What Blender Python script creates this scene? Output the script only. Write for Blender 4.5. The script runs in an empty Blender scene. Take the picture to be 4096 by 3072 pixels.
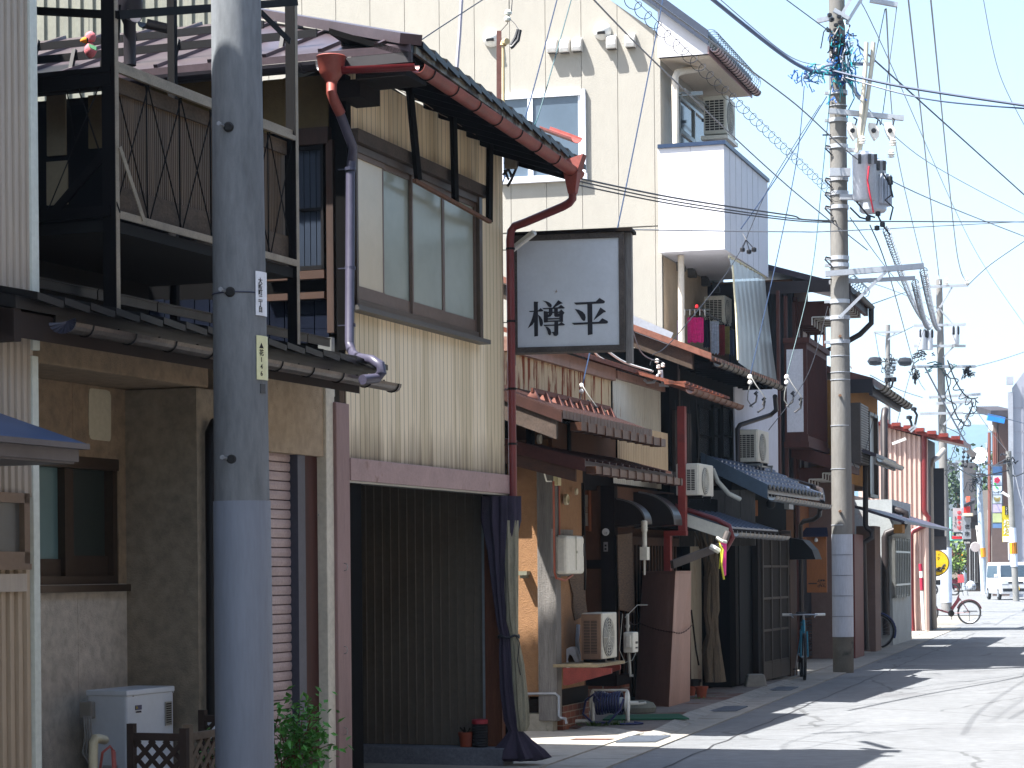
import bpy, bmesh, math, random
from mathutils import Vector, Matrix, Euler
random.seed(7)
sc = bpy.context.scene
COL = sc.collection
F = 9000.0; CX = 2048.0; HY = 2285.0; ROLL = 0.009; EYE = 1.6
cr, sr = math.cos(ROLL), math.sin(ROLL)

# ------------------------------------------------------------------ camera
cd = bpy.data.cameras.new('camera'); cam = bpy.data.objects.new('camera', cd); COL.objects.link(cam)
cam.location = (0, 0, EYE)
cd.sensor_width = 36; cd.lens = F/4096*36; cd.shift_y = (HY-1536)/4096
cd.clip_start = .1; cd.clip_end = 9000
cam.rotation_euler = (Matrix.Rotation(math.pi/2, 3, 'X') @ Matrix.Rotation(-ROLL, 3, 'Z')).to_euler()
sc.camera = cam

def ray(px, py):
    u = (px-CX)/F; v = (HY-py)/F
    return (u*cr+v*sr, -u*sr+v*cr)
def P(px, py, d):
    a, c = ray(px, py)
    return Vector((a*d, d, EYE+c*d))
def V(*a): return Vector(a)
def lin(c):
    return tuple(((x/255)/12.92 if x/255 <= .04045 else ((x/255+.055)/1.055)**2.4) for x in c)

# ------------------------------------------------------------------ materials
MC = {}
def M(name, rgb, rough=.75, metal=0., var=.12, scale=2.5, st=(1,1,1), fine=.08, bump=0., bs=40, dirt=None, dscale=3., dst=(1,1,1), dth=.55, dw=.12, ang=0., spec=.4, emit=0, alpha=None):
    if name in MC: return MC[name]
    m = bpy.data.materials.new(name); m.use_nodes = True; MC[name] = m
    nt = m.node_tree; N = nt.nodes; L = nt.links
    bs_ = N['Principled BSDF']
    col = lin(rgb)
    tc = N.new('ShaderNodeTexCoord')
    geo = N.new('ShaderNodeNewGeometry')
    rot = N.new('ShaderNodeMapping'); rot.inputs['Rotation'].default_value = (0, 0, ang); L.new(geo.outputs['Position'], rot.inputs['Vector'])
    def noise(sc_, stt, det=4, rgh=.6):
        mp = N.new('ShaderNodeMapping'); mp.inputs['Scale'].default_value = stt
        L.new(rot.outputs[0], mp.inputs['Vector'])
        n = N.new('ShaderNodeTexNoise'); n.inputs['Scale'].default_value = sc_; n.inputs['Detail'].default_value = det; n.inputs['Roughness'].default_value = rgh
        L.new(mp.outputs[0], n.inputs['Vector']); return n
    n1 = noise(scale, st)
    n2 = noise(scale*11, st, 3)
    rmp = N.new('ShaderNodeMapRange'); rmp.inputs[1].default_value = .3; rmp.inputs[2].default_value = .7; rmp.inputs[3].default_value = 1-var; rmp.inputs[4].default_value = 1+var
    L.new(n1.outputs[0], rmp.inputs[0])
    rm2 = N.new('ShaderNodeMapRange'); rm2.inputs[1].default_value = .3; rm2.inputs[2].default_value = .7; rm2.inputs[3].default_value = 1-fine; rm2.inputs[4].default_value = 1+fine
    L.new(n2.outputs[0], rm2.inputs[0])
    mu = N.new('ShaderNodeMath'); mu.operation = 'MULTIPLY'; L.new(rmp.outputs[0], mu.inputs[0]); L.new(rm2.outputs[0], mu.inputs[1])
    vm = N.new('ShaderNodeVectorMath'); vm.operation = 'SCALE'; vm.inputs[0].default_value = col; L.new(mu.outputs[0], vm.inputs['Scale'])
    out = vm.outputs[0]
    if dirt:
        n3 = noise(dscale, dst, 6, .65)
        r3 = N.new('ShaderNodeMapRange'); r3.inputs[1].default_value = dth; r3.inputs[2].default_value = dth+dw; r3.interpolation_type = 'SMOOTHSTEP'
        L.new(n3.outputs[0], r3.inputs[0])
        mx = N.new('ShaderNodeMix'); mx.data_type = 'RGBA'; L.new(r3.outputs[0], mx.inputs['Factor']); L.new(out, mx.inputs['A']); mx.inputs['B'].default_value = (*lin(dirt), 1)
        out = mx.outputs['Result']
    L.new(out, bs_.inputs['Base Color'])
    bs_.inputs['Roughness'].default_value = rough; bs_.inputs['Metallic'].default_value = metal
    bs_.inputs['Specular IOR Level'].default_value = spec
    if bump:
        n4 = noise(bs, (1,1,1), 3)
        b = N.new('ShaderNodeBump'); b.inputs['Strength'].default_value = bump; b.inputs['Distance'].default_value = .01
        L.new(n4.outputs[0], b.inputs['Height']); L.new(b.outputs[0], bs_.inputs['Normal'])
    if emit:
        bs_.inputs['Emission Color'].default_value = (*col, 1); bs_.inputs['Emission Strength'].default_value = emit
    return m

def glass(name, rgb, rough=.12, spec=.8, var=.1, bump=0, metal=0):
    return M(name, rgb, rough=rough, spec=spec, var=var, scale=1.2, fine=.02, bump=bump, bs=60, metal=metal)

# ------------------------------------------------------------------ frames
class Fr:
    def __init__(s, x, y, t=None, u=None):
        s.p = Vector((x, y))
        if u is None: u = Vector((t, 1.)).normalized()
        s.u = Vector(u).normalized(); s.n = Vector((s.u.y, -s.u.x))
    def perp(s, a=0., o=0.):
        q = s.p+s.u*a+s.n*o
        return Fr(q.x, q.y, u=(s.n.x, s.n.y))
    def pt(s, a, h, o=0.):
        q = s.p+s.u*a+s.n*o
        return Vector((q.x, q.y, h))
    def hit(s, px, py, o=0.):
        a, c = ray(px, py)
        t = (o+s.p.dot(s.n))/(a*s.n.x+s.n.y)
        q = Vector((a*t, t))-s.p
        return q.dot(s.u), EYE+c*t
    def at(s, px, py, o=0.):
        a, h = s.hit(px, py, o); return s.pt(a, h, o)
    def rc(s, x0, y0, x1, y1, o=0.):
        a0, h1 = s.hit(x0, y0, o); a1, h0 = s.hit(x1, y1, o)
        return a0, a1, h0, h1
    @property
    def ang(s): return -math.atan2(s.u.y, s.u.x)

SPLIT = dict(gutter_hangers='gutter_hanger', rafters='rafter', eave_rafters='eave_rafter', post_flange='post_flange', end_rails='end_rail', tie_rods='tie_rod', eave_brackets='eave_bracket', upright='upright', brace='brace', arm_brace='arm_brace', wall_batten='wall_batten', upper_post='upper_post', timber_frame='timber', bushing='bushing', cooling_fins='cooling_fin', laundry_pole='laundry_pole', downpipes='downpipe', vent_hoods='vent_hood', white_vents='white_vent', cable_loops='cable_loop', splice_closures='splice_closure', ball_terminals='ball_terminal', terminal='terminal', red_brown_post='red_brown_post', low_voltage_leads='low_voltage_lead', wood_sill='wood_sill', wall_post='wall_post', return_gutter='return_gutter', transformer_bracket='transformer_bracket', white_sleeve='white_sleeve', red_band='red_band', red_steel='red_steel', pipe_clip='pipe_clip', splice='splice', leg='leg', screws='screw', wire_band='wire_band', board='board', corner_trim='corner_trim', rack='rack', clamp='clamp', hook='hook', bay_trim='bay_trim', eave_end_tiles='eave_end_tile', lower_wall='lower_wall', sill_board='sill_board', brick_base='brick_base', bracket='bracket', white_edging='white_edge')
# ------------------------------------------------------------------ mesh builder
class MB:
    def __init__(s): s.v = []; s.f = []; s.g = []
    def add(s, vs, fs):
        b = len(s.v); s.g.append((b, len(s.f))); s.v += [Vector(x) for x in vs]; s.f += [tuple(i+b for i in f) for f in fs]; return s
    def hexa(s, q):
        return s.add(q, [(0,3,2,1),(4,5,6,7),(0,1,5,4),(1,2,6,5),(2,3,7,6),(3,0,4,7)])
    def box(s, fr, a0, a1, h0, h1, o0, o1):
        if a0 > a1: a0, a1 = a1, a0
        if h0 > h1: h0, h1 = h1, h0
        if o0 > o1: o0, o1 = o1, o0
        g = fr.pt
        return s.hexa([g(a0,h0,o0),g(a1,h0,o0),g(a1,h0,o1),g(a0,h0,o1),g(a0,h1,o0),g(a1,h1,o0),g(a1,h1,o1),g(a0,h1,o1)])
    def rbox(s, fr, x0, y0, x1, y1, o0, o1, ref=None):
        r = fr.rc(x0, y0, x1, y1, max(o0, o1) if ref is None else ref); return s.box(fr, *r, o0, o1)
    def wbox(s, x0, x1, y0, y1, z0, z1):
        k = (y1-y0)*.25; return s.hexa([(x0,y0,z0),(x1,y0,z0),(x1+k,y1,z0),(x0+k,y1,z0),(x0,y0,z1),(x1,y0,z1),(x1+k,y1,z1),(x0+k,y1,z1)])
    def quad(s, a, b, c, d): return s.add([a,b,c,d], [(0,1,2,3)])
    def poly(s, pts): return s.add(pts, [tuple(range(len(pts)))])
    def prism(s, pts, d):
        n = len(pts); d = Vector(d); vs = [Vector(p) for p in pts]+[Vector(p)+d for p in pts]
        fs = [tuple(range(n)), tuple(range(2*n-1, n-1, -1))]+[(i, (i+1) % n, (i+1) % n+n, i+n) for i in range(n)]
        return s.add(vs, fs)
    def slab(s, a, b, c, d, t):
        t = Vector((0, 0, -t)) if not isinstance(t, Vector) else t
        return s.hexa([a+t, b+t, c+t, d+t, a, b, c, d])
    def tube(s, pts, r, n=8, cap=True):
        pts = [Vector(p) for p in pts]; m = len(pts); vs = []; prev = None
        rs = r if isinstance(r, (list, tuple)) else [r]*m
        for i, p in enumerate(pts):
            t = (pts[min(i+1, m-1)]-pts[max(i-1, 0)])
            if t.length < 1e-9: t = Vector((0,0,1))
            t.normalize()
            if prev is None:
                a = Vector((0,0,1)) if abs(t.z) < .9 else Vector((1,0,0))
                prev = t.cross(a).normalized()
            prev = (prev-t*prev.dot(t)).normalized()
            q = t.cross(prev)
            for k in range(n):
                w = 2*math.pi*k/n; vs.append(p+(prev*math.cos(w)+q*math.sin(w))*rs[i])
        fs = [(i*n+k, i*n+(k+1) % n, (i+1)*n+(k+1) % n, (i+1)*n+k) for i in range(m-1) for k in range(n)]
        if cap: fs += [tuple(range(n-1, -1, -1)), tuple((m-1)*n+k for k in range(n))]
        return s.add(vs, fs)
    def bar(s, p, q, w, h=None, up=None):
        p = Vector(p); q = Vector(q); h = w if h is None else h; t = (q-p).normalized()
        up = Vector(up) if up is not None else (Vector((0,0,1)) if abs(t.z) < .95 else Vector((0,1,0)))
        a = t.cross(up).normalized()*w/2; b = a.cross(t).normalized()*h/2
        return s.hexa([p-a-b, q-a-b, q+a-b, p+a-b, p-a+b, q-a+b, q+a+b, p+a+b])
    def lathe(s, c, prof, n=16, ax=(0,0,1)):
        c = Vector(c); ax = Vector(ax).normalized(); a = Vector((1,0,0)) if abs(ax.z) > .9 else Vector((0,0,1))
        a = (a-ax*a.dot(ax)).normalized(); b = ax.cross(a); vs = []
        for r, z in prof:
            for k in range(n):
                w = 2*math.pi*k/n; vs.append(c+ax*z+(a*math.cos(w)+b*math.sin(w))*max(r, 1e-4))
        m = len(prof)
        fs = [(i*n+k, i*n+(k+1) % n, (i+1)*n+(k+1) % n, (i+1)*n+k) for i in range(m-1) for k in range(n)]
        fs += [tuple(range(n-1, -1, -1)), tuple((m-1)*n+k for k in range(n))]
        return s.add(vs, fs)
    def gutter(s, p, q, r, th=.004, n=8):
        p = Vector(p); q = Vector(q); t = (q-p).normalized(); a = t.cross(Vector((0,0,1))).normalized(); pr = []
        for k in range(n+1):
            w = math.pi+math.pi*k/n; pr.append((math.cos(w)*r, math.sin(w)*r))
        for k in range(n, -1, -1):
            w = math.pi+math.pi*k/n; pr.append((math.cos(w)*(r-th), math.sin(w)*(r-th)))
        return s.prism([p+a*x+Vector((0,0,y)) for x, y in pr], q-p)
    def rings(s, p, q, r, step, w=.006):
        p = Vector(p); q = Vector(q); L = (q-p).length; t = (q-p)/L; a = t.cross(Vector((0,0,1))).normalized(); k = step*.4
        while k < L:
            c = p+t*k; pts = [c+a*math.cos(math.pi+math.pi*j/8)*r+Vector((0,0,math.sin(math.pi+math.pi*j/8)*r)) for j in range(9)]
            s.tube([c-a*r+Vector((0,0,.03))]+pts, w, 4); k += step
        return s
    def corr(s, fr, a0, a1, hb, ht, o, pitch, amp, kind='sine', th=.0):
        if not callable(hb): v0 = hb; hb = lambda a: v0
        if not callable(ht): v1 = ht; ht = lambda a: v1
        prof = []
        if kind == 'sine':
            n = 6; k = int(abs(a1-a0)/pitch*n)+1
            for i in range(k+1):
                a = a0+(a1-a0)*i/k; prof.append((a, o+amp*math.sin(2*math.pi*(a-a0)/pitch)))
        elif kind == 'rib':    # flat with narrow raised ribs
            a = a0
            while a < a1-pitch*.5:
                prof += [(a, o), (a+pitch*.72, o), (a+pitch*.78, o+amp), (a+pitch*.94, o+amp)]; a += pitch
            prof.append((a1, o))
        elif kind == 'trap':
            a = a0
            while a < a1-pitch*.5:
                prof += [(a, o), (a+pitch*.42, o), (a+pitch*.5, o+amp), (a+pitch*.92, o+amp)]; a += pitch
            prof.append((a1, o))
        elif kind == 'panel':
            a = a0
            while a < a1-.001:
                e = min(a+pitch, a1); prof += [(a, o-amp), (a+.006, o), (e-.006, o), (e, o-amp)]; a += pitch
        elif kind == 'vee':    # boards with narrow grooves
            a = a0
            while a < a1-pitch*.5:
                prof += [(a, o-amp), (a+.0035, o), (a+pitch-.0035, o)]; a += pitch
            prof.append((a1, o))
        vs = []
        for a, oo in prof: vs += [fr.pt(a, hb(a), oo), fr.pt(a, ht(a), oo)]
        return s.add(vs, [(2*i, 2*i+2, 2*i+3, 2*i+1) for i in range(len(prof)-1)])
    def build(s, name, mat, parent=None, smooth=False, bev=0., origin=None):
        if name in SPLIT and len(s.g) > 1:
            name = SPLIT[name]; first = None; ends = s.g[1:]+[(len(s.v), len(s.f))]
            for (v0, f0), (v1, f1) in zip(s.g, ends):
                m = MB(); m.add(s.v[v0:v1], [tuple(i-v0 for i in f) for f in s.f[f0:f1]])
                o = m.build('_'+name, mat, parent, smooth, bev, origin); o.name = name; o.data.name = name; first = first or o
            return first
        me = bpy.data.meshes.new(name)
        if origin is None:
            xs = [v.x for v in s.v]; ys = [v.y for v in s.v]; zs = [v.z for v in s.v]
            origin = Vector(((min(xs)+max(xs))/2, (min(ys)+max(ys))/2, min(zs)))
        me.from_pydata([v-origin for v in s.v], [], s.f)
        bm = bmesh.new(); bm.from_mesh(me)
        bmesh.ops.recalc_face_normals(bm, faces=bm.faces)
        bm.to_mesh(me); bm.free()
        ob = bpy.data.objects.new(name, me); COL.objects.link(ob)
        me.materials.append(mat)
        if smooth:
            for p in me.polygons: p.use_smooth = True
            try: me.set_sharp_from_angle(angle=math.radians(40))
            except Exception: pass
        if bev:
            md = ob.modifiers.new('bevel', 'BEVEL'); md.width = bev; md.segments = 2; md.limit_method = 'ANGLE'
        WO[ob] = origin
        if parent is not None:
            ob.parent = parent; ob.location = origin-WO[parent]
        else: ob.location = origin
        return ob
WO = {}
def tag(o, label, cat=None, group=None, kind=None):
    if label: o['label'] = label
    if cat: o['category'] = cat
    if group: o['group'] = group
    if kind: o['kind'] = kind
    return o
def root(name, loc, label, cat, group=None):
    o = bpy.data.objects.new(name, None); COL.objects.link(o); o.location = loc; o.empty_display_size = .2
    WO[o] = Vector(loc); return tag(o, label, cat, group)
def dup(o, delta, label=None, group=None, parent=None, M4=None):
    c = o.copy(); COL.objects.link(c)
    if parent is not None: c.parent = parent
    else:
        c.location = o.location+Vector(delta)
        if label: c['label'] = label
        if group: c['group'] = group
    for ch in o.children: dup(ch, (0,0,0), parent=c)
    return c
def text(s, org, u, up, size, mat, parent, name='lettering', th=.003, ax='CENTER', ay='CENTER', sx=1., bold=0.):
    cu = bpy.data.curves.new('t', 'FONT'); cu.body = s; cu.size = size; cu.align_x = ax; cu.align_y = ay; cu.extrude = th/2; cu.offset = bold; cu.space_line = 1.0
    to = bpy.data.objects.new('t', cu); COL.objects.link(to)
    bpy.context.view_layer.update()
    me = bpy.data.meshes.new_from_object(to.evaluated_get(bpy.context.evaluated_depsgraph_get()))
    bpy.data.objects.remove(to); bpy.data.curves.remove(cu)
    u = Vector(u).normalized(); up = Vector(up).normalized(); n = u.cross(up)
    b = MB(); vs = [Vector(org)+u*(v.co.x*sx)+up*v.co.y+n*v.co.z for v in me.vertices]
    b.add(vs, [tuple(p.vertices) for p in me.polygons]); bpy.data.meshes.remove(me)
    return b.build(name, mat, parent)
def sag(p, q, s, n=14):
    p = Vector(p); q = Vector(q)
    return [p.lerp(q, i/n)-Vector((0, 0, 4*s*(i/n)*(1-i/n))) for i in range(n+1)]
def wire(pts, r, mat, label, name='overhead_wire', cat='wire', group='overhead wires', n=5):
    o = MB().tube(pts, r, n).build(name, mat); return tag(o, label, cat, group)

# ------------------------------------------------------------------ light
SUN = Vector((.53, .22, -1.)).normalized()
ld = bpy.data.lights.new('sun', 'SUN'); ld.energy = 5.0; ld.angle = math.radians(.53); ld.color = (1, .972, .93)
sun = bpy.data.objects.new('sun', ld); COL.objects.link(sun)
sun.rotation_euler = SUN.to_track_quat('-Z', 'Y').to_euler(); sun.location = (-20, -5, 40)
w = bpy.data.worlds.new('World'); sc.world = w; w.use_nodes = True
wn = w.node_tree.nodes; wl = w.node_tree.links
sky = wn.new('ShaderNodeTexSky'); sky.sky_type = 'NISHITA'; sky.sun_disc = False
el = math.asin(-SUN.z); sky.sun_elevation = el
sky.sun_rotation = math.atan2(-SUN.x, -SUN.y); sky.air_density = 1.2; sky.dust_density = 2.2; sky.ozone_density = 1.0
wl.new(sky.outputs[0], wn['Background'].inputs['Color']); wn['Background'].inputs['Strength'].default_value = .078
sc.view_settings.view_transform = 'Standard'; sc.view_settings.look = 'None'; sc.view_settings.gamma = 1; sc.view_settings.exposure = 1.95
# ------------------------------------------------------------------ frames of the street
FA = Fr(-2.438, 11.5, .377)
FB = Fr(-1.246, 15.2, .39)
FC = Fr(-1.1315, 15.5, .3595)
FCs = FC.perp()
LC = 3.18                                  # length of the siding facade
FCf = FC.perp(LC)
FD = Fr(.42, 22.2, .336)
FDs = FD.perp()
FX = Fr(2.343, 34.45, u=(.966, -.25))        # cream building, wall facing the camera
FE = Fr(*FD.pt(0,0,-.3).xy, .336)          # set-back upper storey of the dark house
FF = Fr(4.05, 33., .287)
FH = Fr(10.1, 54.2, .287)

# materials
dkwood = M('dark_wood', (26,20,17), .85, spec=.12, var=.3, scale=3, st=(1,1,.15), fine=.2, bump=.3)
blkwood = M('black_wood', (9,8,8), .9, spec=.08, var=.3, scale=3, st=(1,1,.15), fine=.2)
greywood = M('grey_weathered_wood', (112,108,104), .85, var=.25, scale=6, st=(3,3,.12), fine=.3, bump=.5, bs=60)
brnwood = M('brown_wood', (96,62,40), .75, var=.25, scale=5, st=(2,2,.15), fine=.25)
alu = M('aluminium', (150,152,150), .35, .7, var=.08)
steel = M('galvanised_steel', (158,162,168), .4, .6, var=.12, scale=8)
brnmetal = M('bronze_anodised', (70,58,48), .4, .5, var=.08)
dkmetal = M('black_metal', (16,15,17), .5, .1, var=.15, spec=.25)
red = M('iron_red_paint', (124,56,46), .5, 0, var=.2, scale=5, fine=.14, spec=.4)
dkred = M('deep_red_paint', (106,30,34), .4, 0, var=.14, scale=4, spec=.6)
white = M('white_paint', (222,222,218), .5, var=.06)
whplast = M('ivory_plastic', (214,210,196), .45, var=.05)
wirem = M('wire_black', (30,32,38), .5, var=.1)
wireg = M('wire_grey', (110,114,120), .5, var=.1)
wireb = M('wire_blue', (30,48,76), .45, var=.1)
wiret = M('wire_teal', (30,74,80), .45, var=.1)
concp = M('pole_concrete', (120,118,112), .85, var=.22, scale=2.2, st=(1.5,1.5,.5), fine=.12, bump=.3, dirt=(70,72,72), dscale=2.2, dst=(2,2,.35), dth=.52, dw=.2)
rubber = M('black_rubber', (22,22,24), .7, var=.1)

# ------------------------------------------------------------------ ground
asph = M('asphalt', (106,108,110), .9, var=.12, scale=.6, fine=.14, bump=.6, bs=90, dirt=(96,97,99), dscale=.5, dth=.56, dw=.1)
def ground_material():
    m = asph; nt = m.node_tree; N = nt.nodes; L = nt.links
    b = N['Principled BSDF']
    geo = N.new('ShaderNodeNewGeometry')
    n = N.new('ShaderNodeTexNoise'); n.inputs['Scale'].default_value = 130; n.inputs['Detail'].default_value = 2
    L.new(geo.outputs['Position'], n.inputs['Vector'])
    cr_ = N.new('ShaderNodeTexVoronoi'); cr_.feature = 'DISTANCE_TO_EDGE'; cr_.inputs['Scale'].default_value = .42
    nn = N.new('ShaderNodeTexNoise'); nn.inputs['Scale'].default_value = 1.3; nn.inputs['Detail'].default_value = 6
    L.new(geo.outputs['Position'], nn.inputs['Vector'])
    av = N.new('ShaderNodeMix'); av.data_type = 'VECTOR'; av.inputs['Factor'].default_value = .28
    L.new(geo.outputs['Position'], av.inputs['A']); L.new(nn.outputs['Color'], av.inputs['B']); L.new(av.outputs['Result'], cr_.inputs['Vector'])
    lt = N.new('ShaderNodeMath'); lt.operation = 'LESS_THAN'; lt.inputs[1].default_value = .006; L.new(cr_.outputs['Distance'], lt.inputs[0])
    old = b.inputs['Base Color'].links[0].from_socket
    mp = N.new('ShaderNodeMapRange'); mp.inputs[1].default_value = .35; mp.inputs[2].default_value = .65; mp.inputs[3].default_value = .72; mp.inputs[4].default_value = 1.28; L.new(n.outputs[0], mp.inputs[0])
    sc_ = N.new('ShaderNodeVectorMath'); sc_.operation = 'SCALE'; L.new(old, sc_.inputs[0]); L.new(mp.outputs[0], sc_.inputs['Scale'])
    mx = N.new('ShaderNodeMix'); mx.data_type = 'RGBA'; L.new(sc_.outputs[0], mx.inputs['A']); mx.inputs['B'].default_value = (.05,.05,.05,1)
    k = N.new('ShaderNodeMath'); k.operation = 'MULTIPLY'; k.inputs[1].default_value = .55; L.new(lt.outputs[0], k.inputs[0]); L.new(k.outputs[0], mx.inputs['Factor'])
    L.new(mx.outputs['Result'], b.inputs['Base Color'])
ground_material()
b = MB(); b.quad(V(-3000,-60,-.02), V(3000,-60,-.02), V(3000,3600,-.02), V(-3000,3600,-.02))
tag(b.build('ground', M('ground_earth', (120,116,108), .95, var=.2, scale=.2)), None, None, kind='structure')
# road sheet
def roadline(y, off=0.):                   # seam between concrete gutter and asphalt
    return .76+.268*(y-18.2)+off
ys = [-20, 5, 18.2, 35, 60, 90]
b = MB()
L_ = [V(roadline(y)-.3, y, 0) for y in ys]; R_ = [V(roadline(y)+9, y, 0) for y in ys]
for i in range(len(ys)-1): b.quad(L_[i], R_[i], R_[i+1], L_[i+1])
b.quad(V(-60,90,0), V(120,90,0), V(120,240,0), V(-60,240,0))
b.quad(V(-14,75,0), V(roadline(75)-.3,75,0), V(roadline(90)-.3,90,0), V(-14,90,0))
tag(b.build('road', asph), None, None, kind='structure')
conc = M('pavement_concrete', (138,135,128), .9, var=.16, scale=.8, fine=.12, bump=.3, bs=50, dirt=(112,104,92), dscale=1.1, dth=.56, dw=.16)
b = MB(); y = 6.
while y < 60:                              # concrete gutter covers with joints
    y2 = y+.98
    b.hexa([V(roadline(y)-.52,y,-.05),V(roadline(y),y,-.05),V(roadline(y2),y2,-.05),V(roadline(y2)-.52,y2,-.05),
            V(roadline(y)-.52,y,.012),V(roadline(y),y,.012),V(roadline(y2),y2,.012),V(roadline(y2)-.52,y2,.012)]); y += 1.0
tag(b.build('gutter_strip', conc), None, None, kind='structure')
apron = M('apron_concrete', (146,141,131), .9, var=.16, scale=.7, fine=.12, bump=.3, bs=50, dirt=(110,100,88), dscale=.9, dth=.58, dw=.14)
b = MB(); b.hexa([V(-6,4,-.05),V(roadline(4)-.53,4,-.05),V(roadline(60)-.53,60,-.05),V(6,60,-.05),V(-6,4,.02),V(roadline(4)-.53,4,.02),V(roadline(60)-.53,60,.02),V(6,60,.02)])
tag(b.build('pavement', apron), None, None, kind='structure')
# tar seam in the asphalt
b = MB(); pts = [V(1.2+.2755*(y-18.2)+random.uniform(-.025,.025), y, .004) for y in [i*.5 for i in range(20, 110)]]
for i in range(len(pts)-1): b.quad(pts[i], pts[i]+V(.018,0,0), pts[i+1]+V(.018,0,0), pts[i+1])
tag(b.build('tar_seam', M('tar', (52,52,54), .8)), None, None, kind='structure')
# steel gutter grates
gr = M('grate_steel', (104,112,124), .5, .5, var=.2, scale=6)
for i, (yy, wd) in enumerate([(20.7,.75),(25.1,.85),(29.3,.8)]):
    b = MB()
    for k in range(12):
        y0 = yy+wd*k/12
        b.add([V(roadline(y0)-.49,y0,.014),V(roadline(y0)-.12,y0,.014),V(roadline(y0)-.12,y0+wd/12*.6,.014),V(roadline(y0)-.49,y0+wd/12*.6,.014),
               V(roadline(y0)-.49,y0,.026),V(roadline(y0)-.12,y0,.026),V(roadline(y0)-.12,y0+wd/12*.6,.026),V(roadline(y0)-.49,y0+wd/12*.6,.026)],
              [(0,3,2,1),(4,5,6,7),(0,1,5,4),(1,2,6,5),(2,3,7,6),(3,0,4,7)])
    tag(b.build('gutter_grate', gr), ['blue grey gutter grate nearest the camera, in the sunlit strip','blue grey gutter grate in front of the brown tapered box','farthest blue grey gutter grate, before the lattice door'][i], 'grate', 'steel grates in the gutter strip')
# stained patches on the pavement
b = MB(); q = [P(2240,2858,22.2)]
b.prism([V(*P(2280,2955,21.).xy,.024)+V(x,y,0) for x,y in [(0,0),(.35,-.06),(.42,.04),(.06,.1)]], V(0,0,.004))
tag(b.build('manhole_plate', M('rust_plate', (110,70,60), .7, .3, var=.2)), 'small rusty rectangular cover set in the sunlit pavement', 'cover plate')
# ================================================================== HOUSE A : corrugated house at the left edge
cream_corr = M('cream_corrugated_steel', (168,158,146), .5, .1, var=.1, scale=1.5, st=(3,3,.3), fine=.06)
trimw = M('corner_trim', (198,204,196), .5, var=.05)
bluem = M('blue_awning_metal', (72,90,122), .45, .3, var=.12, scale=5, fine=.1)
A = root('corrugated_house', FA.pt(0,0), 'cream corrugated metal house wall at the left edge with a blue awning', 'house')
b = MB(); b.box(FA, -19, -.02, 0, 6.7, -5, -.06); b.build('wall_body', dkwood, A)
b = MB().corr(FA, -8, -.02, 2.0, 6.7, 0, .06, .014, 'trap'); b.build('corrugated_wall', cream_corr, A)
b = MB().corr(FA, -8, -.02, 0, 2.0, -.015, .075, .02, 'trap'); w_ = b.build('corrugated_wall', M('cream_corrugated_lower', (166,150,130), .5, .1, var=.12, scale=1.5, st=(3,3,.3)), A)
b = MB()
x0, h1 = FA.hit(122, 0, .02); x1, h0 = FA.hit(147, 1290, .02)
b.box(FA, -.045, .02, 2.75, 6.7, -.05, .03); b.box(FA, -.045, .012, 0, 2.72, -.05, .025)
b.build('corner_trim', trimw, A, bev=.004)
# awning
a0, zt = FA.hit(148, 1664, .0); a1, zb = FA.hit(345, 1774, .55)
ae = a1
b = MB()
zf = FA.hit(345,1774,.55)[1]; zw = FA.hit(148,1664,0)[1]
b.slab(FA.pt(-3,zf,.55), FA.pt(ae,zf,.55), FA.pt(ae-.0,zw,.02), FA.pt(-3,zw,.02), .02)
aw = b.build('awning', bluem, A)
b = MB(); b.box(FA, -3, ae-.02, zf-.09, zf-.025, .44, .52); b.box(FA, -3, ae, zf-.03, zf-.003, .5, .57); b.box(FA,-3,ae-.03,zf-.10,zf-.06,.0,.5)
b.build('fascia', M('awning_fascia', (92,88,90), .5, .2), aw)
# small window
a0, a1, h0, h1 = FA.rc(-260, 1955, 108, 2255, .03)
b = MB()
for (p_, q_, r_, s_) in [(a0,a1,h1-.05,h1),(a0,a1,h0,h0+.06),(a1-.05,a1,h0,h1),(a0,a0+.05,h0,h1),(a0-.02,a1+.012,h0-.03,h0)]:
    b.box(FA, p_, q_, r_, s_, 0, .05)
wf = b.build('window', M('bronze_frame', (120,104,90), .4, .4), A)
MB().box(FA, a0+.04, a1-.04, h0+.04, h1-.04, 0.01, .02).build('pane', glass('grey_glass', (70,72,72), .2), wf)
b = MB(); b.box(FA, a0, a1+.0, h0-.14, h0-.05, -.0, .03); b.build('sill_flashing', cream_corr, wf)

# ================================================================== HOUSE B : stucco annex
stucco = M('tan_stucco', (138,120,98), .95, var=.1, scale=1.2, fine=.22, bump=.8, bs=110)
stucco2 = M('tan_stucco_lower', (182,174,162), .95, var=.1, scale=1.2, fine=.2, bump=.8, bs=110, dirt=(150,144,136), dscale=2.2, dst=(1.5,1.5,.6), dth=.62, dw=.1)
stucco3 = M('grey_stucco', (136,126,110), .95, var=.1, scale=1.2, fine=.22, bump=.8, bs=110)
stucco4 = M('beige_stucco', (172,154,130), .95, var=.08, scale=1.2, fine=.16, bump=.8, bs=120, dirt=(120,92,66), dscale=16, dth=.67, dw=.04)
tileblk = M('black_roof_tile', (17,17,19), .4, .1, var=.3, scale=5, fine=.25, spec=.35)
shin = M('worn_lead_flashing', (46,43,41), .3, .75, var=.3, scale=9, fine=.25)
B = root('stucco_annex', FB.pt(-2,0,0), 'tan stucco one-storey annex with roller shutter, dark tiled eave and balcony', 'house')
sA, _ = FB.hit(150, 1400); sP0, _ = FB.hit(790, 1800); sP1, _ = FB.hit(838, 1800); sE, _ = FB.hit(1300, 1700)
hbm = FB.hit(160, 1452)[1]
FBp = FB.perp(sP0)
alc = abs(FBp.hit(505, 2000)[0])
b = MB()
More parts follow.
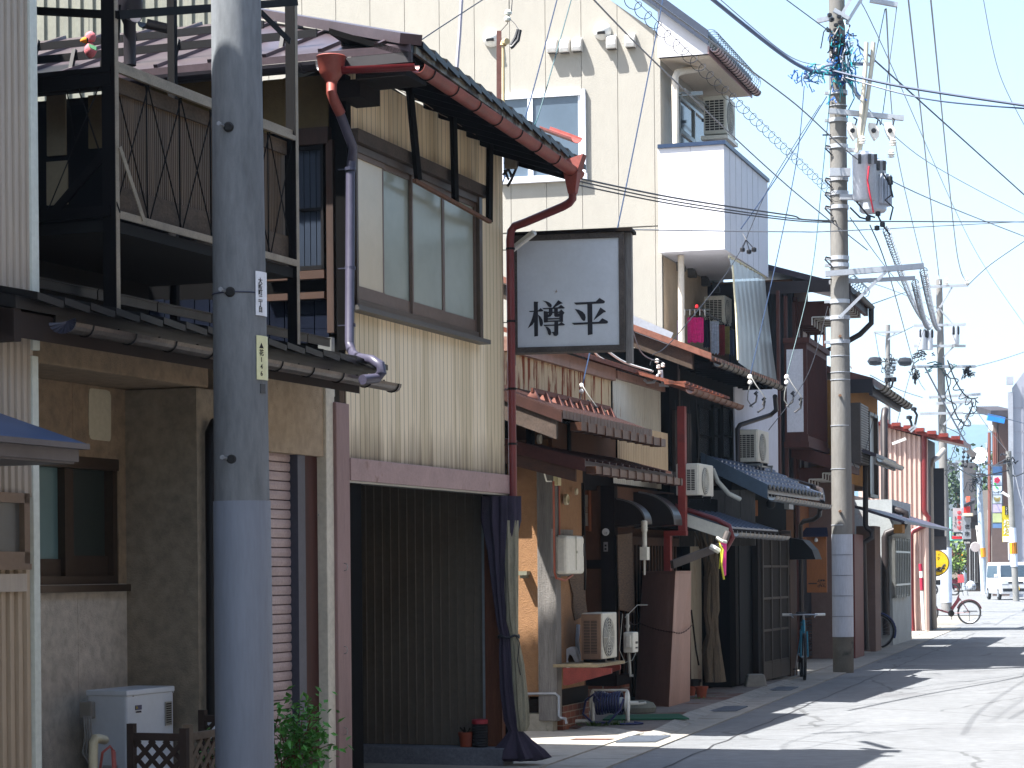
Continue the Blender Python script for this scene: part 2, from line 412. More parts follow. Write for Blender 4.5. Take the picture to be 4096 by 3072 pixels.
b.box(FB, sA-1.2, sP1, hbm, 2.93, -alc-.3, 0)                  # beam
b.build('beam', stucco, B, bev=.012)
b = MB(); b.box(FB, sP0, sP1+.25, 0, hbm-.003, -alc-.3, 0); b.build('pillar', stucco3, B, bev=.012)
b = MB(); b.box(FB, sP0-.004, sP0+.05, 0, hbm-.01, -alc, -.003); b.build('return_wall', stucco3, B)
wx0, wx1, wh0, wh1 = FB.rc(150, 1812, 478, 2335, -alc)
b = MB(); o_ = -alc
jw = FB.hit(290,1700,o_)[0]
b.box(FB, sA-1.2, jw, wh1+.0, hbm-.003, o_-.3, o_); b.box(FB, jw+.004, sP0, wh1, hbm-.003, o_-.3, o_)
b.box(FB, wx1, sP0, wh0, wh1, o_-.3, o_-.002)
b.build('recessed_wall', stucco, B)
b = MB(); jw2 = FB.hit(311,2500,o_)[0]; b.box(FB, sA-1.2, jw2, 0, wh0-.0, o_-.3, o_); b.box(FB, jw2+.004, sP0, 0, wh0, o_-.3, o_); b.build('lower_wall', stucco2, B)
pr = FB.rc(355,1550,445,1768,o_+.004)
b = MB(); N_ = 26; pts = []
for i in range(N_):
    t = i/N_*2*math.pi; cx, cy = math.cos(t), math.sin(t)
    sx = math.copysign(abs(cx)**.25, cx); sy = math.copysign(abs(cy)**.18, cy)
    pts.append(FB.pt((pr[0]+pr[1])/2+sx*(pr[1]-pr[0])/2*random.uniform(.95,1.03), (pr[2]+pr[3])/2+sy*(pr[3]-pr[2])/2*random.uniform(.97,1.03), o_+.001))
b.prism(pts, FB.pt(0,0,.004)-FB.pt(0,0,0)); b.build('filler_patch', M('plaster_filler', (182,176,154), .9, var=.05), B)
# window in the recess
b = MB(); fo = o_-.06
b.box(FB, sA-.6, wx1, wh1-.07, wh1, fo-.06, o_+.004); b.box(FB, sA-.6, wx1, wh0, wh0+.05, fo-.06, fo+.05); b.box(FB, wx1-.05, wx1-.002, wh0+.05, wh1-.07, fo-.06, fo+.05)
mx0 = FB.hit(248,2000,fo)[0]; mx1 = FB.hit(282,2000,fo)[0]
b.box(FB, mx0, mx1, wh0+.05, wh1-.07, fo-.05, fo+.02)
b.box(FB, sA-.6, wx1+.05, wh0-.045, wh0-.003, fo-.05, o_+.05)
b.box(FB, mx1, wx1-.05, wh0+.05, wh0+.17, fo-.04, fo+.01); b.box(FB, sA-.6, mx0, wh0+.05, wh0+.15, fo-.06, fo-.01)
bw = b.build('window', brnmetal, B)
MB().box(FB, sA-.6, mx0, wh0+.15, wh1-.07, fo-.05, fo-.03).build('pane', glass('frosted_teal_glass', (96,126,128), .3), bw)
MB().box(FB, mx1, wx1-.05, wh0+.17, wh1-.07, fo-.03, fo-.01).build('pane', glass('dark_frosted_glass', (34,44,40), .3), bw)
# front wall right of the pole : upper stucco, shutter
sS0 = sP1+.25
sT0, _ = FB.hit(1208, 2000); sT1, _ = FB.hit(1237, 2000); hS = FB.hit(1140, 1811)[1]
sDr, _ = FB.hit(1296, 2000)
b = MB(); b.box(FB, sS0, sDr, hS, 2.93, -.3, 0.0); b.build('lintel_wall', stucco4, B)
b = MB(); b.box(FB, sDr+.002, FB.hit(1331,2000)[0], 0, 2.93, -.3, .02); b.build('corner_column', M('cream_column', (206,200,184), .85, var=.08, fine=.1, bump=.4, bs=80), B, bev=.006)
b = MB(); h = 0.02; i = 0
while h < hS-.01:
    h2 = min(h+.062, hS-.004)
    A0, A1 = FB.pt(sS0-.1, h, -.1), FB.pt(sT0, h, -.1)
    n3 = Vector((FB.n.x, FB.n.y, 0))
    prof = [(0,0),(.012,.004),(.016,.03),(.012,.056),(0,.060)]
    b.prism([A0+n3*p+V(0,0,q) for p, q in prof], A1-A0); h += .0625
b.build('roller_shutter', M('shutter_slats', (172,154,152), .5, .15, var=.1, scale=6, fine=.12), B)
b = MB(); b.box(FB, sT0, sT1, 0, hS, -.14, -.03); b.build('shutter_track', M('track_metal', (74,78,92), .4, .5), B)
b = MB(); b.box(FB, sT1, sDr, 0, hS, -.12, -.05); b.build('door_panel', M('red_brown_wood', (62,26,20), .6, var=.3, scale=5, st=(3,3,.15), fine=.25), B)
sp = FB.at(1277, 2060, -.045)
b = MB(); b.lathe(sp, [(.016,0),(.016,.004)], 16, ax=(FB.n.x,FB.n.y,0)); b.build('oval_sticker', M('sticker_blue', (60,84,130), .4), B)
# eave
er0 = FB.hit(70, 1216, .45)[0]; e0 = FB.hit(247, 1316, .47)[0]; e1 = FB.hit(1562, 1537, .47)[0]; ze = 2.87
er1 = FB.hit(1395, 1480, .4)[0]+.12
zr = ze+.10
b = MB(); b.slab(FB.pt(er0,zr,.44), FB.pt(er1+.25,zr,.44), FB.pt(er1+.1,zr+.27,-.9), FB.pt(er0,zr+.27,-.9), .06)
rf = b.build('eave_roof', tileblk, B)
b = MB(); s_ = er0+.1; k = 0
while s_ < er1+.2:
    b.hexa([FB.pt(s_,zr-.01,.5),FB.pt(s_+.235,zr-.03,.5),FB.pt(s_+.235,zr+.17,-.5),FB.pt(s_,zr+.19,-.5),
            FB.pt(s_,zr+.026,.5),FB.pt(s_+.235,zr+.006,.5),FB.pt(s_+.235,zr+.206,-.5),FB.pt(s_,zr+.226,-.5)])
    s_ += .245
b.build('roof_tiles', tileblk, rf)
b = MB(); s_ = er0+.5
while s_ < er1:
    s2 = min(s_+.62, er1)
    b.box(FB, s_, s2, zr+.115, zr+.165, .2, .208); b.box(FB, s_, s2, zr+.165, zr+.172, .17, .215); s_ = s2+.012
b.build('snow_guard', shin, rf)
b = MB(); b.box(FB, e0, er1+.1, ze-.02, zr-.035, .40, .435); b.build('fascia_board', shin, rf)
b = MB(); b.hexa([FB.pt(er0,ze-.1,.42),FB.pt(er1,ze-.1,.42),FB.pt(er1,2.93,-.0),FB.pt(er0,2.93,-.0),FB.pt(er0,ze+.03,.42),FB.pt(er1,ze+.03,.42),FB.pt(er1,3.02,-.0),FB.pt(er0,3.02,-.0)])
b.box(FB, er0, er0+.06, ze-.12, zr-.06, -.3, .43)
b.build('eave_soffit', M('soffit_wood', (34,22,16), .8, var=.3, scale=4, fine=.2), rf)
gutm = M('silver_gutter', (92,85,80), .32, .65, var=.3, scale=7, fine=.25)
b = MB(); b.gutter(FB.pt(e0,ze,.50), FB.pt(e1,ze-.015,.50), .052); g_ = b.build('gutter', gutm, B)
b = MB(); b.rings(FB.pt(e0,ze,.50), FB.pt(e1,ze-.015,.50), .054, .42); b.build('gutter_hangers', dkmetal, g_)
b = MB()
for k in range(9):
    t = math.pi+math.pi*k/8; c = FB.pt(e0,ze,.50); u3 = V(FB.u.x,FB.u.y,0); n3 = V(FB.n.x,FB.n.y,0)
    b.hexa([c, c+u3*.03, c+u3*.03+V(0,0,.008), c+V(0,0,.008), c+n3*math.cos(t)*.08+V(0,0,math.sin(t)*.06)-u3*.04, c+n3*math.cos(t)*.055+V(0,0,math.sin(t)*.05), c+n3*math.cos(t+.3)*.055+V(0,0,math.sin(t+.3)*.05), c+n3*math.cos(t+.3)*.08+V(0,0,math.sin(t+.3)*.06)-u3*.04])
b.build('fluted_end_cap', M('copper_dark', (66,66,78), .4, .4), g_)
# annex body
b = MB(); b.box(FB, sA-1.2, .15, 0, 2.93, -3.2, -alc-.31); b.box(FB, sP1+.26, .25, 0, 2.90, -3, -.31); b.build('inner_wall', dkwood, B)
# black drain pipe by the pillar
b = MB(); q = [FB.at(862,1690,.05), FB.at(842,1730,.05), FB.at(846,2300,.05), FB.at(848,3060,.05)]; q[3].z = .05
b.tube(q, .035, 10); b.build('drainpipe', dkmetal, B, smooth=True)

# ------------------------------------------------------------------ balcony (part of the annex, steel lattice)
angl = M('angle_iron_light', (138,128,112), .6, .2, var=.18, scale=9, fine=.15)
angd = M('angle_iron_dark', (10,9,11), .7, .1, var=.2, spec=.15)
corb = M('brown_corrugated_sheet', (92,76,60), .5, .0, var=.35, scale=3, st=(6,6,.1), fine=.2)
oldbd = M('old_balcony_board', (76,64,52), .85, var=.35, scale=4, st=(1,1,2), fine=.25, bump=.3)
BO = .35
Bc = root('steel_balcony', FB.pt(FB.hit(465,1230,BO)[0],3.03,BO), 'rusty angle-iron drying balcony with brown corrugated screen above the tiled eave', 'balcony')
p0 = FB.hit(465, 1000, BO)[0]; p1 = FB.hit(1187, 1100, BO)[0]
FBb = FB.perp(p0, BO)                       # end of the balcony facing the camera
zt, zb = 4.33, 3.52
zt = FB.hit(475,268,BO)[1]; zb = FB.hit(475,858,BO)[1]
b = MB()
b.box(FB, p0-.006, p0+.03, 3.02, 6.2, BO-.006, BO+.006); b.build('post', angl, Bc)
b = MB(); b.box(FB, p0-.012, p0-.007, 3.02, 6.2, BO-.075, BO+.004); b.box(FB, p1-.012, p1-.007, 3.02, 6.2, BO-.06, BO+.004); b.box(FB, p0-.01, p0+.03, 3.02, 6.2, BO-1.15, BO-1.10); b.box(FB, p1-.01, p1+.03, 3.02, 6.2, BO-.9, BO-.85);b.build('post_flange', angd, Bc)  # camera-facing flanges of the same posts, their shade put in as near-black
b = MB(); b.box(FB, p1-.006, p1+.03, 3.02, 6.2, BO-.006, BO+.006); b.build('post', angl, Bc)
b = MB(); b.box(FB, p0+.031, p1-.008, zt-.03, zt, BO-.01, BO+.006); b.box(FB, p0+.0, p1+.03, zt+.001, zt+.035, BO-.09, BO-.012)
b.build('top_rail', angl, Bc)
b = MB(); b.box(FB, p0+.031, p1-.008, zb-.02, zb+.02, BO-.004, BO+.008); b.build('bottom_rail', angl, Bc)
b = MB(); b.box(FB, p0+.02, p1, zt-.115, zt-.032, BO-.075, BO-.055); b.box(FB, p0+.02, p1, zb+.03, zb+.17, BO-.07, BO-.05); b.build('board', oldbd, Bc)
b = MB(); b.corr(FB, p0+.02, p1, zb+.15, zt-.10, BO-.085, .021, .006, 'trap'); b.build('screen_panel', corb, Bc)
b = MB(); pit = .36; k = 0; s_ = p0+.02
while s_ < p1-.1:
    e = min(s_+pit, p1-.01); o = BO-.02
    b.tube([FB.pt(s_,zt-.03,o), FB.pt(e,zb+.02,o-.0)], .004, 4); b.tube([FB.pt(e,zt-.03,o+.005), FB.pt(s_,zb+.02,o+.005)], .004, 4)
    b.tube([FB.pt(e,zt-.03,o-.01), FB.pt(e,zb+.02,o-.01)], .0045, 4); s_ += pit
for (x0_,y0_,x1_,y1_) in [(290,285,480,850),(425,275,190,845),(265,345,300,560)]:
    b.tube([FBb.at(x0_,y0_,.0), FBb.at(x1_,y1_,.0)], .004, 4)
b.build('tie_rods', angd, Bc)
b = MB(); b.bar(FB.at(480,588,BO+.012), FB.at(576,880,BO+.012), .03, .005, up=(FB.n.x,FB.n.y,0)); b.build('brace', angl, Bc)
b = MB(); b.bar(FBb.at(432,595,0), FBb.at(216,848,0), .05, .01, up=(FB.u.x,FB.u.y,0)); b.bar(FB.at(480,20,BO), FB.at(474,160,BO), .01); b.build('brace', angd, Bc)
b = MB(); b.bar(FB.at(1045,50,BO), FB.at(1160,165,BO), .04, .006, up=(FB.n.x,FB.n.y,0)); b.build('brace', angd, Bc)
b = MB()
for (yy, hh) in [(278,.03),(318,.07),(845,.06)]:
    q0 = FBb.at(140,yy,0); q1 = FBb.at(448,yy,0); q0.z = q1.z; b.bar(q0, q1, .05, hh)
zz = FB.hit(470,62,BO)[1]
b.bar(P(470,60,12.05), P(1183,8,14.0), .03, .045); b.bar(P(470,60,12.05), FBb.at(150,44,0), .03,.04)
b.build('end_rails', angd, Bc)
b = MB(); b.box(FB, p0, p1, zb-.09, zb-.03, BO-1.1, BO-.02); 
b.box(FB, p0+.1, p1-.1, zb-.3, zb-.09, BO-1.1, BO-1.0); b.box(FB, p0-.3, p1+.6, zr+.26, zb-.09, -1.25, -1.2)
b.build('deck', M('underdeck_shade_black', (6,6,6), .9), Bc)  # near-black deck and backing sheet: the under-balcony shade is put into the colour
# parrot plush hanging from the frame
pc = P(352, 185, 12.6)
Pt = root('plush_bird', pc, 'pink plush bird with an orange beak hanging in the dark balcony frame', 'plush toy')
pk = M('pink_plush', (214,120,128), .95, var=.15, scale=30, bump=.5, bs=300)
def sz(v): return v*12.6/9000
b = MB(); b.lathe(P(362,150,12.6)-V(0,0,sz(22)), [(sz(4),0),(sz(18),sz(8)),(sz(23),sz(24)),(sz(18),sz(38)),(sz(5),sz(46))], 14)
b.lathe(P(362,232,12.6), [(sz(5),0),(sz(18),sz(10)),(sz(26),sz(28)),(sz(22),sz(44)),(sz(10),sz(58))], 14)
b.build('body', pk, Pt, smooth=True)
b = MB(); b.lathe(P(345,160,12.5), [(sz(13),0),(sz(12),sz(8)),(sz(8),sz(18)),(sz(3),sz(24))], 10, ax=(-1,-.3,-.25)); b.build('beak', M('orange_plush', (226,132,40), .9), Pt, smooth=True)
b = MB(); b.lathe(P(352,163,12.52), [(sz(4),0),(sz(12),sz(4)),(sz(13),sz(10)),(sz(8),sz(16))], 10, ax=(-.8,-.6,0)); b.build('face_patch', M('black_plush', (14,14,14), .95), Pt, smooth=True)
b = MB(); b.prism([P(356,176,12.5),P(388,190,12.5),P(386,204,12.5),P(360,192,12.5)], V(0,-.02,0)); b.build('wing', M('green_plush', (110,176,130), .9), Pt)
b = MB(); b.tube([P(356,128,12.6), P(356,70,12.6)], .0015, 4); b.build('string', wirem, Pt)

# ------------------------------------------------------------------ water heater, box, pipes, lattice, bottle, plant
heat = M('heater_enamel', (186,194,202), .35, var=.04, fine=.03)
HO = -alc
hs0, _ = FB.hit(505, 2760, -.1); hs1, _ = FB.hit(694, 2760, -.1); zt_ = FB.hit(505, 2765, -.1)[1]
Hh = root('water_heater', FB.pt(hs0,0,-.2), 'white water heater cabinet standing in the stucco alcove', 'water heater')
b = MB(); b.box(FB, hs0, hs1, .12, zt_, -.36, -.1); b.build('cabinet', heat, Hh, bev=.012)
b = MB(); b.box(FB, hs0-.006, hs1+.006, zt_-.03, zt_+.004, -.366, -.094); b.build('lid', heat, Hh, bev=.006)
a0,a1,h0,h1 = FB.rc(664, 2808, 690, 2900, -.09)
b = MB(); b.box(FB, a0,a1,h0,h1,-.098,-.093); vg = b.build('vent_frame', alu, Hh)
b = MB(); b.box(FB, a0+.008,a1-.008,h0+.008,h1-.008,-.096,-.0915); b.build('vent_opening', dkmetal, vg)
b = MB()
for k in range(9):
    hh = h0+.012+k*(h1-h0-.02)/9; b.box(FB, a0+.006,a1-.006,hh,hh+.004,-.093,-.089)
b.build('louvres', alu, vg)
a0,a1,h0,h1 = FB.rc(544, 2822, 569, 2838, -.094)
b = MB().box(FB,a0,a1,h0,h1,-.1,-.0965); b.build('badge', M('badge_navy', (24,30,80), .4), Hh)
b = MB().box(FB,a0-.02,a0,h0,h1,-.1,-.0965); 
text('SA', FB.pt(a0+.012,(h0+h1)/2,-.0955), (FB.u.x,FB.u.y,0), (0,0,1), .02, M('gold', (190,170,80), .5), Hh)
text('CORONA', FB.pt((a0+a1)/2,h0-.012,-.0975), (FB.u.x,FB.u.y,0), (0,0,1), .014, M('navy_ink', (24,30,60), .5), Hh)
b = MB()
for px,py in [(532,2783),(690,2768)]: b.lathe(FB.at(px,py,-.1), [(.006,0),(.006,.006)], 8, ax=(FB.n.x,FB.n.y,0))
b.box(FB, hs0-.004, hs0, .35, .5, -.26, -.16)
b.build('screws', steel, Hh)
Jb = root('junction_box', P(345,2860,12.9), 'grey sloped cable box on the wall beside the water heater', 'cable box')
q = P(350, 2840, 12.95); sz = lambda v: v*12.9/9000
FJ = Fr(q.x, q.y, u=(1,-.25))
b = MB(); b.box(FJ, -sz(28), sz(28), q.z-sz(35), q.z+sz(35), -.03, .03); b.build('box', M('grey_plastic', (120,118,112), .5), Jb, bev=.01)
b = MB()
for k in range(4): b.tube([P(335+k*9,2865,12.85), P(342+k*8,2950,12.8), P(330+k*14,3010,12.8), P(360+k*10,3060,12.8)], .0055, 6)
b.build('cable', M('grey_cable', (128,126,122), .5), Jb, smooth=True)
b = MB(); b.tube([P(372,3140,12.4), P(374,2970,12.4), P(380,2955,12.4), P(395,2954,12.45), P(418,2960,12.6)], .026, 12); o = b.build('exhaust_pipe', M('cream_pvc', (190,184,158), .5), None, smooth=True)
tag(o, 'cream plastic pipe elbow entering the side of the water heater', 'pipe')
b = MB(); b.tube([P(400,3080,12.45), P(410,3010,12.4), P(440,2985,12.4), P(458,3010,12.45), P(462,3072,12.4)], .008, 6); b.tube([P(452,3000,12.4), P(456,3072,12.38)], .012, 6)
tag(b.build('hose', M('red_tag_hose', (170,90,84), .5, var=.2)), 'thin flexible hose with red tag in front of the water heater', 'hose')
latt = M('lattice_wood', (48,36,30), .8, var=.25, fine=.2)
latl = M('lattice_wood_light', (110,96,82), .8, var=.25, fine=.2)
zl = FBb.hit(600, 2925)[1]
q = P(737, 2935, 12.2); zl = q.z
FL = Fr(q.x, q.y, .39); FLs = FL.perp()
def lattice(name, fr, a0, a1, zt, mat, label, back=0):
    r = root(name, fr.pt((a0+a1)/2, 0), label, 'lattice fence', 'lattice panels round the water heater')
    b = MB(); b.box(fr, a0, a0+.04, 0, zt+.05, -.02, .02); b.build('post', mat, r)
    b = MB(); b.box(fr, a1-.04, a1, 0, zt+.03, -.02, .02); b.build('post', mat, r)
    b = MB(); b.box(fr, a0+.04, a1-.04, zt-.04, zt, -.014, .014); b.box(fr, a0+.04, a1-.04, .08, .12, -.014, .014); b.build('rail', mat, r)
    b = MB(); L = a1-a0-.08; H = zt-.04-.12; st = .09; k = -int(H/st)-1
    while k*st < L:
        for sg in (1, -1):
            pa, pb = k*st, k*st+H
            lo, hi = max(pa, 0), min(pb, L)
            if hi-lo > .01:
                if sg > 0: q0, q1 = (lo, .12+lo-pa), (hi, .12+hi-pa)
                else: q0, q1 = (lo, zt-.04-(lo-pa)), (hi, zt-.04-(hi-pa))
                b.bar(fr.pt(a0+.04+q0[0], q0[1], .004*sg), fr.pt(a0+.04+q1[0], q1[1], .004*sg), .026, .006, up=(fr.n.x, fr.n.y, 0))
        k += 1
    b.build('slats', mat, r); return r
def _fix():
    pass
lattice('lattice_fence', FLs, FLs.hit(514,2950)[0], 0.02, zl, latt, 'dark lattice panel facing the camera in front of the water heater')
lattice('lattice_fence', FL, .02, .75, zl, latl, 'weathered pale lattice panel running away behind the near utility pole')
lattice('lattice_fence', Fr(*(FL.pt(.75,0,0).xy), u=(-.94,.34)), 0, .32, zl+.05, latt, 'short dark lattice panel at the back beside the shutter')
bt = P(836, 2905, 13.1)
b = MB(); b.lathe(V(bt.x,bt.y,0), [(.05,0),(.055,.05),(.055,bt.z-.05),(.04,bt.z),(.038,bt.z+.03)], 14); tag(b.build('plastic_canister', M('white_plastic', (206,214,222), .35), smooth=True), 'white plastic canister beside the lattice behind the pole', 'canister')
leafm = M('shrub_leaf', (70,132,44), .5, var=.35, scale=12, fine=.3, spec=.5)
def shrub(name, base, tips, nl, size, mat, label, cat='plant', spread=.1, stemm=None, group=None):
    r = root(name, base, label, cat, group)
    b = MB(); bl = MB()
    for tp in tips:
        tp = Vector(tp); mid = base.lerp(tp, .5)+V(random.uniform(-.05,.05),random.uniform(-.05,.05),.06)
        b.tube([base, mid, tp], [.008,.005,.002], 5)
        for k in range(nl):
            t = random.uniform(.35, 1.08); c = base.lerp(mid, t*2) if t < .5 else mid.lerp(tp, (t-.5)*2)
            c = c+Vector([random.gauss(0, spread) for _ in range(3)])
            d = Vector([random.gauss(0,1), random.gauss(0,1), random.gauss(-.1,.6)]).normalized(); e = d.cross(Vector([random.gauss(0,.5),random.gauss(0,.5),1])).normalized()
            L = size*random.uniform(.6,1.2); w_ = L*.28; nrm = d.cross(e)*L*.06
            bl.add([c, c+d*L*.4+e*w_-nrm, c+d*L, c+d*L*.4-e*w_-nrm, c+d*L*.45+nrm], [(0,1,4),(1,2,4),(2,3,4),(3,0,4)])
    b.build('stem', stemm or brnwood, r); bl.build('foliage', mat, r); return r
def px(x,y,d): return P(x,y,d)
tips = [px(x,y,13.3+random.uniform(-.25,.25)) for x,y in [(1120,2830),(1145,2860),(1200,2850),(1215,2830),(1250,2840),(1270,2880),(1300,2900),(1330,2975),(1290,2960),(1250,2990),(1200,2960),(1160,2940),(1130,2980),(1180,3020),(1110,2900)]]
base = px(1130,3150,13.2)
shrub('leafy_shrub', base, tips, 40, .062, leafm, 'green leafy shrub growing beside the near utility pole by the shutter', spread=.05)
shrub('leafy_shrub', px(850,3120,12.6), [px(840,2990,12.6), px(856,2960,12.6), px(826,3030,12.6)], 16, .045, leafm, 'small tuft of green leaves behind the pale lattice panel', spread=.03)

# ================================================================== NEAR UTILITY POLE
def pole_base(d, x): 
    q = P(x, 2285, d); return V(q.x, q.y, 0)
pcc = M('near_pole_concrete', (108,112,116), .85, var=.28, scale=1.6, st=(2,2,.45), fine=.14, bump=.12, bs=70, dirt=(62,70,78), dscale=1.6, dst=(2.5,2.5,.3), dth=.47, dw=.25)
pcs = M('pole_sheet_grey', (118,126,140), .6, var=.12, scale=2.5, st=(2,2,.25), fine=.06)
d1 = 12.2; c0 = P(967, 1536, d1)
def paxis(py): return P(944+36*py/3072, py, d1)
U = root('utility_pole', V(paxis(3300).x, paxis(3300).y, 0), 'thick concrete utility pole nearest the camera with blue-grey sheeted base', 'utility pole')
def prad(py): return (198+ (236-198)*py/3072)/2*d1/9000
zs = 2005
top = paxis(-500); bot = paxis(3700); bot.z = 0
mid = paxis(zs)
b = MB(); b.tube([paxis(zs+60), mid, paxis(0), top], [prad(zs)-.001, prad(zs)-.001, prad(0), prad(-500)], 40); b.build('shaft', pcc, U, smooth=True)
b = MB(); b.tube([bot, paxis(3072), mid], [prad(3500), prad(3072), prad(zs)+.0045], 40); b.build('protective_sheet', pcs, U, smooth=True)
for px_, py_ in [(905,503),(912,1164),(918,1834)]:
    q = P(px_, py_, d1-.155)
    b = MB(); dr = V(-.35,-1,.12).normalized(); b.tube([q+V(.0,.1,0)-dr*.02, q+dr*.035+V(-.02,0,.0)], .008, 8); b.lathe(q+dr*.035+V(-.02,0,0), [(.013,0),(.013,.012)], 6, ax=dr)
    st = b.build('step_bolt', steel, U, smooth=True)
    b = MB(); b.lathe(q+V(.012,.025,-.003), [(.028,0),(.028,.012),(.02,.018)], 16, ax=V(-.25,-1,0)); b.build('rubber_collar', rubber, st)
b = MB()
c = paxis(1180); b.tube([c+V(math.cos(t/24*6.2832),math.sin(t/24*6.2832),0)*(prad(1180)+.002) for t in range(25)], .004, 5)
b.build('band', M('navy_strap', (44,50,72), .5), U)
def pplate(x0,y0,x1,y1,mat,name,rows,rs,inkm):
    yc = (y0+y1)/2; c = paxis(yc); R = prad(yc)+.004; half = (y1-y0)/2*d1/9000
    ph0 = math.radians(-48); ph1 = math.radians(-8); b = MB(); n = 8; vs = []
    for k in range(n+1):
        ph = ph0+(ph1-ph0)*k/n; dv = V(math.cos(ph), math.sin(ph), 0)
        for rr in (R, R+.004):
            for zz in (-half, half): vs.append(V(c.x, c.y, c.z)+dv*rr+V(0,0,zz))
    fs = []
    for k in range(n):
        i = k*4; j = i+4; fs += [(i,j,j+1,i+1),(i+2,i+3,j+3,j+2),(i,i+2,j+2,j),(i+1,j+1,j+3,i+3)]
    fs += [(0,1,3,2),(n*4,n*4+2,n*4+3,n*4+1)]
    b.add(vs, fs); pl = b.build(name, mat, U)
    ph = math.radians(-36); dv = V(math.cos(ph), math.sin(ph), 0); uu = V(-math.sin(ph), math.cos(ph), 0)
    for i, ch in enumerate(rows):
        text(ch, c+dv*(R+.0055)+V(0,0,half*(.78-1.56*(i+.5)/len(rows))-rs*.35), uu, (0,0,1), rs, inkm, pl, 'character', th=.001, bold=.0006)
    return pl
ink = M('black_ink', (20,20,26), .6)
pplate(1046,1095,1068,1270, M('plate_white', (220,224,232), .4), 'address_plate', list('大新町二丁目'), .034, ink)
pplate(1050,1350,1072,1525, M('plate_cream', (214,214,172), .4), 'number_plate', ['▲','花','1','4','6'], .036, ink)
b = MB(); q = paxis(1560); ph = math.radians(-30); b.box(Fr(q.x+math.cos(ph)*(prad(1560)+.001), q.y+math.sin(ph)*(prad(1560)+.001), u=(-math.sin(ph), math.cos(ph))), -.02,.02, q.z-.025,q.z+.025,-.004,.004); b.build('tape_mark', M('grey_tape', (70,72,74), .6), U)
# ================================================================== HOUSE C : siding house
sidm = M('cream_siding', (230,214,184), .7, var=.04, scale=2.2, st=(2.4,1,.1), fine=.03, ang=FC.ang, dirt=(208,192,160), dscale=1.1, dst=(1.9,.01,.10), dth=.5, dw=.03)
def siding_extra():
    nt = sidm.node_tree; N = nt.nodes; L = nt.links; b = N['Principled BSDF']; old = b.inputs['Base Color'].links[0].from_socket
    geo = N.new('ShaderNodeNewGeometry'); sep = N.new('ShaderNodeSeparateXYZ'); L.new(geo.outputs['Position'], sep.inputs[0])
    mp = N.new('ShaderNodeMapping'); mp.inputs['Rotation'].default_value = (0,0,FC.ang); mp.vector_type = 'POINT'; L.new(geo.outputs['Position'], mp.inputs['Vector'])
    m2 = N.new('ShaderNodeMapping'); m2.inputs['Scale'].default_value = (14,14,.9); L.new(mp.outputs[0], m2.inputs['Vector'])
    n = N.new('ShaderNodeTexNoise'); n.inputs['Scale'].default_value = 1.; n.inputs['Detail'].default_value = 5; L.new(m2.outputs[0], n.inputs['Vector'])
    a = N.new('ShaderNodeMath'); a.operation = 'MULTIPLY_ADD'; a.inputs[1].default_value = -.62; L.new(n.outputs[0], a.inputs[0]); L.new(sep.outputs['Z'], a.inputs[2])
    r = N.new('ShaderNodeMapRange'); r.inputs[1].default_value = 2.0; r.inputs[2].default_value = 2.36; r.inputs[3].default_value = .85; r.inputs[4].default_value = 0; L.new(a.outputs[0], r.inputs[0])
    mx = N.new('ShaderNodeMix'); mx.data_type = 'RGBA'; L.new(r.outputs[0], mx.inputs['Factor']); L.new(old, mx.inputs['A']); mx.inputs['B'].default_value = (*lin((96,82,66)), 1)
    # grimy joints between the boards
    s2 = N.new('ShaderNodeSeparateXYZ'); L.new(mp.outputs[0], s2.inputs[0])
    off = FC.p.dot(FC.u)
    ad = N.new('ShaderNodeMath'); ad.operation = 'SUBTRACT'; ad.inputs[1].default_value = off; L.new(s2.outputs['X'], ad.inputs[0])
    dv = N.new('ShaderNodeMath'); dv.operation = 'DIVIDE'; dv.inputs[1].default_value = .08; L.new(ad.outputs[0], dv.inputs[0])
    fr = N.new('ShaderNodeMath'); fr.operation = 'FRACT'; L.new(dv.outputs[0], fr.inputs[0])
    sb = N.new('ShaderNodeMath'); sb.operation = 'SUBTRACT'; sb.inputs[1].default_value = .5; L.new(fr.outputs[0], sb.inputs[0])
    ab = N.new('ShaderNodeMath'); ab.operation = 'ABSOLUTE'; L.new(sb.outputs[0], ab.inputs[0])
    gt = N.new('ShaderNodeMath'); gt.operation = 'GREATER_THAN'; gt.inputs[1].default_value = .445; L.new(ab.outputs[0], gt.inputs[0])
    k = N.new('ShaderNodeMath'); k.operation = 'MULTIPLY'; k.inputs[1].default_value = .62; L.new(gt.outputs[0], k.inputs[0])
    m3 = N.new('ShaderNodeMix'); m3.data_type = 'RGBA'; L.new(k.outputs[0], m3.inputs['Factor']); L.new(mx.outputs['Result'], m3.inputs['A']); m3.inputs['B'].default_value = (*lin((92,82,66)), 1)
    L.new(m3.outputs['Result'], b.inputs['Base Color'])
siding_extra()
C = root('siding_house', FC.pt(LC/2,0), 'two-storey house with cream board siding, red gutters and an open carport', 'house')
zS0 = FC.hit(1391,1879)[1]-.0; zS0 = 2.335
WZ = 5.1
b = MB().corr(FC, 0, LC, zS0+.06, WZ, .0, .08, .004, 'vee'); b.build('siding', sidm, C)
b = MB(); b.box(FC, .26, LC, zS0, WZ, -3.6, -.012); b.box(FC, 0, .26, zS0, WZ, -.05, -.012); b.build('upper_body', dkwood, C)
b = MB(); b.box(FC, -.03, LC+.01, zS0-.10, zS0+.055, -.06, .045)
b.build('sill_flashing', M('dusty_pink_steel', (158,132,130), .5, .1, var=.12, scale=4, fine=.1, dirt=(120,90,80), dscale=5, dth=.6), C, bev=.004)
b = MB(); b.box(FC, -.03, LC+.01, zS0-.115, zS0-.10, -.06, .03); b.build('drip_edge', alu, C)
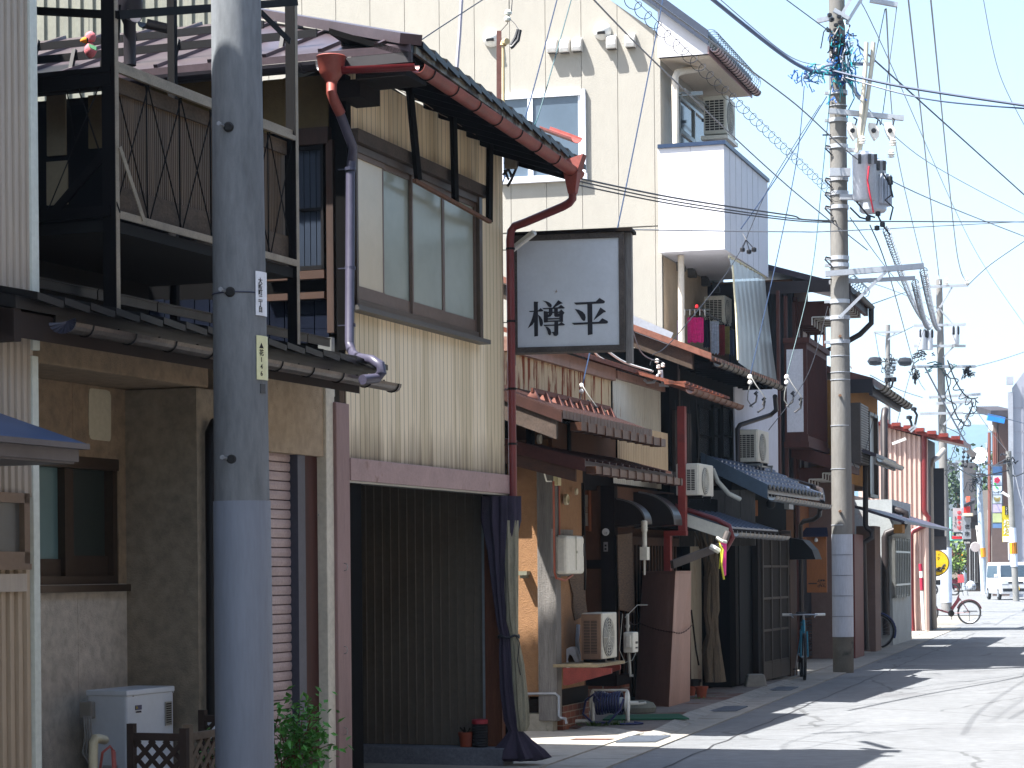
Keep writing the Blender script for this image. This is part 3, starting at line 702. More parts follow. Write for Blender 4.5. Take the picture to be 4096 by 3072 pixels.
# window
a0,_ = FC.hit(1411,900,.04); a1,_ = FC.hit(1912,1100,.04); h1 = 4.56; h0 = 3.445
b = MB()
for q in [(a0,a1,h1-.05,h1,0,.07),(a0,a1,h0,h0+.045,0,.07),(a0,a0+.03,h0,h1,0,.07),(a1-.06,a1,h0,h1,0,.08)]: b.box(FC,*q)
W_ = b.build('window', M('bronze_sash', (84,72,62), .4, .4), C)
b = MB(); b.box(FC, a0-.04, a1+.12, h0-.035, h0-.002, 0, .10); b.build('sill', M('sill_metal', (84,82,80), .45, .3), W_)
mul = [FC.hit(x,1000,.05)[0] for x in (1537,1647,1776)]
xs = [a0+.03]+mul+[a1-.06]
pg = glass('frosted_window_glass', (196,184,160), .22, .7, var=.1)
pg2 = glass('frosted_grey_glass', (150,158,148), .2, .7, var=.12)
for i in range(4):
    o = .03 if i % 2 else .045
    if i == 3: o = .035
    b = MB(); b.box(FC, xs[i], xs[i+1], h0+.05, h0+.14, o-.012, o+.012); b.box(FC, xs[i], xs[i+1], h1-.085, h1-.05, o-.012, o+.012)
    b.box(FC, xs[i]-.012, xs[i]+.012, h0+.05, h1-.05, o-.012, o+.014)
    if i == 3: b.box(FC, xs[i]-.035, xs[i]+.012, h0+.05, h1-.05, o-.012, o+.016); b.box(FC, xs[i+1]-.03, xs[i+1], h0+.05, h1-.05, o-.012, o+.014)
    s_ = b.build('sash', M('sash_brown', (104,88,78) if i < 3 else (104,88,78), .45, .3), W_)
    MB().box(FC, xs[i]+.012, xs[i+1]-.0, h0+.14, h1-.085, o-.006, o-.002).build('pane', pg if i == 0 else pg2, W_)
b = MB(); b.box(FC, a0-.03, a1+.09, h1+.01, h1+.10, 0, .10); b.build('window_hood', M('weathered_hood_wood', (70,60,52), .85, var=.3, scale=5, fine=.25, bump=.4), C)
# hanging rack boards below the eave
for (xa,ya,xb,yb) in [(1634,309,1673,721),(1812,418,1821,805),(1960,509,1957,885)]:
    b = MB(); pa = FC.at(xa,ya,.14); pb = FC.at(xb,yb,.14)
    b.bar(pa, pb, .085, .03, up=(FC.n.x,FC.n.y,0)); b.build('rack_strut', blkwood, C)
b = MB(); b.bar(FC.at(1657,722,.15), FC.at(1960,888,.15), .03, .025); b.build('rack_rail', brnwood, C)
# eave and roof
sK, zK = FC.hit(1644,175,.6); sR, zR = FC.hit(2300,650,.6)
OV = .6; PS = .39
def E(s): return zK+(zR-zK)*(s-sK)/(sR-sK)
K = FC.pt(sK, zK, OV)
rb = M('dark_fascia', (44,42,44), .6, var=.2)
D_ = 2.3
rin0 = FC.pt(sK+.9, E(sK+.9)+.9*PS, OV-.9); rin1 = FC.pt(sR, E(sR)+.9*PS, OV-.9)
b = MB(); b.slab(K, FC.pt(sR,zR,OV), rin1, rin0, .05); b.slab(rin0-V(0,0,.1), rin1-V(0,0,.1), FC.pt(sR, E(sR)+.15, OV-3.2), FC.pt(sK+2.5, zK+.15, OV-3.2), .05); R1 = b.build('street_roof_with_shade_slab', tileblk, C)  # second slab is hidden, added to keep sun off the hanging sign
b = MB(); s_ = sK+.12; st = .222
while s_ < sR-.02:
    z_ = E(s_); dd = min(.8, s_-sK)
    b.hexa([FC.pt(s_,z_-.0,OV+.04),FC.pt(s_+st*1.06,E(s_+st)-.028,OV+.04),FC.pt(s_+st*1.06,E(s_+st)-.028+PS*dd,OV-dd),FC.pt(s_,z_+PS*dd,OV-dd),
            FC.pt(s_,z_+.045,OV+.04),FC.pt(s_+st*1.06,E(s_+st)+.012,OV+.04),FC.pt(s_+st*1.06,E(s_+st)+.012+PS*dd,OV-dd),FC.pt(s_,z_+.045+PS*dd,OV-dd)])
    s_ += st
b.build('eave_tiles', tileblk, R1)
b = MB(); b.hexa([FC.pt(sK+.06,zK-.055,OV-.01),FC.pt(sR,zR-.055,OV-.01),FC.pt(sR,zR-.055,OV+.012),FC.pt(sK+.06,zK-.055,OV+.012),FC.pt(sK+.06,zK-.005,OV-.01),FC.pt(sR,zR-.005,OV-.01),FC.pt(sR,zR-.005,OV+.012),FC.pt(sK+.06,zK-.005,OV+.012)])
b.build('fascia', M('mossy_flashing', (128,130,118), .5, .2, var=.3, scale=8, dirt=(60,54,44), dscale=7, dth=.45), R1)
b = MB(); b.hexa([FC.pt(sK,zK-.09,OV-.02),FC.pt(sR,zR-.09,OV-.02),FC.pt(sR,zR+.12,0),FC.pt(sK,zK+.12,0),FC.pt(sK,zK-.05,OV-.02),FC.pt(sR,zR-.05,OV-.02),FC.pt(sR,zR+.16,0),FC.pt(sK,zK+.16,0)])
k = sK+.2
while k < sR:
    b.hexa([FC.pt(k,E(k)-.15,OV-.03),FC.pt(k+.05,E(k)-.15,OV-.03),FC.pt(k+.05,E(k)+.04,0),FC.pt(k,E(k)+.04,0),FC.pt(k,E(k)-.09,OV-.03),FC.pt(k+.05,E(k)-.09,OV-.03),FC.pt(k+.05,E(k)+.12,0),FC.pt(k,E(k)+.12,0)]); k += .3
b.build('rafters', blkwood, R1)
# camera-side metal roof
mr = M('purple_brown_roof_metal', (76,64,68), .34, .3, var=.2, scale=3, fine=.12, spec=.7)
Ks, Ko = None, None
sL = -5.2
kk = K-Vector((FC.p.x, FC.p.y, 0)); ks = kk.xy.dot(FCs.u); ko = kk.xy.dot(FCs.n)
zc = zK
def cam_roof(s, o): return FCs.pt(s, zc+(ko-o)*PS, o)
b = MB(); b.slab(cam_roof(sL,ko), cam_roof(ks,ko), cam_roof(ks-D_,ko-D_), cam_roof(sL,ko-D_), .05); R2 = b.build('side_roof', mr, C)
b = MB(); s_ = ks-.25
while s_ > sL:
    far = min(D_, ks-s_)
    b.bar(cam_roof(s_,ko)+V(0,0,.012), cam_roof(s_,ko-far)+V(0,0,.012), .03, .026); s_ -= .42
b.bar(cam_roof(ks,ko)+V(0,0,.03), cam_roof(ks-D_,ko-D_)+V(0,0,.06), .16, .07)
b.build('standing_seams', mr, R2)
b = MB()
for oo in (.35, 1.15):
    b.bar(cam_roof(sL,ko-oo)+V(0,0,.09), cam_roof(ks-oo-.5,ko-oo)+V(0,0,.09), .02, .055)
    s_ = ks-oo-.75
    while s_ > sL: b.bar(cam_roof(s_,ko-oo+.06), cam_roof(s_,ko-oo)+V(0,0,.14), .03, .03); s_ -= .84
b.build('snow_guard', dkmetal, R2)
b = MB(); b.box(FCs, sL, ks, zc-.12, zc-.052, ko-.03, ko); b.build('fascia', rb, R2)
b = MB(); b.box(FCs, ks-.6, ks-.42, zc-.30, zc-.18, ko-.45, ko-.1); b.box(FCs, ks-.42, ks-.05, zc-.2, zc-.13, ko-.4, ko-.03); b.build('purlin_end', dkwood, R2)
# side wall facing the camera, upper floor
b = MB()
b.box(FCs, -5.2, -.002, 0, 5.0, -.25, -.06); b.box(FCs, -6, -2.75, 0, 6.5, .01, 3.5); SW = b.build('side_wall', blkwood, C)  # second box is an unseen wing block, added to keep sun off this wall
def spanel(x0,y0,x1,y1,mat,name,o=-.04,t=.02):
    return MB().rbox(FCs, x0,y0,x1,y1, o-t, o, ref=o).build(name, mat, C)
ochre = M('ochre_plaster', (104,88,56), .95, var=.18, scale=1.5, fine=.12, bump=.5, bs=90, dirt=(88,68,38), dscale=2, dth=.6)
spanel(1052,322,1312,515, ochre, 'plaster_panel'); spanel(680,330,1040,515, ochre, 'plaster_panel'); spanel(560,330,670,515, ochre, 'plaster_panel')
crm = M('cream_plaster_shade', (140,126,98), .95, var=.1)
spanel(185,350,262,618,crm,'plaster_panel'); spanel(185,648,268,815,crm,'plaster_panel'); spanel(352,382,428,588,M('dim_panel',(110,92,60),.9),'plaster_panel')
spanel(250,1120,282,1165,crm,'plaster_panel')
b = MB().rbox(FCs, 1302,560,1336,1330,-.055,.01); b.rbox(FCs,1185,515,1310,572,-.05,.02); b.build('wall_post', M('aged_brown_post', (52,36,28), .8, var=.3, scale=4, st=(3,3,.2), fine=.3), C)
b = MB().rbox(FCs, 1338,300,1392,1400,-.055,.03); b.build('corner_post', blkwood, C)
a0_,a1_,h0_,h1_ = FCs.rc(1188, 588, 1300, 1078, -.02)
b = MB(); b.box(FCs,a0_,a1_,h1_-.03,h1_,-.05,0); b.box(FCs,a0_,a1_,h0_,h0_+.03,-.05,0); b.box(FCs,a1_-.02,a1_,h0_,h1_,-.05,0)
hm = FCs.hit(1200,842,-.02)[1]; b.box(FCs,a0_,a1_,hm-.01,hm+.01,-.05,-.005); sw = b.build('side_window', dkmetal, C)
gb = glass('blue_wired_glass', (44,52,64), .3, .6, var=.2)
b = MB()
n = 4
for i in range(n):
    for (lo,hi) in ((h0_+.03,hm-.01),(hm+.01,h1_-.03)): b.box(FCs,a0_+(a1_-.02-a0_)*i/n+.003,a0_+(a1_-.02-a0_)*(i+1)/n-.003,lo,hi,-.04,-.03)
b.build('pane', gb, sw)
b = MB().rbox(FCs, 1065,1092,1296,1112,-.055,.0); b.rbox(FCs,1065,1178,1296,1192,-.055,-.0); b.build('wood_sill', M('orange_brown_sill', (58,38,27), .6, var=.2), C)
b = MB()
for i in range(14):
    for j in range(3):
        x_ = 480+i*60; y_ = 1200+j*58
        r_ = FCs.rc(x_, y_, x_+56, y_+54, -.045); b.box(FCs,*r_,-.06,-.045)
b.build('wall_tiles', M('navy_wall_tile', (20,25,38), .25, var=.3, scale=2, spec=.6), C)
# gutters on the camera side and street side
gg = M('grey_vinyl_gutter', (42,39,44), .4, var=.15)
gp = M('grey_purple_downspout', (66,64,80), .4, var=.14, scale=4, dirt=(80,60,52), dscale=2, dth=.66)
b = MB(); zg = FCs.hit(1150,250,ko+.07)[1]
b.gutter(FCs.pt(sL,zg+.0,ko+.07), FCs.pt(FCs.hit(1275,260,ko+.07)[0],zg-.02,ko+.07), .06); b.rings(FCs.pt(sL,zg+.0,ko+.07), FCs.pt(FCs.hit(1275,260,ko+.07)[0],zg-.02,ko+.07), .062, .6,.005); b.build('side_gutter', gg, C)
fx, fz = FCs.hit(1325, 225, ko+.07)
fc = FCs.pt(fx, FCs.hit(1325,332,ko+.07)[1], ko+.07)
sc1 = 15.1/9000
b = MB(); b.lathe(fc, [(24*sc1,0),(26*sc1,8*sc1),(40*sc1,26*sc1),(50*sc1,44*sc1),(58*sc1,100*sc1),(62*sc1,104*sc1),(58*sc1,108*sc1),(50*sc1,60*sc1)], 20)
fu = b.build('rain_funnel', M('salmon_red_pipe', (128,64,54), .45, var=.12, scale=5, fine=.08), C, smooth=True)
dp = [fc, P(1326,372,15.12), P(1338,405,15.15), P(1362,455,15.2)]
b = MB(); b.tube(dp, .036, 12); b.build('pipe_elbow', MC['salmon_red_pipe'], C, smooth=True)
yo = FC.pt(.02,0,.1)
dpp = [P(1356,445,15.2), P(1412,590,15.35), FC.at(1408,640,.08), FC.at(1402,700,.08), FC.at(1398,1370,.08), FC.at(1402,1395,.10), FC.at(1415,1420,.22), FC.at(1440,1432,.38), FC.at(1490,1440,.56), FC.at(1522,1460,.62), FC.at(1527,1490,.63), FC.at(1508,1513,.60), FC.at(1450,1519,.57)]
b = MB(); b.tube(dpp, .032, 12); d_ = b.build('downspout', gp, C, smooth=True)
b = MB()
for yy in (675,1072,1300):
    q = FC.at(1401,yy,.08); b.lathe(q-V(0,0,.012), [(.037,0),(.037,.022)], 12); b.bar(q, q-V(FC.n.x,FC.n.y,0)*.09+V(0,0,.0), .02,.006)
b.build('pipe_clip', M('clip_metal', (70,72,90), .4, .4), d_)
# red gutters
g0s, g0z = FC.hit(1668,258,.68); g1s, g1z = FC.hit(2312,692,.68)
gA = FC.pt(g0s, g0z, .68); gB = FC.pt(g1s, g1z, .68)
b = MB(); b.gutter(gA, gB, .058, .004, 10); G = b.build('red_gutter', red, C, smooth=True)
b = MB(); b.rings(gA, gB, .062, .44, .006); b.build('gutter_hangers', dkmetal, G)
b = MB(); b.gutter(fc+V(.05,-.0,.10), gA+V(0,0,.0), .042); b.build('linking_gutter', dkred, C, smooth=True)
# far end funnel + return gutter
hB = FC.at(2290, 700, .68)
b = MB(); ff = Fr(hB.x, hB.y, .3595)
zt2 = FC.hit(2290,560,.68)[1]; zm = FC.hit(2290,690,.68)[1]; zb2 = FC.hit(2290,775,.68)[1]
g = ff.pt
b.hexa([g(-.03,zb2,-.03),g(.03,zb2,-.03),g(.03,zb2,.03),g(-.03,zb2,.03),g(-.055,zm,-.06),g(.055,zm,-.06),g(.055,zm,.06),g(-.055,zm,.06)])
b.hexa([g(-.06,zm+.004,-.05),g(.06,zm+.004,-.05),g(.06,zm+.004,.06),g(-.06,zm+.004,.06),g(-.065,zm+.09,-.05),g(.065,zm+.09,-.05),g(.065,zm+.14,.1),g(-.03,zm+.14,.1)])
b.build('rain_head', MC['iron_red_paint'], C)
b = MB(); b.gutter(P(2180,505,19.6), P(2306,550,18.75), .05); b.gutter(P(2240,655,18.9), P(2318,690,18.7), .05); b.build('return_gutter', red, C)
rd = [P(2290,770,18.1), P(2290,795,18.12), P(2276,812,18.15), P(2252,826,18.2), P(2100,890,18.45), P(2058,905,18.5), P(2044,925,18.5), P(2040,960,18.5), P(2052,1995,18.5), P(2056,2400,18.5)]
b = MB(); b.tube(rd, .034, 12); d_ = b.build('red_downspout', dkred, C, smooth=True)
b = MB()
for yy in (1000,1290,1560,1780):
    q = P(2041+ (yy-960)*.0115, yy, 18.5); b.lathe(q, [(.038,0),(.038,.018)], 12); b.bar(q, q-V(.12,0,0), .012,.006)
b.build('pipe_clip', dkmetal, d_)
# insulators + wire on the wall
ins = M('porcelain', (206,208,198), .25, var=.05)
knob = None
for px_,py_ in [(1623,347),(1672,357),(1749,425),(1793,437),(1903,515),(1945,528)]:
    q = FC.at(px_,py_,.07)
    b = MB(); b.lathe(q-V(0,0,.02), [(.02,0),(.022,.012),(.016,.018),(.022,.024),(.02,.04)], 10); b.build('insulator', ins, C, smooth=True)
b = MB(); chain_ = [FC.at(x,y,.06) for x,y in [(1520,285),(1580,330),(1623,352),(1700,395),(1749,430),(1793,450),(1850,490),(1903,520),(1945,535)]]
b.tube(chain_, .003, 4); b.tube([p+V(.02,0,-.05) for p in chain_], .003, 4); b.build('wall_cable', M('old_cable', (120,100,78), .7), C)
# bird-nest of cables and bracket at the far corner
b = MB()
for pts in [[(2018,560),(2042,610),(2048,660),(2012,700)],[(2072,590),(2070,660),(2045,720),(2030,745)],[(2018,680),(2035,720),(2045,700),(2020,650)],[(2060,545),(2062,600),(2055,640)]]:
    b.tube([P(x,y,18.45) for x,y in pts], .012, 6)
b.build('cable_loops', wirem, C, smooth=True)
b = MB(); b.box(FCf, .05,.14, P(2030,680,18.5).z, P(2030,560,18.5).z, .0,.06); b.build('cable_box', M('box_grey', (110,104,94), .7), C)
# carport
ribm = M('brown_ribbed_sheet', (98,90,78), .55, .1, var=.1, scale=2)
far0 = FCf.hit(1390,2500)[0]; far1 = FCf.hit(1936,2500)[0]; kz = FCf.hit(1600,2976)[1]
b = MB().corr(FCf, -3.1, far1, kz, zS0-.0, -.0, .0745, .011, 'rib'); b.build('carport_wall', ribm, C)
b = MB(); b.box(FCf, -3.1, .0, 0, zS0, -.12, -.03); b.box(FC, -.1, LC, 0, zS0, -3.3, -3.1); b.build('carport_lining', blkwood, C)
b = MB(); b.box(FCf, far1, far1+.025, kz-.05, zS0-.12, -.03,.04); b.build('grey_pipe', M('grey_conduit', (120,126,128), .5), C)
b = MB(); b.box(FCf, far1+.026, -.02, 0, zS0-.12, -.05, .05); b.build('carport_post', M('carport_post_wood', (96,56,34), .8, var=.3, scale=5, st=(3,3,.2), fine=.25), C)
b = MB(); b.box(FCf, -3.1, .06, -.02, kz-.002, .0, .24); b.build('carport_kerb', M('kerb_concrete', (96,100,108), .9, var=.25, scale=4, fine=.2, bump=.5), C, bev=.01)
b = MB(); x_ = FC.hit(1394,2400,.02)[0]; x0_ = FC.hit(1341,2400,.02)[0]
b.box(FC, x0_, x_, 0, FC.hit(1360,1612,.02)[1], -.12, .04); b.build('front_post', M('dusty_pink_post', (140,114,112), .55, .1, var=.14, scale=3, st=(2,2,.3)), C, bev=.006)
b = MB(); b.box(FC, x0_+.02, x0_+.07, 2.8, 3.2, -.1, .0)
for yy in (2268,2600,2925):
    q = FC.at(1376,yy,.045); b.tube([q+V(0,0,.025), q+V(.02,-.01,.02), q+V(.025,-.012,0), q+V(.02,-.01,-.02), q+V(0,0,-.025)], .003, 5)
b.build('hook', alu, C)
# grey corrugated building behind the metal roof, top left
b = MB().corr(Fr(-6,21,u=(.97,-.24)), -2, 3.52, 3, 9, 0, .12, .02, 'trap'); 
tag(b.build('wall', M('grey_green_sheet', (128,128,116), .6, var=.1)) , 'grey ribbed metal wall behind the brown metal roof, top left', 'wall')
# drain pipe of the upper roof
r = root('roof_drainpipe', P(520,260,14.6), 'dark grey drainpipe with funnel standing on the brown metal roof', 'drainpipe')
s6 = 14.6/9000
b = MB(); b.lathe(P(520,262,14.6), [(25*s6,0),(25*s6,165*s6),(34*s6,185*s6),(38*s6,200*s6),(52*s6,225*s6),(55*s6,270*s6)], 14); b.build('pipe', gg, r, smooth=True)
b = MB(); b.gutter(P(455,20,14.6), P(540,60,14.3), .05); b.gutter(P(570,80,14.6), P(690,108,14.8), .05); b.build('gutter', gg, r)

# ------------------------------------------------------------------ curtain bundle
def cloth(name, rings_, mat, parent=None, n=48, folds=9, amp=.16, seed=1):
    rnd = random.Random(seed); ph = [rnd.uniform(0, 6.28) for _ in range(4)]
    b = MB(); vs = []
    for j, (c, ra, rbb, fa) in enumerate(rings_):
        for k in range(n):
            t = 2*math.pi*k/n
            f = 1+fa*amp*(math.sin(folds*t+ph[0])+.5*math.sin((folds*2-1)*t+ph[1]+.3*j))
            vs.append(Vector(c)+V(math.cos(t)*ra*f, math.sin(t)*rbb*f, 0))
    m = len(rings_)
    fs = [(i*n+k, i*n+(k+1) % n, (i+1)*n+(k+1) % n, (i+1)*n+k) for i in range(m-1) for k in range(n)]+[tuple(range(n-1,-1,-1)), tuple((m-1)*n+k for k in range(n))]
    b.add(vs, fs); return b.build(name, mat, parent, smooth=True)
dC = 18.35; s7 = dC/9000
navy = M('navy_canvas', (52,46,62), .9, var=.2, scale=8, st=(3,3,1), fine=.15, bump=.5, bs=120)
mesh_ = M('grey_beige_netting', (142,138,118), .9, var=.22, scale=9, st=(4,4,.5), fine=.2, bump=.6, bs=160)
Cu = root('tied_curtain', P(2080,3037,dC), 'navy and grey carport curtain tied in a bundle at the house corner', 'curtain')
def ring(xl, xr, y, fa=1., dd=0, el=.62): 
    c = P((xl+xr)/2, y, dC+dd); return (c, (xr-xl)/2*s7, (xr-xl)/2*s7*el, fa)
cloth('canvas', [ring(1938,2070,1985,1.2), ring(1936,2072,2080,1.2), ring(1956,2052,2200,1.), ring(1972,2040,2350,.9), ring(1990,2044,2500,.6), ring(2000,2046,2540,.25), ring(1998,2060,2600,.7), ring(2004,2076,2750,.9), ring(2018,2092,2880,.8), ring(2034,2090,2925,.35), ring(2014,2118,2960,1.), ring(1984,2160,3000,1.1), ring(1974,2184,3030,1.1), ring(1990,2150,3042,.9)], navy, Cu, n=90, folds=9, seed=3)
cloth('netting', [ring(2008,2068,2082,1.1,-.02,.75), ring(2012,2068,2300,1.,-.02,.75), ring(2026,2070,2480,.7,-.02,.7), ring(2040,2072,2540,.3,-.02,.7), ring(2048,2094,2660,.8,-.02,.7), ring(2052,2110,2820,.9,-.02,.7), ring(2062,2114,2900,.7,-.02,.7), ring(2072,2106,2925,.4,-.02,.7)], mesh_, Cu, n=64, folds=7, seed=8)
b = MB(); c, ra, rb_, _f = ring(1994,2076,2546); b.tube([c+V(math.cos(t*math.pi/12)*ra, math.sin(t*math.pi/12)*ra*.75, .01*math.sin(t)) for t in range(25)], .01, 6)
b.tube([P(2060,2540,dC-.07), P(2078,2570,dC-.07), P(2070,2640,dC-.07), P(2082,2700,dC-.07)], .004, 5); b.tube([P(2018,2250,dC-.09), P(2024,2350,dC-.07), P(2024,2490,dC-.06)], .004, 5); b.build('cord', wirem, Cu)
# pots on the kerb
kt = kz
q = FCf.at(1865,2970,.14); b = MB(); b.lathe(V(q.x,q.y,kt), [(.05,0),(.06,.08),(.068,.1),(.068,.12),(.055,.12),(.05,.1)], 16); r = root('flower_pot', V(q.x,q.y,kt), 'small terracotta pot on the carport kerb beside the black bucket', 'flower pot')
b.build('pot', M('terracotta', (130,62,40), .85), r, smooth=True)
b = MB(); 
for k in range(7): b.tube([V(q.x,q.y,kt+.1), V(q.x+random.uniform(-.05,.05),q.y,kt+random.uniform(.13,.17))], .006, 4)
b.build('dry_plant', dkwood, r)
q = FCf.at(1920,2970,.13); r = root('ridged_bucket', V(q.x,q.y,kt), 'ridged black plastic bucket with a red lid on the carport kerb', 'bucket')
pf = []
for k in range(9): pf += [(.062,k*.022),(.068,k*.022+.01)]
b = MB(); b.lathe(V(q.x,q.y,kt), pf, 18); b.build('bucket', rubber, r, smooth=True)
b = MB(); b.lathe(V(q.x,q.y,kt+.19), [(.066,0),(.068,.03),(.06,.036)], 18); b.build('lid', M('faded_red_plastic', (150,46,56), .5), r)

# ------------------------------------------------------------------ hanging lightbox sign
q = P(2061, 1180, 18.75); FS = Fr(q.x, q.y, u=(.98,-.2))
Sg = root('hanging_sign', q, 'square white hanging shop sign with two large black kanji', 'sign')
fa0,fa1,fh0,fh1 = FS.rc(2046,945,2500,1400,0)
sgw = M('sign_frame_wood', (74,68,64), .8, var=.3, scale=6, fine=.3, bump=.3)
b = MB(); T = .17
b.box(FS, fa0, fa1, fh1-.045, fh1, -T, .012); b.box(FS, fa0, fa1, fh0, fh0+.045, -T, .012); b.box(FS, fa0, fa0+.045, fh0+.045, fh1-.045, -T, .012); b.box(FS, fa1-.045, fa1, fh0+.045, fh1-.045, -T, .012)
b.build('frame', sgw, Sg)
b = MB(); b.box(FS, fa0-.03, fa1+.07, fh1+.001, fh1+.028, -T-.05, .04); b.build('top_cap', dkwood, Sg)
b = MB(); b.box(FS, fa1+.001, fa1+.05, fh0-.1, fh1, -T+.02, -.05); b.box(FS, fa0-.04, fa0-.001, fh0-.09, fh1, -T+.02, -.02); b.build('upright', greywood, Sg)
spm = M('sign_acrylic', (196,202,208), .35, var=.05, scale=3, fine=.03, dirt=(120,100,76), dscale=9, dth=.70, dw=.03)
b = MB(); b.box(FS, fa0+.045, fa1-.045, fh0+.045, fh1-.045, -T+.01, -.004); b.build('panel', spm, Sg)
Z = 5.82
def st_(pts, o=0):
    return [FS.at(2080+x/Z, 1160+y/Z, .0) for x, y in pts]
strokes = [
 # 平
 [(1252,293),(1765,268),(1850,182),(1970,255),(1975,290),(1940,312),(1300,342)],
 [(1565,300),(1680,300),(1690,1030),(1578,1050)],
 [(1275,440),(1370,460),(1460,505),(1515,570),(1530,640),(1515,710),(1480,722),(1440,690),(1380,590)],
 [(1872,405),(1995,490),(1990,515),(1950,520),(1708,708)],
 [(1200,765),(1835,738),(1915,655),(2040,720),(2050,760),(2010,780),(1255,810)],
 # 樽 tree radical
 [(320,268),(430,275),(415,300),(420,1070),(332,1085)],
 [(203,487),(415,480),(480,420),(545,475),(520,500),(230,512)],
 [(318,500),(330,520),(330,740),(300,800),(180,893),(260,720),(300,600)],
 [(418,570),(480,620),(525,700),(535,770),(520,830),(485,852),(462,820),(440,680)],
 # right: top dots
 [(525,245),(620,262),(700,300),(738,345),(735,390),(705,405),(660,385),(600,300)],
 [(893,235),(1003,308),(945,322),(800,405),(762,405)],
 [(522,422),(885,402),(955,345),(1042,412),(1025,430),(545,450)],
 [(552,488),(655,505),(645,750),(555,758)],
 [(915,500),(960,450),(1038,528),(1002,575),(1002,742),(918,745)],
 [(640,508),(920,502),(920,532),(640,540)],
 [(672,440),(758,440),(755,560),(720,610),(640,640),(640,610),(672,560)],
 [(795,440),(880,440),(880,545),(920,545),(918,610),(900,625),(820,625),(798,600)],
 [(640,660),(915,650),(915,678),(640,688)],
 [(640,715),(915,705),(915,735),(640,742)],
 [(543,812),(890,802),(965,745),(1045,800),(1030,822),(570,840)],
 [(802,735),(890,735),(892,1030),(860,1065),(820,1072),(785,1060),(770,1010),(728,985),(800,972)],
 [(590,848),(660,870),(710,920),(728,990),(715,1045),(685,1055),(660,1030),(640,950)]]
ink2 = M('sign_lettering_black', (16,16,30), .5)
for grp in (strokes[:5], strokes[5:]):
    b = MB()
    for i, s in enumerate(grp):
        n3 = V(FS.n.x, FS.n.y, 0); q = [p-n3*.0035 for p in st_(s)]
        b.prism(q, n3*(.003+.0004*i))
    b.build('kanji', ink2, Sg)
# fluorescent lamp fitting over the sign
r = root('strip_light', P(2100,970,18.9), 'white fluorescent strip light slanting above the hanging sign', 'lamp')
b = MB(); b.bar(P(2046,1000,18.6), P(2138,928,18.45), .06, .035); b.build('housing', M('dirty_white_housing', (196,194,180), .6, var=.15, scale=14), r, bev=.008)
b = MB(); b.tube([P(2054,1002,18.55), P(2140,935,18.4)], .014, 8); b.build('tube', white, r)
# ================================================================== HOUSE D : brown walled shop
ochw = M('brown_clay_wall', (142,106,74), .95, var=.07, scale=1.5, fine=.1, bump=.7, bs=70)
copr = M('brown_painted_roof_metal', (70,46,40), .4, .2, var=.2, scale=5, fine=.15, spec=.6)
cgut = M('copper_brown_gutter', (84,58,46), .38, .4, var=.25, scale=8, fine=.2)
brick = None
def brickmat():
    m = M('red_brick', (120,64,44), .8, var=.25, scale=6, fine=.2); nt = m.node_tree; N = nt.nodes; L = nt.links; b = N['Principled BSDF']
    geo = N.new('ShaderNodeNewGeometry'); sep = N.new('ShaderNodeSeparateXYZ'); L.new(geo.outputs['Position'], sep.inputs[0])
    ad = N.new('ShaderNodeMath'); ad.operation = 'ADD'; L.new(sep.outputs['X'], ad.inputs[0]); L.new(sep.outputs['Y'], ad.inputs[1])
    cb = N.new('ShaderNodeCombineXYZ'); L.new(ad.outputs[0], cb.inputs[0]); L.new(sep.outputs['Z'], cb.inputs[1])
    br = N.new('ShaderNodeTexBrick'); br.inputs['Scale'].default_value = 1; br.inputs['Brick Width'].default_value = .2; br.inputs['Row Height'].default_value = .065; br.inputs['Mortar Size'].default_value = .006
    br.inputs['Color1'].default_value = (*lin((132,72,48)),1); br.inputs['Color2'].default_value = (*lin((96,50,36)),1); br.inputs['Mortar'].default_value = (*lin((140,126,110)),1)
    L.new(cb.outputs[0], br.inputs['Vector']); L.new(br.outputs['Color'], b.inputs['Base Color']); return m
brick = brickmat()
D = root('clay_wall_shop', FD.pt(2,0), 'low brown clay-walled shop with two stacked brown metal roofs', 'shop building')
S = lambda px, py=2300, o=0.: FD.hit(px, py, o)[0]
sH = S(2334,2300,0)                      # first step in the plan
b = MB(); b.box(FD, .06, sH, .42, 2.75, -1.2, -.0)
# camera-facing side wall with window-free clay finish
b.box(FDs, -3, -.06, .36, 2.9, -.14, .0)
b.build('clay_wall', ochw, D)
o2 = -.3
sH2 = FD.hit(2457,2830,o2)[0]
FDm = FD.perp(sH2)
b = MB(); b.box(FDm, -1.1, o2-.0, .3, 2.55, -.1, 0); b.box(FD, sH2, S(2478,2300,o2), .3, 2.55, o2-.12, o2); b.box(FD, sH2, S(2700,2300,o2), 2.1, 2.55, o2-.12, o2-.001); b.box(FD, sH-.3, S(2700,2300,-.6), 0, 2.6, -.75, -.62); b.build('clay_wall', M('brown_clay_wall_shaded', (84,54,34), .95, var=.1, scale=1.5, fine=.1, bump=.6, bs=70), D)  # darker copy of the clay wall, its shade put into the colour
b = MB(); b.box(FD, -.06, .1, .12, 2.6, -.16, .035); b.build('corner_post', greywood, D, bev=.008)
b = MB(); b.box(FDs, -3, -.06, .27, .33, -.14, .02); b.box(FDs, -3, -.06, .20, .265, -.14, .01); b.build('base_board', dkwood, D)
b = MB(); b.box(FDs, -3, -.02, 0, .19, -.2, .04); b.build('concrete_base', M('base_concrete', (150,144,130), .9, var=.15, scale=2, fine=.15, bump=.4, dirt=(84,74,60), dscale=4, dst=(2,2,.6), dth=.56, dw=.1), D)
b = MB(); b.box(FD, .11, sH+.02, 0, .26, -.3, .04); b.box(FDm, -1.1, o2+.03, 0, .30, -.3, .02); b.box(FD, sH2, S(2518,2750,o2+.03), 0, .30, -.6, o2+.03); b.build('brick_base', brick, D)
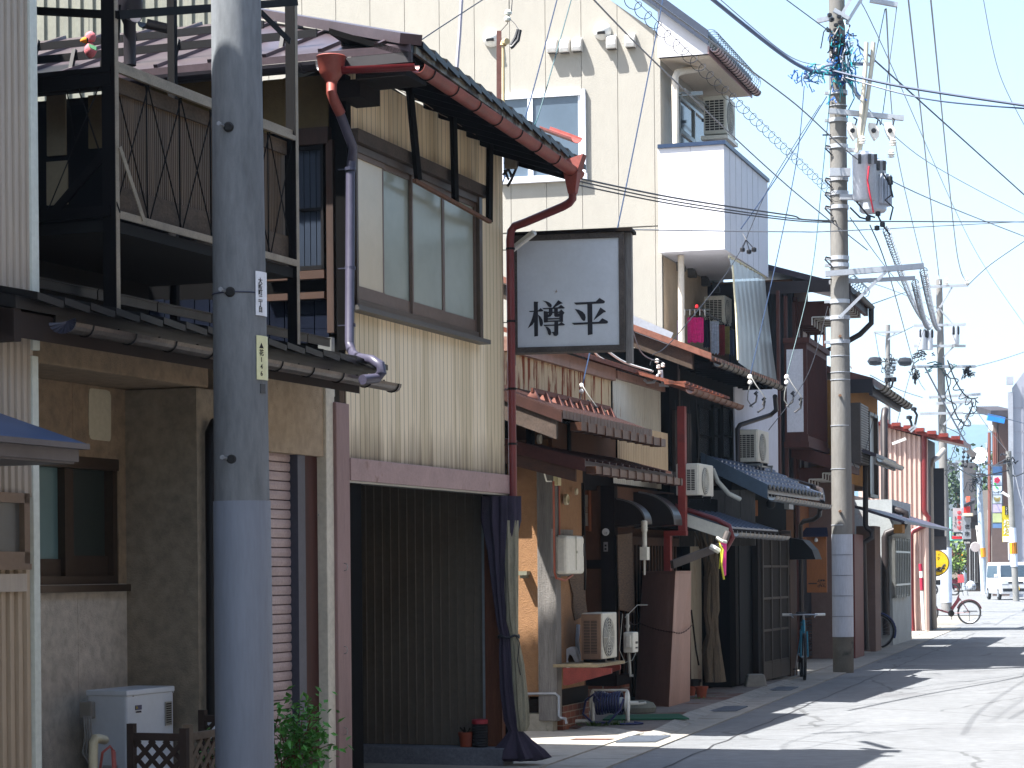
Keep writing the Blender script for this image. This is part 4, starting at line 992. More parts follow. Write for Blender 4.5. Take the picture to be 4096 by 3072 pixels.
b = MB(); b.box(FD, .1, sH+.03, .262, .42, -.3, .03); b.box(FD, sH2-.03, S(2518,2700,o2+.04), .302, .42, -.9, o2+.04); b.build('sill_board', dkwood, D)
# water pipe on the base
b = MB(); b.tube([FDs.at(2080,2776,.06), FDs.at(2222,2774,.06), FDs.at(2236,2786,.08), FDs.at(2236,2862,.08), FDs.at(2244,2872,.09), FDs.at(2262,2874,.1), FDs.at(2266,2895,.1)], .014, 8); b.build('water_pipe', steel, D, smooth=True)
# dark posts and door area
b = MB(); b.box(FDm, FDm.hit(2405,2300,.03)[0], o2+.03, .3, 2.55, -.1, .03); b.build('door_post', dkwood, D)
b = MB(); b.box(FDm, -1., o2-.0, 1.62, 1.72, .0, .02); b.box(FD, sH-.05, sH-.01, 1.4, 2.5, .0, .03); b.build('wall_batten', dkwood, D)
od = -.55; a0 = S(2478,2400,od); a1 = S(2700,2400,od)
b = MB(); b.box(FD, a0, a1, .0, 2.0, od, od+.03)
b.build('dark_door', blkwood, D)
b = MB(); 
for k in range(18): b.box(FD, a0+(a1-a0)*(k+.2)/18, a0+(a1-a0)*(k+.5)/18, .1, 1.9, od+.03, od+.045)
b.box(FD, a0, a1, 1.9, 2.0, od+.03, od+.06); b.build('door_slats', M('brown_slats', (74,50,34), .8, var=.3), D)
# lower roof
sa, _ = FD.hit(2350, 1873, .62); sb, _ = FD.hit(2700, 1932, .62); zl = 2.56
zb_ = zl+.07
def r1(s, o, dz=0): return FD.pt(s, zb_+(.60-o)*.27+dz, o)
b = MB(); b.slab(r1(sa,.60), r1(sb,.60), r1(sb,-.15), r1(sa,-.62), .03); R = b.build('lower_roof', copr, D)
b = MB(); s_ = sa+.1
while s_ < sb: b.bar(r1(s_,.6,.012), r1(s_,-.1,.012), .025, .025); s_ += .24
b.build('roof_seams', copr, R)
b = MB(); b.hexa([r1(sa-.02,.6,-.1), r1(sa,.6,-.1), r1(sa,-.62,-.1), r1(sa-.02,-.62,-.1), r1(sa-.02,.6,.02), r1(sa,.6,.02), r1(sa,-.62,.02), r1(sa-.02,-.62,.02)])
b.build('verge_flashing', M('brown_verge', (80,48,44), .4, .3, var=.2, scale=7, fine=.2), R)
b = MB(); b.hexa([r1(sa+.001,.5,-.22), r1(sa+.04,.5,-.22), r1(sa+.04,-.62,-.22), r1(sa+.001,-.62,-.22), r1(sa+.001,.5,-.102), r1(sa+.04,.5,-.102), r1(sa+.04,-.62,-.102), r1(sa+.001,-.62,-.102)])
b.build('barge_board', M('orange_brown_board', (66,42,30), .8, var=.35, scale=5, st=(2,2,6), fine=.25), R)
b = MB(); b.box(FD, sa, sb, zb_-.05, zb_-.0, .57, .60); k = sa+.15
while k < sb: b.hexa([FD.pt(k,zb_-.09,.57),FD.pt(k+.035,zb_-.09,.57),FD.pt(k+.035,zb_+.06,0),FD.pt(k,zb_+.06,0),FD.pt(k,zb_-.05,.57),FD.pt(k+.035,zb_-.05,.57),FD.pt(k+.035,zb_+.1,0),FD.pt(k,zb_+.1,0)]); k += .25
b.build('eave_rafters', copr, R)
b = MB(); b.slab(r1(sa+.01,.55,-.07), r1(sb,.55,-.07), r1(sb,-.12,-.07), r1(sa+.01,-.55,-.07), .01); b.build('eave_lining', blkwood, R)
b = MB(); w2 = .05
def boxgut(b, f, s0, s1, z, o, w=.05, h=.07):
    b.box(f, s0, s1, z-h, z-h+.004, o-w, o+w); b.box(f, s0, s1, z-h+.004, z, o+w-.004, o+w); b.box(f, s0, s1, z-h+.004, z, o-w, o-w+.004); b.box(f, s0, s0+.004, z-h+.004, z, o-w+.004, o+w-.004)
    k = s0+.2
    while k < s1: b.box(f, k, k+.018, z-h-.008, z+.006, o-w-.008, o+w+.008); k += .3
boxgut(b, FD, sa, sb, zl+.02, .655); b.build('gutter', cgut, R)
# upper roof
ta, _ = FD.hit(2245, 1690, .45); tg, _ = FD.hit(2310, 1693, .50); tb, _ = FD.hit(2600, 1713, .45); tgb,_ = FD.hit(2636,1779,.5)
zu = FD.hit(2310,1700,.5)[1]; zu0 = zu+.09
def r2(s, o, dz=0): return FD.pt(s, zu0+(.45-o)*.385+dz, o)
b = MB(); b.slab(r2(ta,.45), r2(tb,.45), r2(tb,-.44), r2(ta,-.98), .03); R = b.build('upper_roof', copr, D)
b = MB(); s_ = ta+.05; 
while s_ < tb:
    b.bar(r2(s_,.45,.012), r2(s_,-.44,.012), .03, .03); s_ += .115
for oo in (.30,.1,-.1,-.3): b.bar(r2(ta,oo,.006), r2(tb,oo,.006), .02,.014)
b.build('roof_battens', copr, R)
b = MB(); s_ = ta+.5
for k in range(8):
    s_ = ta+.45+k*(tb-ta-.55)/7
    b.hexa([r2(s_-.05,.12),r2(s_+.05,.12),r2(s_+.05,-.03),r2(s_-.05,-.03), r2(s_-.01,.05,.11),r2(s_+.01,.05,.11),r2(s_+.01,.03,.11),r2(s_-.01,.03,.11)])
b.bar(r2(ta+.42,.03,.10), r2(tb-.08,.03,.10), .02, .045); b.build('snow_guard', M('rusty_guard', (104,58,44), .6, .2, var=.3, scale=12), R)
b = MB(); b.hexa([r2(ta-.02,.46,-.08), r2(ta,.46,-.08), r2(ta,-.98,-.08), r2(ta-.02,-.98,-.08), r2(ta-.02,.46,.02), r2(ta,.46,.02), r2(ta,-.98,.02), r2(ta-.02,-.98,.02)]); b.build('verge_flashing', copr, R)
b = MB(); b.hexa([r2(ta+.001,.4,-.26), r2(ta+.06,.4,-.26), r2(ta+.06,-.98,-.26), r2(ta+.001,-.98,-.26), r2(ta+.001,.4,-.082), r2(ta+.06,.4,-.082), r2(ta+.06,-.98,-.082), r2(ta+.001,-.98,-.082)]); b.build('barge_board', M('grey_brown_board', (74,62,54), .85, var=.3, scale=5, fine=.25), R)
b = MB(); s_ = ta
while s_ < tb: b.box(FD, s_, s_+.105, zu0-.045, zu0+.03, .44, .465); s_ += .115
b.build('eave_fronts', cgut, R)
b = MB(); boxgut(b, FD, tg-.12, tgb, zu+.02, .52, .055, .08); b.build('gutter', cgut, R)
b = MB(); b.slab(r2(ta+.01,.42,-.07), r2(tb,.42,-.07), r2(tb,-.12,-.07), r2(ta+.01,-.2,-.07), .01); k = ta+.2
while k < tb: b.hexa([FD.pt(k,zu0-.09,.43),FD.pt(k+.035,zu0-.09,.43),FD.pt(k+.035,zu0+.03,0.1),FD.pt(k,zu0+.03,0.1),FD.pt(k,zu0-.05,.43),FD.pt(k+.035,zu0-.05,.43),FD.pt(k+.035,zu0+.07,0.1),FD.pt(k,zu0+.07,0.1)]); k += .2
b.build('eave_lining', blkwood, R)
# wall band between the roofs
b = MB(); b.box(FD, .02, S(2470,1800,-.02), 2.75, 3.2, -1.2, -.02); b.build('upper_wall', M('dim_brown_plaster', (92,62,40), .95, var=.15, fine=.1), D)
b = MB()
for px_ in (2128, 2275, 2470): 
    s_ = S(px_,1760,0); b.box(FD, s_, s_+.09, 2.7, 3.2, -.06, 0.0)
b.build('upper_post', blkwood, D)
cc = M('cream_corrugated_rusty', (208,186,152), .55, .1, var=.08, scale=2, st=(3,3,.3), dirt=(132,66,34), dscale=2.6, dst=(5,5,.35), dth=.49, dw=.08)
cw = M('white_corrugated', (206,202,190), .5, .1, var=.08, scale=2, st=(3,3,.3), dirt=(150,110,76), dscale=2.2, dst=(4,4,.35), dth=.62, dw=.08)
cb_ = M('tan_corrugated', (176,152,120), .5, .1, var=.1, scale=2, st=(3,3,.3))
b = MB().corr(FD, S(2470,1800,.0), S(2668,1850,.0), 2.7, 3.2, .0, .07, .012); b.build('corrugated_panel', cb_, D)
CO = -.45
zc1 = 3.83
sq0 = FD.hit(2010,1500,CO)[0]; sq1 = FD.hit(2444,1600,CO)[0]; sq2 = FD.hit(2662,1700,CO)[0]
b = MB().corr(FD, sq0, sq1, 3.3, zc1-.05, CO, .09, .016); b.build('corrugated_panel', cc, D)
b = MB().corr(FD, sq1, sq2, 2.6, zc1+.05, CO+.02, .09, .016); b.build('corrugated_panel', cw, D)
b = MB(); b.box(FD, sq0, sq2, 2.5, zc1+.03, CO-2.5, CO-.03); b.build('inner_body', dkwood, D)
b = MB(); b.box(FD, sq0, sq1, zc1-.06, zc1+.08, CO+.0, CO+.06); b.box(FD, sq1+.01, sq2, zc1-.03, zc1+.06, CO+.03, CO+.08); b.build('wall_flashing', M('pinkish_flashing', (150,116,102), .5, .2, var=.15, scale=6, dirt=(110,66,50), dscale=5, dth=.6), D)
rust = M('rust_red_roof', (112,60,42), .7, .1, var=.35, scale=6, fine=.3, dirt=(74,44,36), dscale=6, dth=.52, dw=.1)
se = FD.hit(2885,1600,CO+.15)[0]
b = MB(); b.slab(FD.pt(sq0+.2,zc1+.12,CO+.18), FD.pt(sq2-.3,zc1+.10,CO+.18), FD.pt(sq2-.6,zc1+.62,CO-1.3), FD.pt(sq0,zc1+.62,CO-1.3), .05); b.build('rusty_roof', rust, D)
# wall things on D
mb = root('electric_meter_box', FD.at(2300,2300,.1), 'ivory rounded electricity meter cover on the brown clay wall', 'meter box')
a0,a1,h0,h1 = FD.rc(2264,2140,2336,2296,.14)
b = MB(); b.box(FD, a0,a1,h0,h1,.02,.15); mbx = b.build('cover', whplast, mb, bev=.035)
b = MB(); b.box(FD, (a0+a1)/2-.012,(a0+a1)/2+.01,h0+.04,h1-.01,.151,.156); b.lathe(FD.pt((a0+a1)/2, h0+.22,.156), [(.014,0),(.012,.012)], 10, ax=(FD.n.x,FD.n.y,0)); b.build('strap', M('dull_ivory', (180,176,160), .5), mb)
b = MB(); b.box(FD, a1-.05,a1-.015,h0+.18,h1-.08,.151,.154); b.build('meter_window', dkmetal, mb)
b = MB(); b.box(FD, a0-.12,a1+.03,h0-.02,h1+.06,.002,.02); b.build('back_board', greywood, mb)
b = MB(); b.tube([FD.at(2214,1925,.06), FD.at(2218,2290,.06), FD.at(2225,2312,.08), FD.at(2260,2322,.1), FD.at(2290,2300,.1)], .012, 6); b.tube([FD.at(2236,1900,.05), FD.at(2238,2140,.05)], .01, 6)
o = b.build('conduit', M('copper_conduit', (150,80,60), .4, .3, var=.2), D, smooth=True)
b = MB(); b.tube([FD.at(2176,1890,.06), FD.at(2186,1925,.06), FD.at(2205,1925,.06)], .008, 6); b.build('cable', whplast, D)
b = MB(); b.box(FD, S(2232,1900,.08), S(2245,1900,.08), FD.hit(2240,1942,.08)[1], FD.hit(2240,1890,.08)[1], .03,.08); b.build('terminal_box', M('yellow_ivory', (196,184,140), .5), D, bev=.006)
def disc(fr, x,y,o,rx,mat,name,par,n=20,th=.03,ring=True):
    q = fr.at(x,y,o); b = MB(); prof = [(rx,0),(rx,th)]+([(rx*.75,th+.004),(rx*.7,th*.4)] if ring else [(rx*.9,th+.01)])
    b.lathe(q, prof, n, ax=(fr.n.x,fr.n.y,0)); return b.build(name, mat, par, smooth=True)
disc(FD,2260,1998,.03,.055,M('speaker_ivory',(190,180,150),.5),'round_speaker',D)
disc(FD,2302,1966,.05,.035,MC['speaker_ivory'],'doorbell_disc',D,ring=False,th=.01)
disc(FD,2152,1757,.03,.045,whplast,'vent_disc',D)
b = MB(); b.box(FDs, -.34,-.25, 1.56,1.60, .0,.12); b.box(FDs, -.33,-.27, 1.53,1.559, .0,.1); b.build('bracket_lamp', M('grey_fitting', (120,120,104), .5), D)
disc(FDm,2423,2128,.03,.042,white,'round_plate',D,ring=False,th=.006)
text('17', FDm.at(2423,2134,.05), (FDm.u.x,FDm.u.y,0), (0,0,1), .035, ink, D, 'number')
b = MB().rbox(FDm, 2414,2168,2430,2206,.03,.045); ic = b.build('intercom', M('intercom_grey', (140,136,134), .4), D)
b = MB().rbox(FDm, 2418,2178,2426,2186,.045,.047); b.rbox(FDm, 2418,2192,2426,2200,.045,.047); b.build('button', dkmetal, ic)
# lantern
lf = root('wall_lantern', FDm.at(2340,2120,.08), 'slim wooden andon wall lantern with white paper panes', 'lantern')
g0,g1,k0,k1 = FDm.rc(2318,1955,2358,2125,.08)
lw = M('lantern_wood', (120,66,34), .6, var=.2)
b = MB(); b.box(FDm,g0,g0+.012,k0,k1,.0,.09); b.box(FDm,g1-.012,g1,k0,k1,.0,.09); b.box(FDm,g0+.012,g1-.012,k1-.07,k1-.01,.0,.08); b.box(FDm,g0+.012,g1-.012,k0+.01,k0+.06,.0,.08)
for t in (.44,.49,.54): b.box(FDm,g0+.012,g1-.012,k0+(k1-k0)*t,k0+(k1-k0)*t+.006,.07,.085)
b.build('frame', lw, lf)
b = MB(); b.box(FDm,g0+.012,g1-.012,k0+.06,k1-.07,.0,.07); b.build('paper_pane', M('shoji_paper', (196,190,178), .8), lf)
# reed screens
reed = M('reed_screen', (88,70,54), .9, var=.4, scale=14, st=(1,1,7), fine=.35, bump=.8, bs=80)
def reedscreen(fr, pts, o, label):
    b = MB(); q = [fr.at(x,y,o+ .01*math.sin(i*2.)) for i,(x,y) in enumerate(pts)]; b.prism(q, V(fr.n.x,fr.n.y,0)*.012); tag(b.build('reed_screen', reed), label, 'reed screen', 'reed screens on the shop front')
reedscreen(FD, [(2268,2290),(2336,2132),(2342,2290),(2336,2380),(2346,2455),(2296,2482),(2286,2430),(2290,2380),(2276,2330)], .005, 'ragged strip of reed screen hanging below the meter box')
b = MB(); 
reedscreen(FD, [(2466,2140),(2525,2130),(2535,2450),(2474,2440)], o2+.06, 'wider dark reed screen hanging beside the door under the range hoods')
# hoods
hm_ = M('brown_hood_metal', (44,38,36), .35, .5, var=.15, scale=4)
def hood(x0, ytop, x1, ybot, wd, label):
    s0 = FD.hit(x0, (ytop+ybot)/2, o2)[0]; zt = FD.hit(x0,ytop,o2)[1]; zb = FD.hit(x0,ybot,o2)[1]
    fr = FD.perp(s0, o2); ex = fr.hit(x1,(ytop+ybot)/2,0)[0]
    r = root('vent_hood', fr.pt(ex/2, zb), label, 'vent hood', 'quarter-round vent hoods over the shop window')
    prof = [(0,zt),(0,zb)]+[(ex*math.cos(a),zb+.05+(zt-zb-.05)*math.sin(a)) for a in [i*math.pi/2/12 for i in range(0,12)]]
    prof.insert(2,(ex,zb+.03))
    u3 = V(FD.u.x,FD.u.y,0)
    b = MB(); b.prism([fr.pt(a,h) for a,h in prof], u3*wd); b.build('shell', hm_, r)
    b = MB(); pts = [fr.pt(a,h) for a,h in prof[2:]]
    for i in range(len(pts)-1): b.bar(pts[i]-u3*.004, pts[i+1]-u3*.004, .012,.02)
    b.build('rim', M('worn_rim', (110,106,104), .35, .6), r)
hood(2450,1995,2580,2108,.30,'smaller quarter-round brown vent hood nearer the wall lantern')
hood(2534,1968,2698,2112,.36,'larger quarter-round brown vent hood next to the red steel post')
# AC units -----------------------------------------------------------
acw = M('ac_ivory', (196,192,178), .45, var=.06, scale=3, dirt=(150,140,120), dscale=5, dth=.66)
acbr = M('ac_brown_end', (122,96,78), .5, var=.06)
acd = M('ac_dark_slot', (36,34,34), .7)
def ac_unit(fr, a0, h0, o0, W, H, Dp, label, endmat=None, slots='h', oval=True, group='air conditioner outdoor units'):
    r = root('air_conditioner', fr.pt(a0+W/2, h0, o0+Dp/2), label, 'air conditioner', group)
    em = endmat or acw
    b = MB(); b.box(fr, a0+.03, a0+W, h0+.03, h0+H, o0, o0+Dp); b.build('case', acw, r, bev=.012)
    b = MB(); b.box(fr, a0, a0+.028, h0+.03, h0+H-.01, o0+.004, o0+Dp-.012); b.build('end_panel', em, r, bev=.006)
    fe = fr.perp(a0, 0)
    b = MB(); nr = 22 if slots == 'h' else 12
    y0, y1 = h0+.09, h0+H-.07
    for k in range(nr):
        z = y0+(y1-y0)*k/nr; zh = (y1-y0)/nr*(.5 if slots == 'h' else .72)
        cols = 2 if slots == 'h' else 4
        for c in range(cols):
            w_ = (Dp-.07)/cols; q0 = o0+.025+c*w_
            b.box(fe, q0+.006, q0+w_-.004, z, z+zh, -.001, .0025)
    b.build('louvres', acd, r)
    # grey disc painted as the shade of the fan opening, street face
    c = fr.pt(a0+W*.42, h0+H*.5, o0+Dp); n3 = V(fr.n.x,fr.n.y,0); u3 = V(fr.u.x,fr.u.y,0)
    R = H*.40
    b = MB(); vs = []
    b.lathe(c, [(R,0.0),(R,.004),(R*.97,.006)], 28, ax=n3); b.build('fan_shade_disc', M('ac_fan_shadow', (92,92,90), .6), r)
    b = MB()
    for q in (.25,.4,.55,.7,.85,1.): b.tube([c+n3*.012+(u3*math.cos(t/20*6.2832)+V(0,0,1)*math.sin(t/20*6.2832))*R*q for t in range(21)], .003, 4)
    for t in range(12): a = t/12*6.2832; b.tube([c+n3*.012, c+n3*.012+(u3*math.cos(a)+V(0,0,1)*math.sin(a))*R], .0025, 4)
    b.build('fan_guard', acw, r)
    for k in (.15,.75):
        b = MB(); b.box(fr, a0+W*k, a0+W*k+.06, h0, h0+.03, o0+.0, o0+Dp+.01); b.build('foot', dkmetal, r)
    return r
sa_, _ = FD.hit(2323+84, 2550, .36)
s0a = FDm.p
AO = .40; aS = FD.hit(2407,2550,AO)[0]; aH0 = FD.hit(2407,2650,AO)[1]; aH1 = FD.hit(2407,2452,AO)[1]
dep = None
fe_ = FD.perp(aS); dep = AO-fe_.hit(2323,2550,0)[0]
ac_unit(FD, aS, aH0, AO-dep, FD.hit(2468,2550,AO)[0]-aS, aH1-aH0, dep, 'air conditioner with a brown slotted end, on a rusty shelf of the brown clay shop', endmat=acbr, slots='h')
b = MB(); sA_ = FD.hit(2250,2690,.05)[0]
b.box(FD, aS-.35, aS+.62, aH0-.035, aH0-.005, .0, .46)
sh = b.build('shelf', M('pale_shelf_board', (150,134,104), .8, var=.2, fine=.2), D)
b = MB(); q0 = FD.at(2250,2668,.1); 
b.hexa([FDs.at(2252,2728,.03),FDs.at(2262,2728,.03),FDs.at(2262,2728,-.0),FDs.at(2252,2728,-.0),FDs.at(2252,2670,.03),FDs.at(2262,2670,.03),FDs.at(2262,2670,0),FDs.at(2252,2670,0)])
fk = FD.perp(aS-.36); e0_ = fk.hit(2252,2700)[0]; e1_ = fk.hit(2446,2690)[0]
b.prism([fk.pt(e0_,aH0-.04),fk.pt(e0_,aH0-.04-.17),fk.pt(e0_+.05,aH0-.04-.17),fk.pt(e1_,aH0-.09),fk.pt(e1_,aH0-.04)], V(FD.u.x,FD.u.y,0)*.03)
fk2 = FD.perp(aS+.45)
b.prism([fk2.pt(.1,aH0-.04),fk2.pt(.1,aH0-.2),fk2.pt(.46,aH0-.09),fk2.pt(.46,aH0-.04)], V(FD.u.x,FD.u.y,0)*.03)
b.build('bracket', M('rust_red_bracket', (122,52,44), .6, .1, var=.25, scale=8, fine=.2), sh)
# folded towel on the bracket
tw = M('white_towel', (206,204,204), .95, var=.1, scale=20, bump=1., bs=150)
b = MB(); n = 14; prof = []
zT = 22.7; sz = zT/9000
out = [(2243,2668),(2246,2630),(2258,2600),(2280,2588),(2300,2592),(2312,2630),(2322,2660),(2316,2666),(2300,2650),(2286,2622),(2276,2618),(2270,2640),(2280,2670),(2262,2676)]
b.prism([P(x,y,zT-.15) for x,y in out], V(.03,.28,0)); o = b.build('folded_towel', tw, None, bev=.01); tag(o, 'white folded towel draped on the rusty bracket beside the air conditioner', 'towel')
b = MB(); b.tube([P(2312,2500,22.9), P(2308,2560,22.85), P(2316,2640,22.85)], .022, 8); o = b.build('insulated_hose', M('white_lagging', (176,178,186), .8, bump=.6, bs=80), D, smooth=True)
# gas meter
gmq = P(2524,2580,24.2); gs = 24.2/9000
FG_ = Fr(gmq.x, gmq.y, .336)
gm = root('gas_meter', gmq-V(0,0,gs*35), 'small grey-white gas meter with pipes beside the tapered brown box', 'gas meter')
b = MB(); b.box(FG_, -.09, .12, gmq.z-gs*30, gmq.z+gs*52, -.06, .05); b.box(FG_,-.12,-.09,gmq.z-gs*10,gmq.z+gs*40,-.03,.03); b.build('body', whplast, gm, bev=.012)
b = MB(); b.box(FG_, .0, .08, gmq.z+gs*5, gmq.z+gs*14, .051,.054); b.box(FG_, .0, .08, gmq.z-gs*14, gmq.z-gs*8, .051,.054); b.build('dial', dkmetal, gm)
b = MB(); b.tube([P(2510,2455,24.2), P(2510,2530,24.2)], .018, 8); b.lathe(P(2510,2510,24.2), [(.026,0),(.026,.03)], 8); b.tube([P(2514,2600,24.2), P(2520,2690,24.2), P(2522,2704,24.2), P(2534,2702,24.2)], .016, 8)
b.tube([P(2490,2455,24.15), P(2478,2600,24.1), P(2500,2650,24.1), P(2530,2640,24.15), P(2544,2610,24.2)], .004, 5); b.tube([P(2500,2470,24.15), P(2550,2420,24.3), P(2590,2420,24.4)], .004, 5)
b.build('pipe', M('pipe_offwhite', (170,168,158), .5), gm, smooth=True)
b = MB(); b.lathe(P(2578,2195,24.6), [(.02,0),(.026,.02),(.026,.18),(.034,.2),(.034,.30),(.02,.31)], 10); b.box(Fr(P(2578,2195,24.6).x,24.6,.336), -.05,.06, P(2578,2240,24.6).z, P(2578,2188,24.6).z,-.04,.04); b.tube([P(2578,2240,24.6),P(2578,2300,24.6)],.012,6)
tag(b.build('gas_regulator', whplast, smooth=False), 'small white gas regulator hanging beside the red steel post', 'regulator')
# tapered brown metal box
tb_ = M('brown_sheet_metal', (150,114,100), .5, .1, var=.12, scale=2.5, st=(1,1,.5), fine=.08, dirt=(172,138,122), dscale=1.6, dst=(1,1,.3), dth=.6, dw=.15)
q = [P(2539,2799,26.5), P(2675,2823,25.6), P(2760,2799,26.7)]
t_ = [P(2570,2298,26.5), P(2702,2310,25.6), P(2765,2302,26.7)]
for v in q: v.z = .03
zt_ = 1.57
for v in t_: v.z = zt_
q.append(q[0]+q[2]-q[1]); t_.append(t_[0]+t_[2]-t_[1])
TB = root('tapered_metal_box', (q[1]+q[3])/2, 'tall tapering brown sheet-metal box wrapped by a rusty chain', 'metal cover')
b = MB(); b.hexa([q[1],q[2],q[3],q[0],t_[1],t_[2],t_[3],t_[0]]); b.build('body', tb_, TB, bev=.008)
tc = (t_[1]+t_[3])/2
b = MB(); b.hexa([tc+(v-tc)*1.02 for v in (t_[1],t_[2],t_[3],t_[0])]+[tc+(v-tc)*1.02+V(0,0,.016) for v in (t_[1],t_[2],t_[3],t_[0])]); b.build('lid', tb_, TB)
b = MB()
def lerp3(a,c,t): return a+(c-a)*t
ch = []
A_ = lerp3(q[0],t_[0],.62); B_ = lerp3(q[1],t_[1],.56); C_ = lerp3(q[2],t_[2],.60)
pts = sag(A_+V(-.02,-.02,0), B_+V(0,-.025,0), .02, 26)+sag(B_+V(.01,-.02,0), C_+V(.02,-.02,0), .05, 16)
for i in range(len(pts)-1):
    c = (pts[i]+pts[i+1])/2; d = (pts[i+1]-pts[i]); 
    b.tube([pts[i]-d*.15, c+V(0,0,.008 if i % 2 else .001), pts[i+1]+d*.15, c-V(0,0,.008 if i % 2 else .001), pts[i]-d*.15], .004, 4)
b.build('chain', M('rust_chain', (70,44,38), .8), TB)
b = MB(); b.tube(sag(A_, P(2505,2470,24.6), .05, 8), .005, 4); b.build('chain_tail', MC['rust_chain'], TB)
# red steel posts
rp = root('red_steel_post', P(2668,2300,26.7), 'red painted square steel post stepping sideways beside the air conditioner', 'steel post')
rpm = M('post_red', (128,46,40), .5, 0, var=.14, scale=4, fine=.1, dirt=(104,40,36), dscale=3, dth=.58)
dR = 26.7; FR = Fr(P(2742,2000,dR).x, dR, .336)
def rpbox(b, x0, y0, x1, y1, dd=.0, dep_=.1):
    fr = FR.perp(dd); a0,a1,h0,h1 = fr.rc(x0,y0,x1,y1,0); b.box(fr,a0,a1,h0,h1,-dep_,0)
b = MB(); rpbox(b,2708,1625,2742,2122); rpbox(b,2654,2123,2744,2142); rpbox(b,2654,2143,2686,2800); b.build('post', rpm, rp, bev=.004)
# ---- hose reel, stone, mat, weeds
hr = root('hose_reel', P(2440,2880,23.), 'white hose reel wound with a dark blue garden hose on the shop forecourt', 'hose reel')
c = P(2436,2812,22.85); s8 = 23.2/9000; ax = V(.96,-.22,0).normalized()
wpl = M('reel_plastic', (198,198,190), .4)
hose = M('blue_hose', (34,40,84), .4, var=.15)
for k, off in enumerate((-.17, .19)):
    b = MB(); cc_ = c+ax*off
    b.tube([cc_+V(0,-.13,-.17), cc_+V(0,-.11,.0), cc_+V(0,-.05,.11), cc_+V(0,.03,.12), cc_+V(0,.1,.03), cc_+V(0,.13,-.17)], .016, 8)
    b.tube([cc_+V(0,-.13,-.17), cc_+V(0,.13,-.17)], .016, 8)
    b.lathe(cc_-ax*.008, [(.125,0),(.125,.016)], 24, ax=ax) ; b.build('side_frame', wpl, hr, smooth=True)
b = MB(); b.lathe(c-ax*.15, [(.06,0),(.06,.3)], 14, ax=ax); b.tube([c+ax*.2, c+ax*.3, c+ax*.3+V(.0,0,-.01), c+ax*.38+V(0,0,.005)], [.02,.02,.012,.013], 8); b.tube([c-ax*.17+V(0,0,.13), c+ax*.19+V(0,0,.13)], .012, 8); b.build('drum_and_handle', wpl, hr, smooth=True)
b = MB(); e = ax.cross(V(0,0,1)); n = 10*18
b.tube([c+ax*(-.14+.28*i/n)+(e*math.cos(i/18*6.2832)+V(0,0,1)*math.sin(i/18*6.2832))*(.105+.01*math.sin(i*.05)) for i in range(n+1)], .012, 6)
b.tube([c+V(-.1,-.12,.02), c+V(-.16,-.17,.1), c+V(-.24,-.15,.04), c+V(-.27,-.15,-.1), c+V(-.18,-.2,-.18), c+V(-.02,-.22,-.19), c+V(.1,-.2,-.06), c+V(.14,-.17,.05)], .012, 6)
b.tube([c+V(.25,-.1,-.19), c+V(.33,-.14,-.20), c+V(.26,-.2,-.20), c+V(.1,-.2,-.20)], .012, 6); b.build('hose', hose, hr, smooth=True)
b = MB(); b.tube([c+V(-.38,-.15,-.175), c+V(-.2,-.16,-.17)], .022, 10); tag(b.build('pvc_pipe', wpl, smooth=True), 'short white plastic pipe lying left of the hose reel', 'pipe')
b = MB(); b.tube([c+V(-.4,-.15,-.175), c+V(-.378,-.15,-.175)], .024, 10); tag(b.build('pipe_cap', rubber), 'black cap on the end of the short white pipe', 'cap')
st_q = P(2545,2825,24.6); b = MB(); b.lathe(V(st_q.x,st_q.y,.02), [(.15,0),(.2,.03),(.21,.08),(.18,.13),(.1,.155)], 18); o = b.build('stone', M('river_stone', (104,106,96), .85, var=.2, scale=6, bump=.5), smooth=True); o.scale = (1.05,.75,1.); tag(o, 'rounded grey-green stone at the foot of the tapered box', 'stone')
b = MB(); m0 = P(2425,2872,23.6); b.hexa([V(m0.x-.05,23.3,.045),V(m0.x+.85,23.35,.045),V(m0.x+.8,24.1,.045),V(m0.x+.05,24.0,.045),V(m0.x-.05,23.3,.06),V(m0.x+.85,23.35,.06),V(m0.x+.8,24.1,.06),V(m0.x+.05,24.0,.06)])
tag(b.build('green_mat', M('green_mat', (30,84,60), .95, var=.15, bump=.5, bs=200)), 'dark green rubber mat on the forecourt behind the hose reel', 'mat')
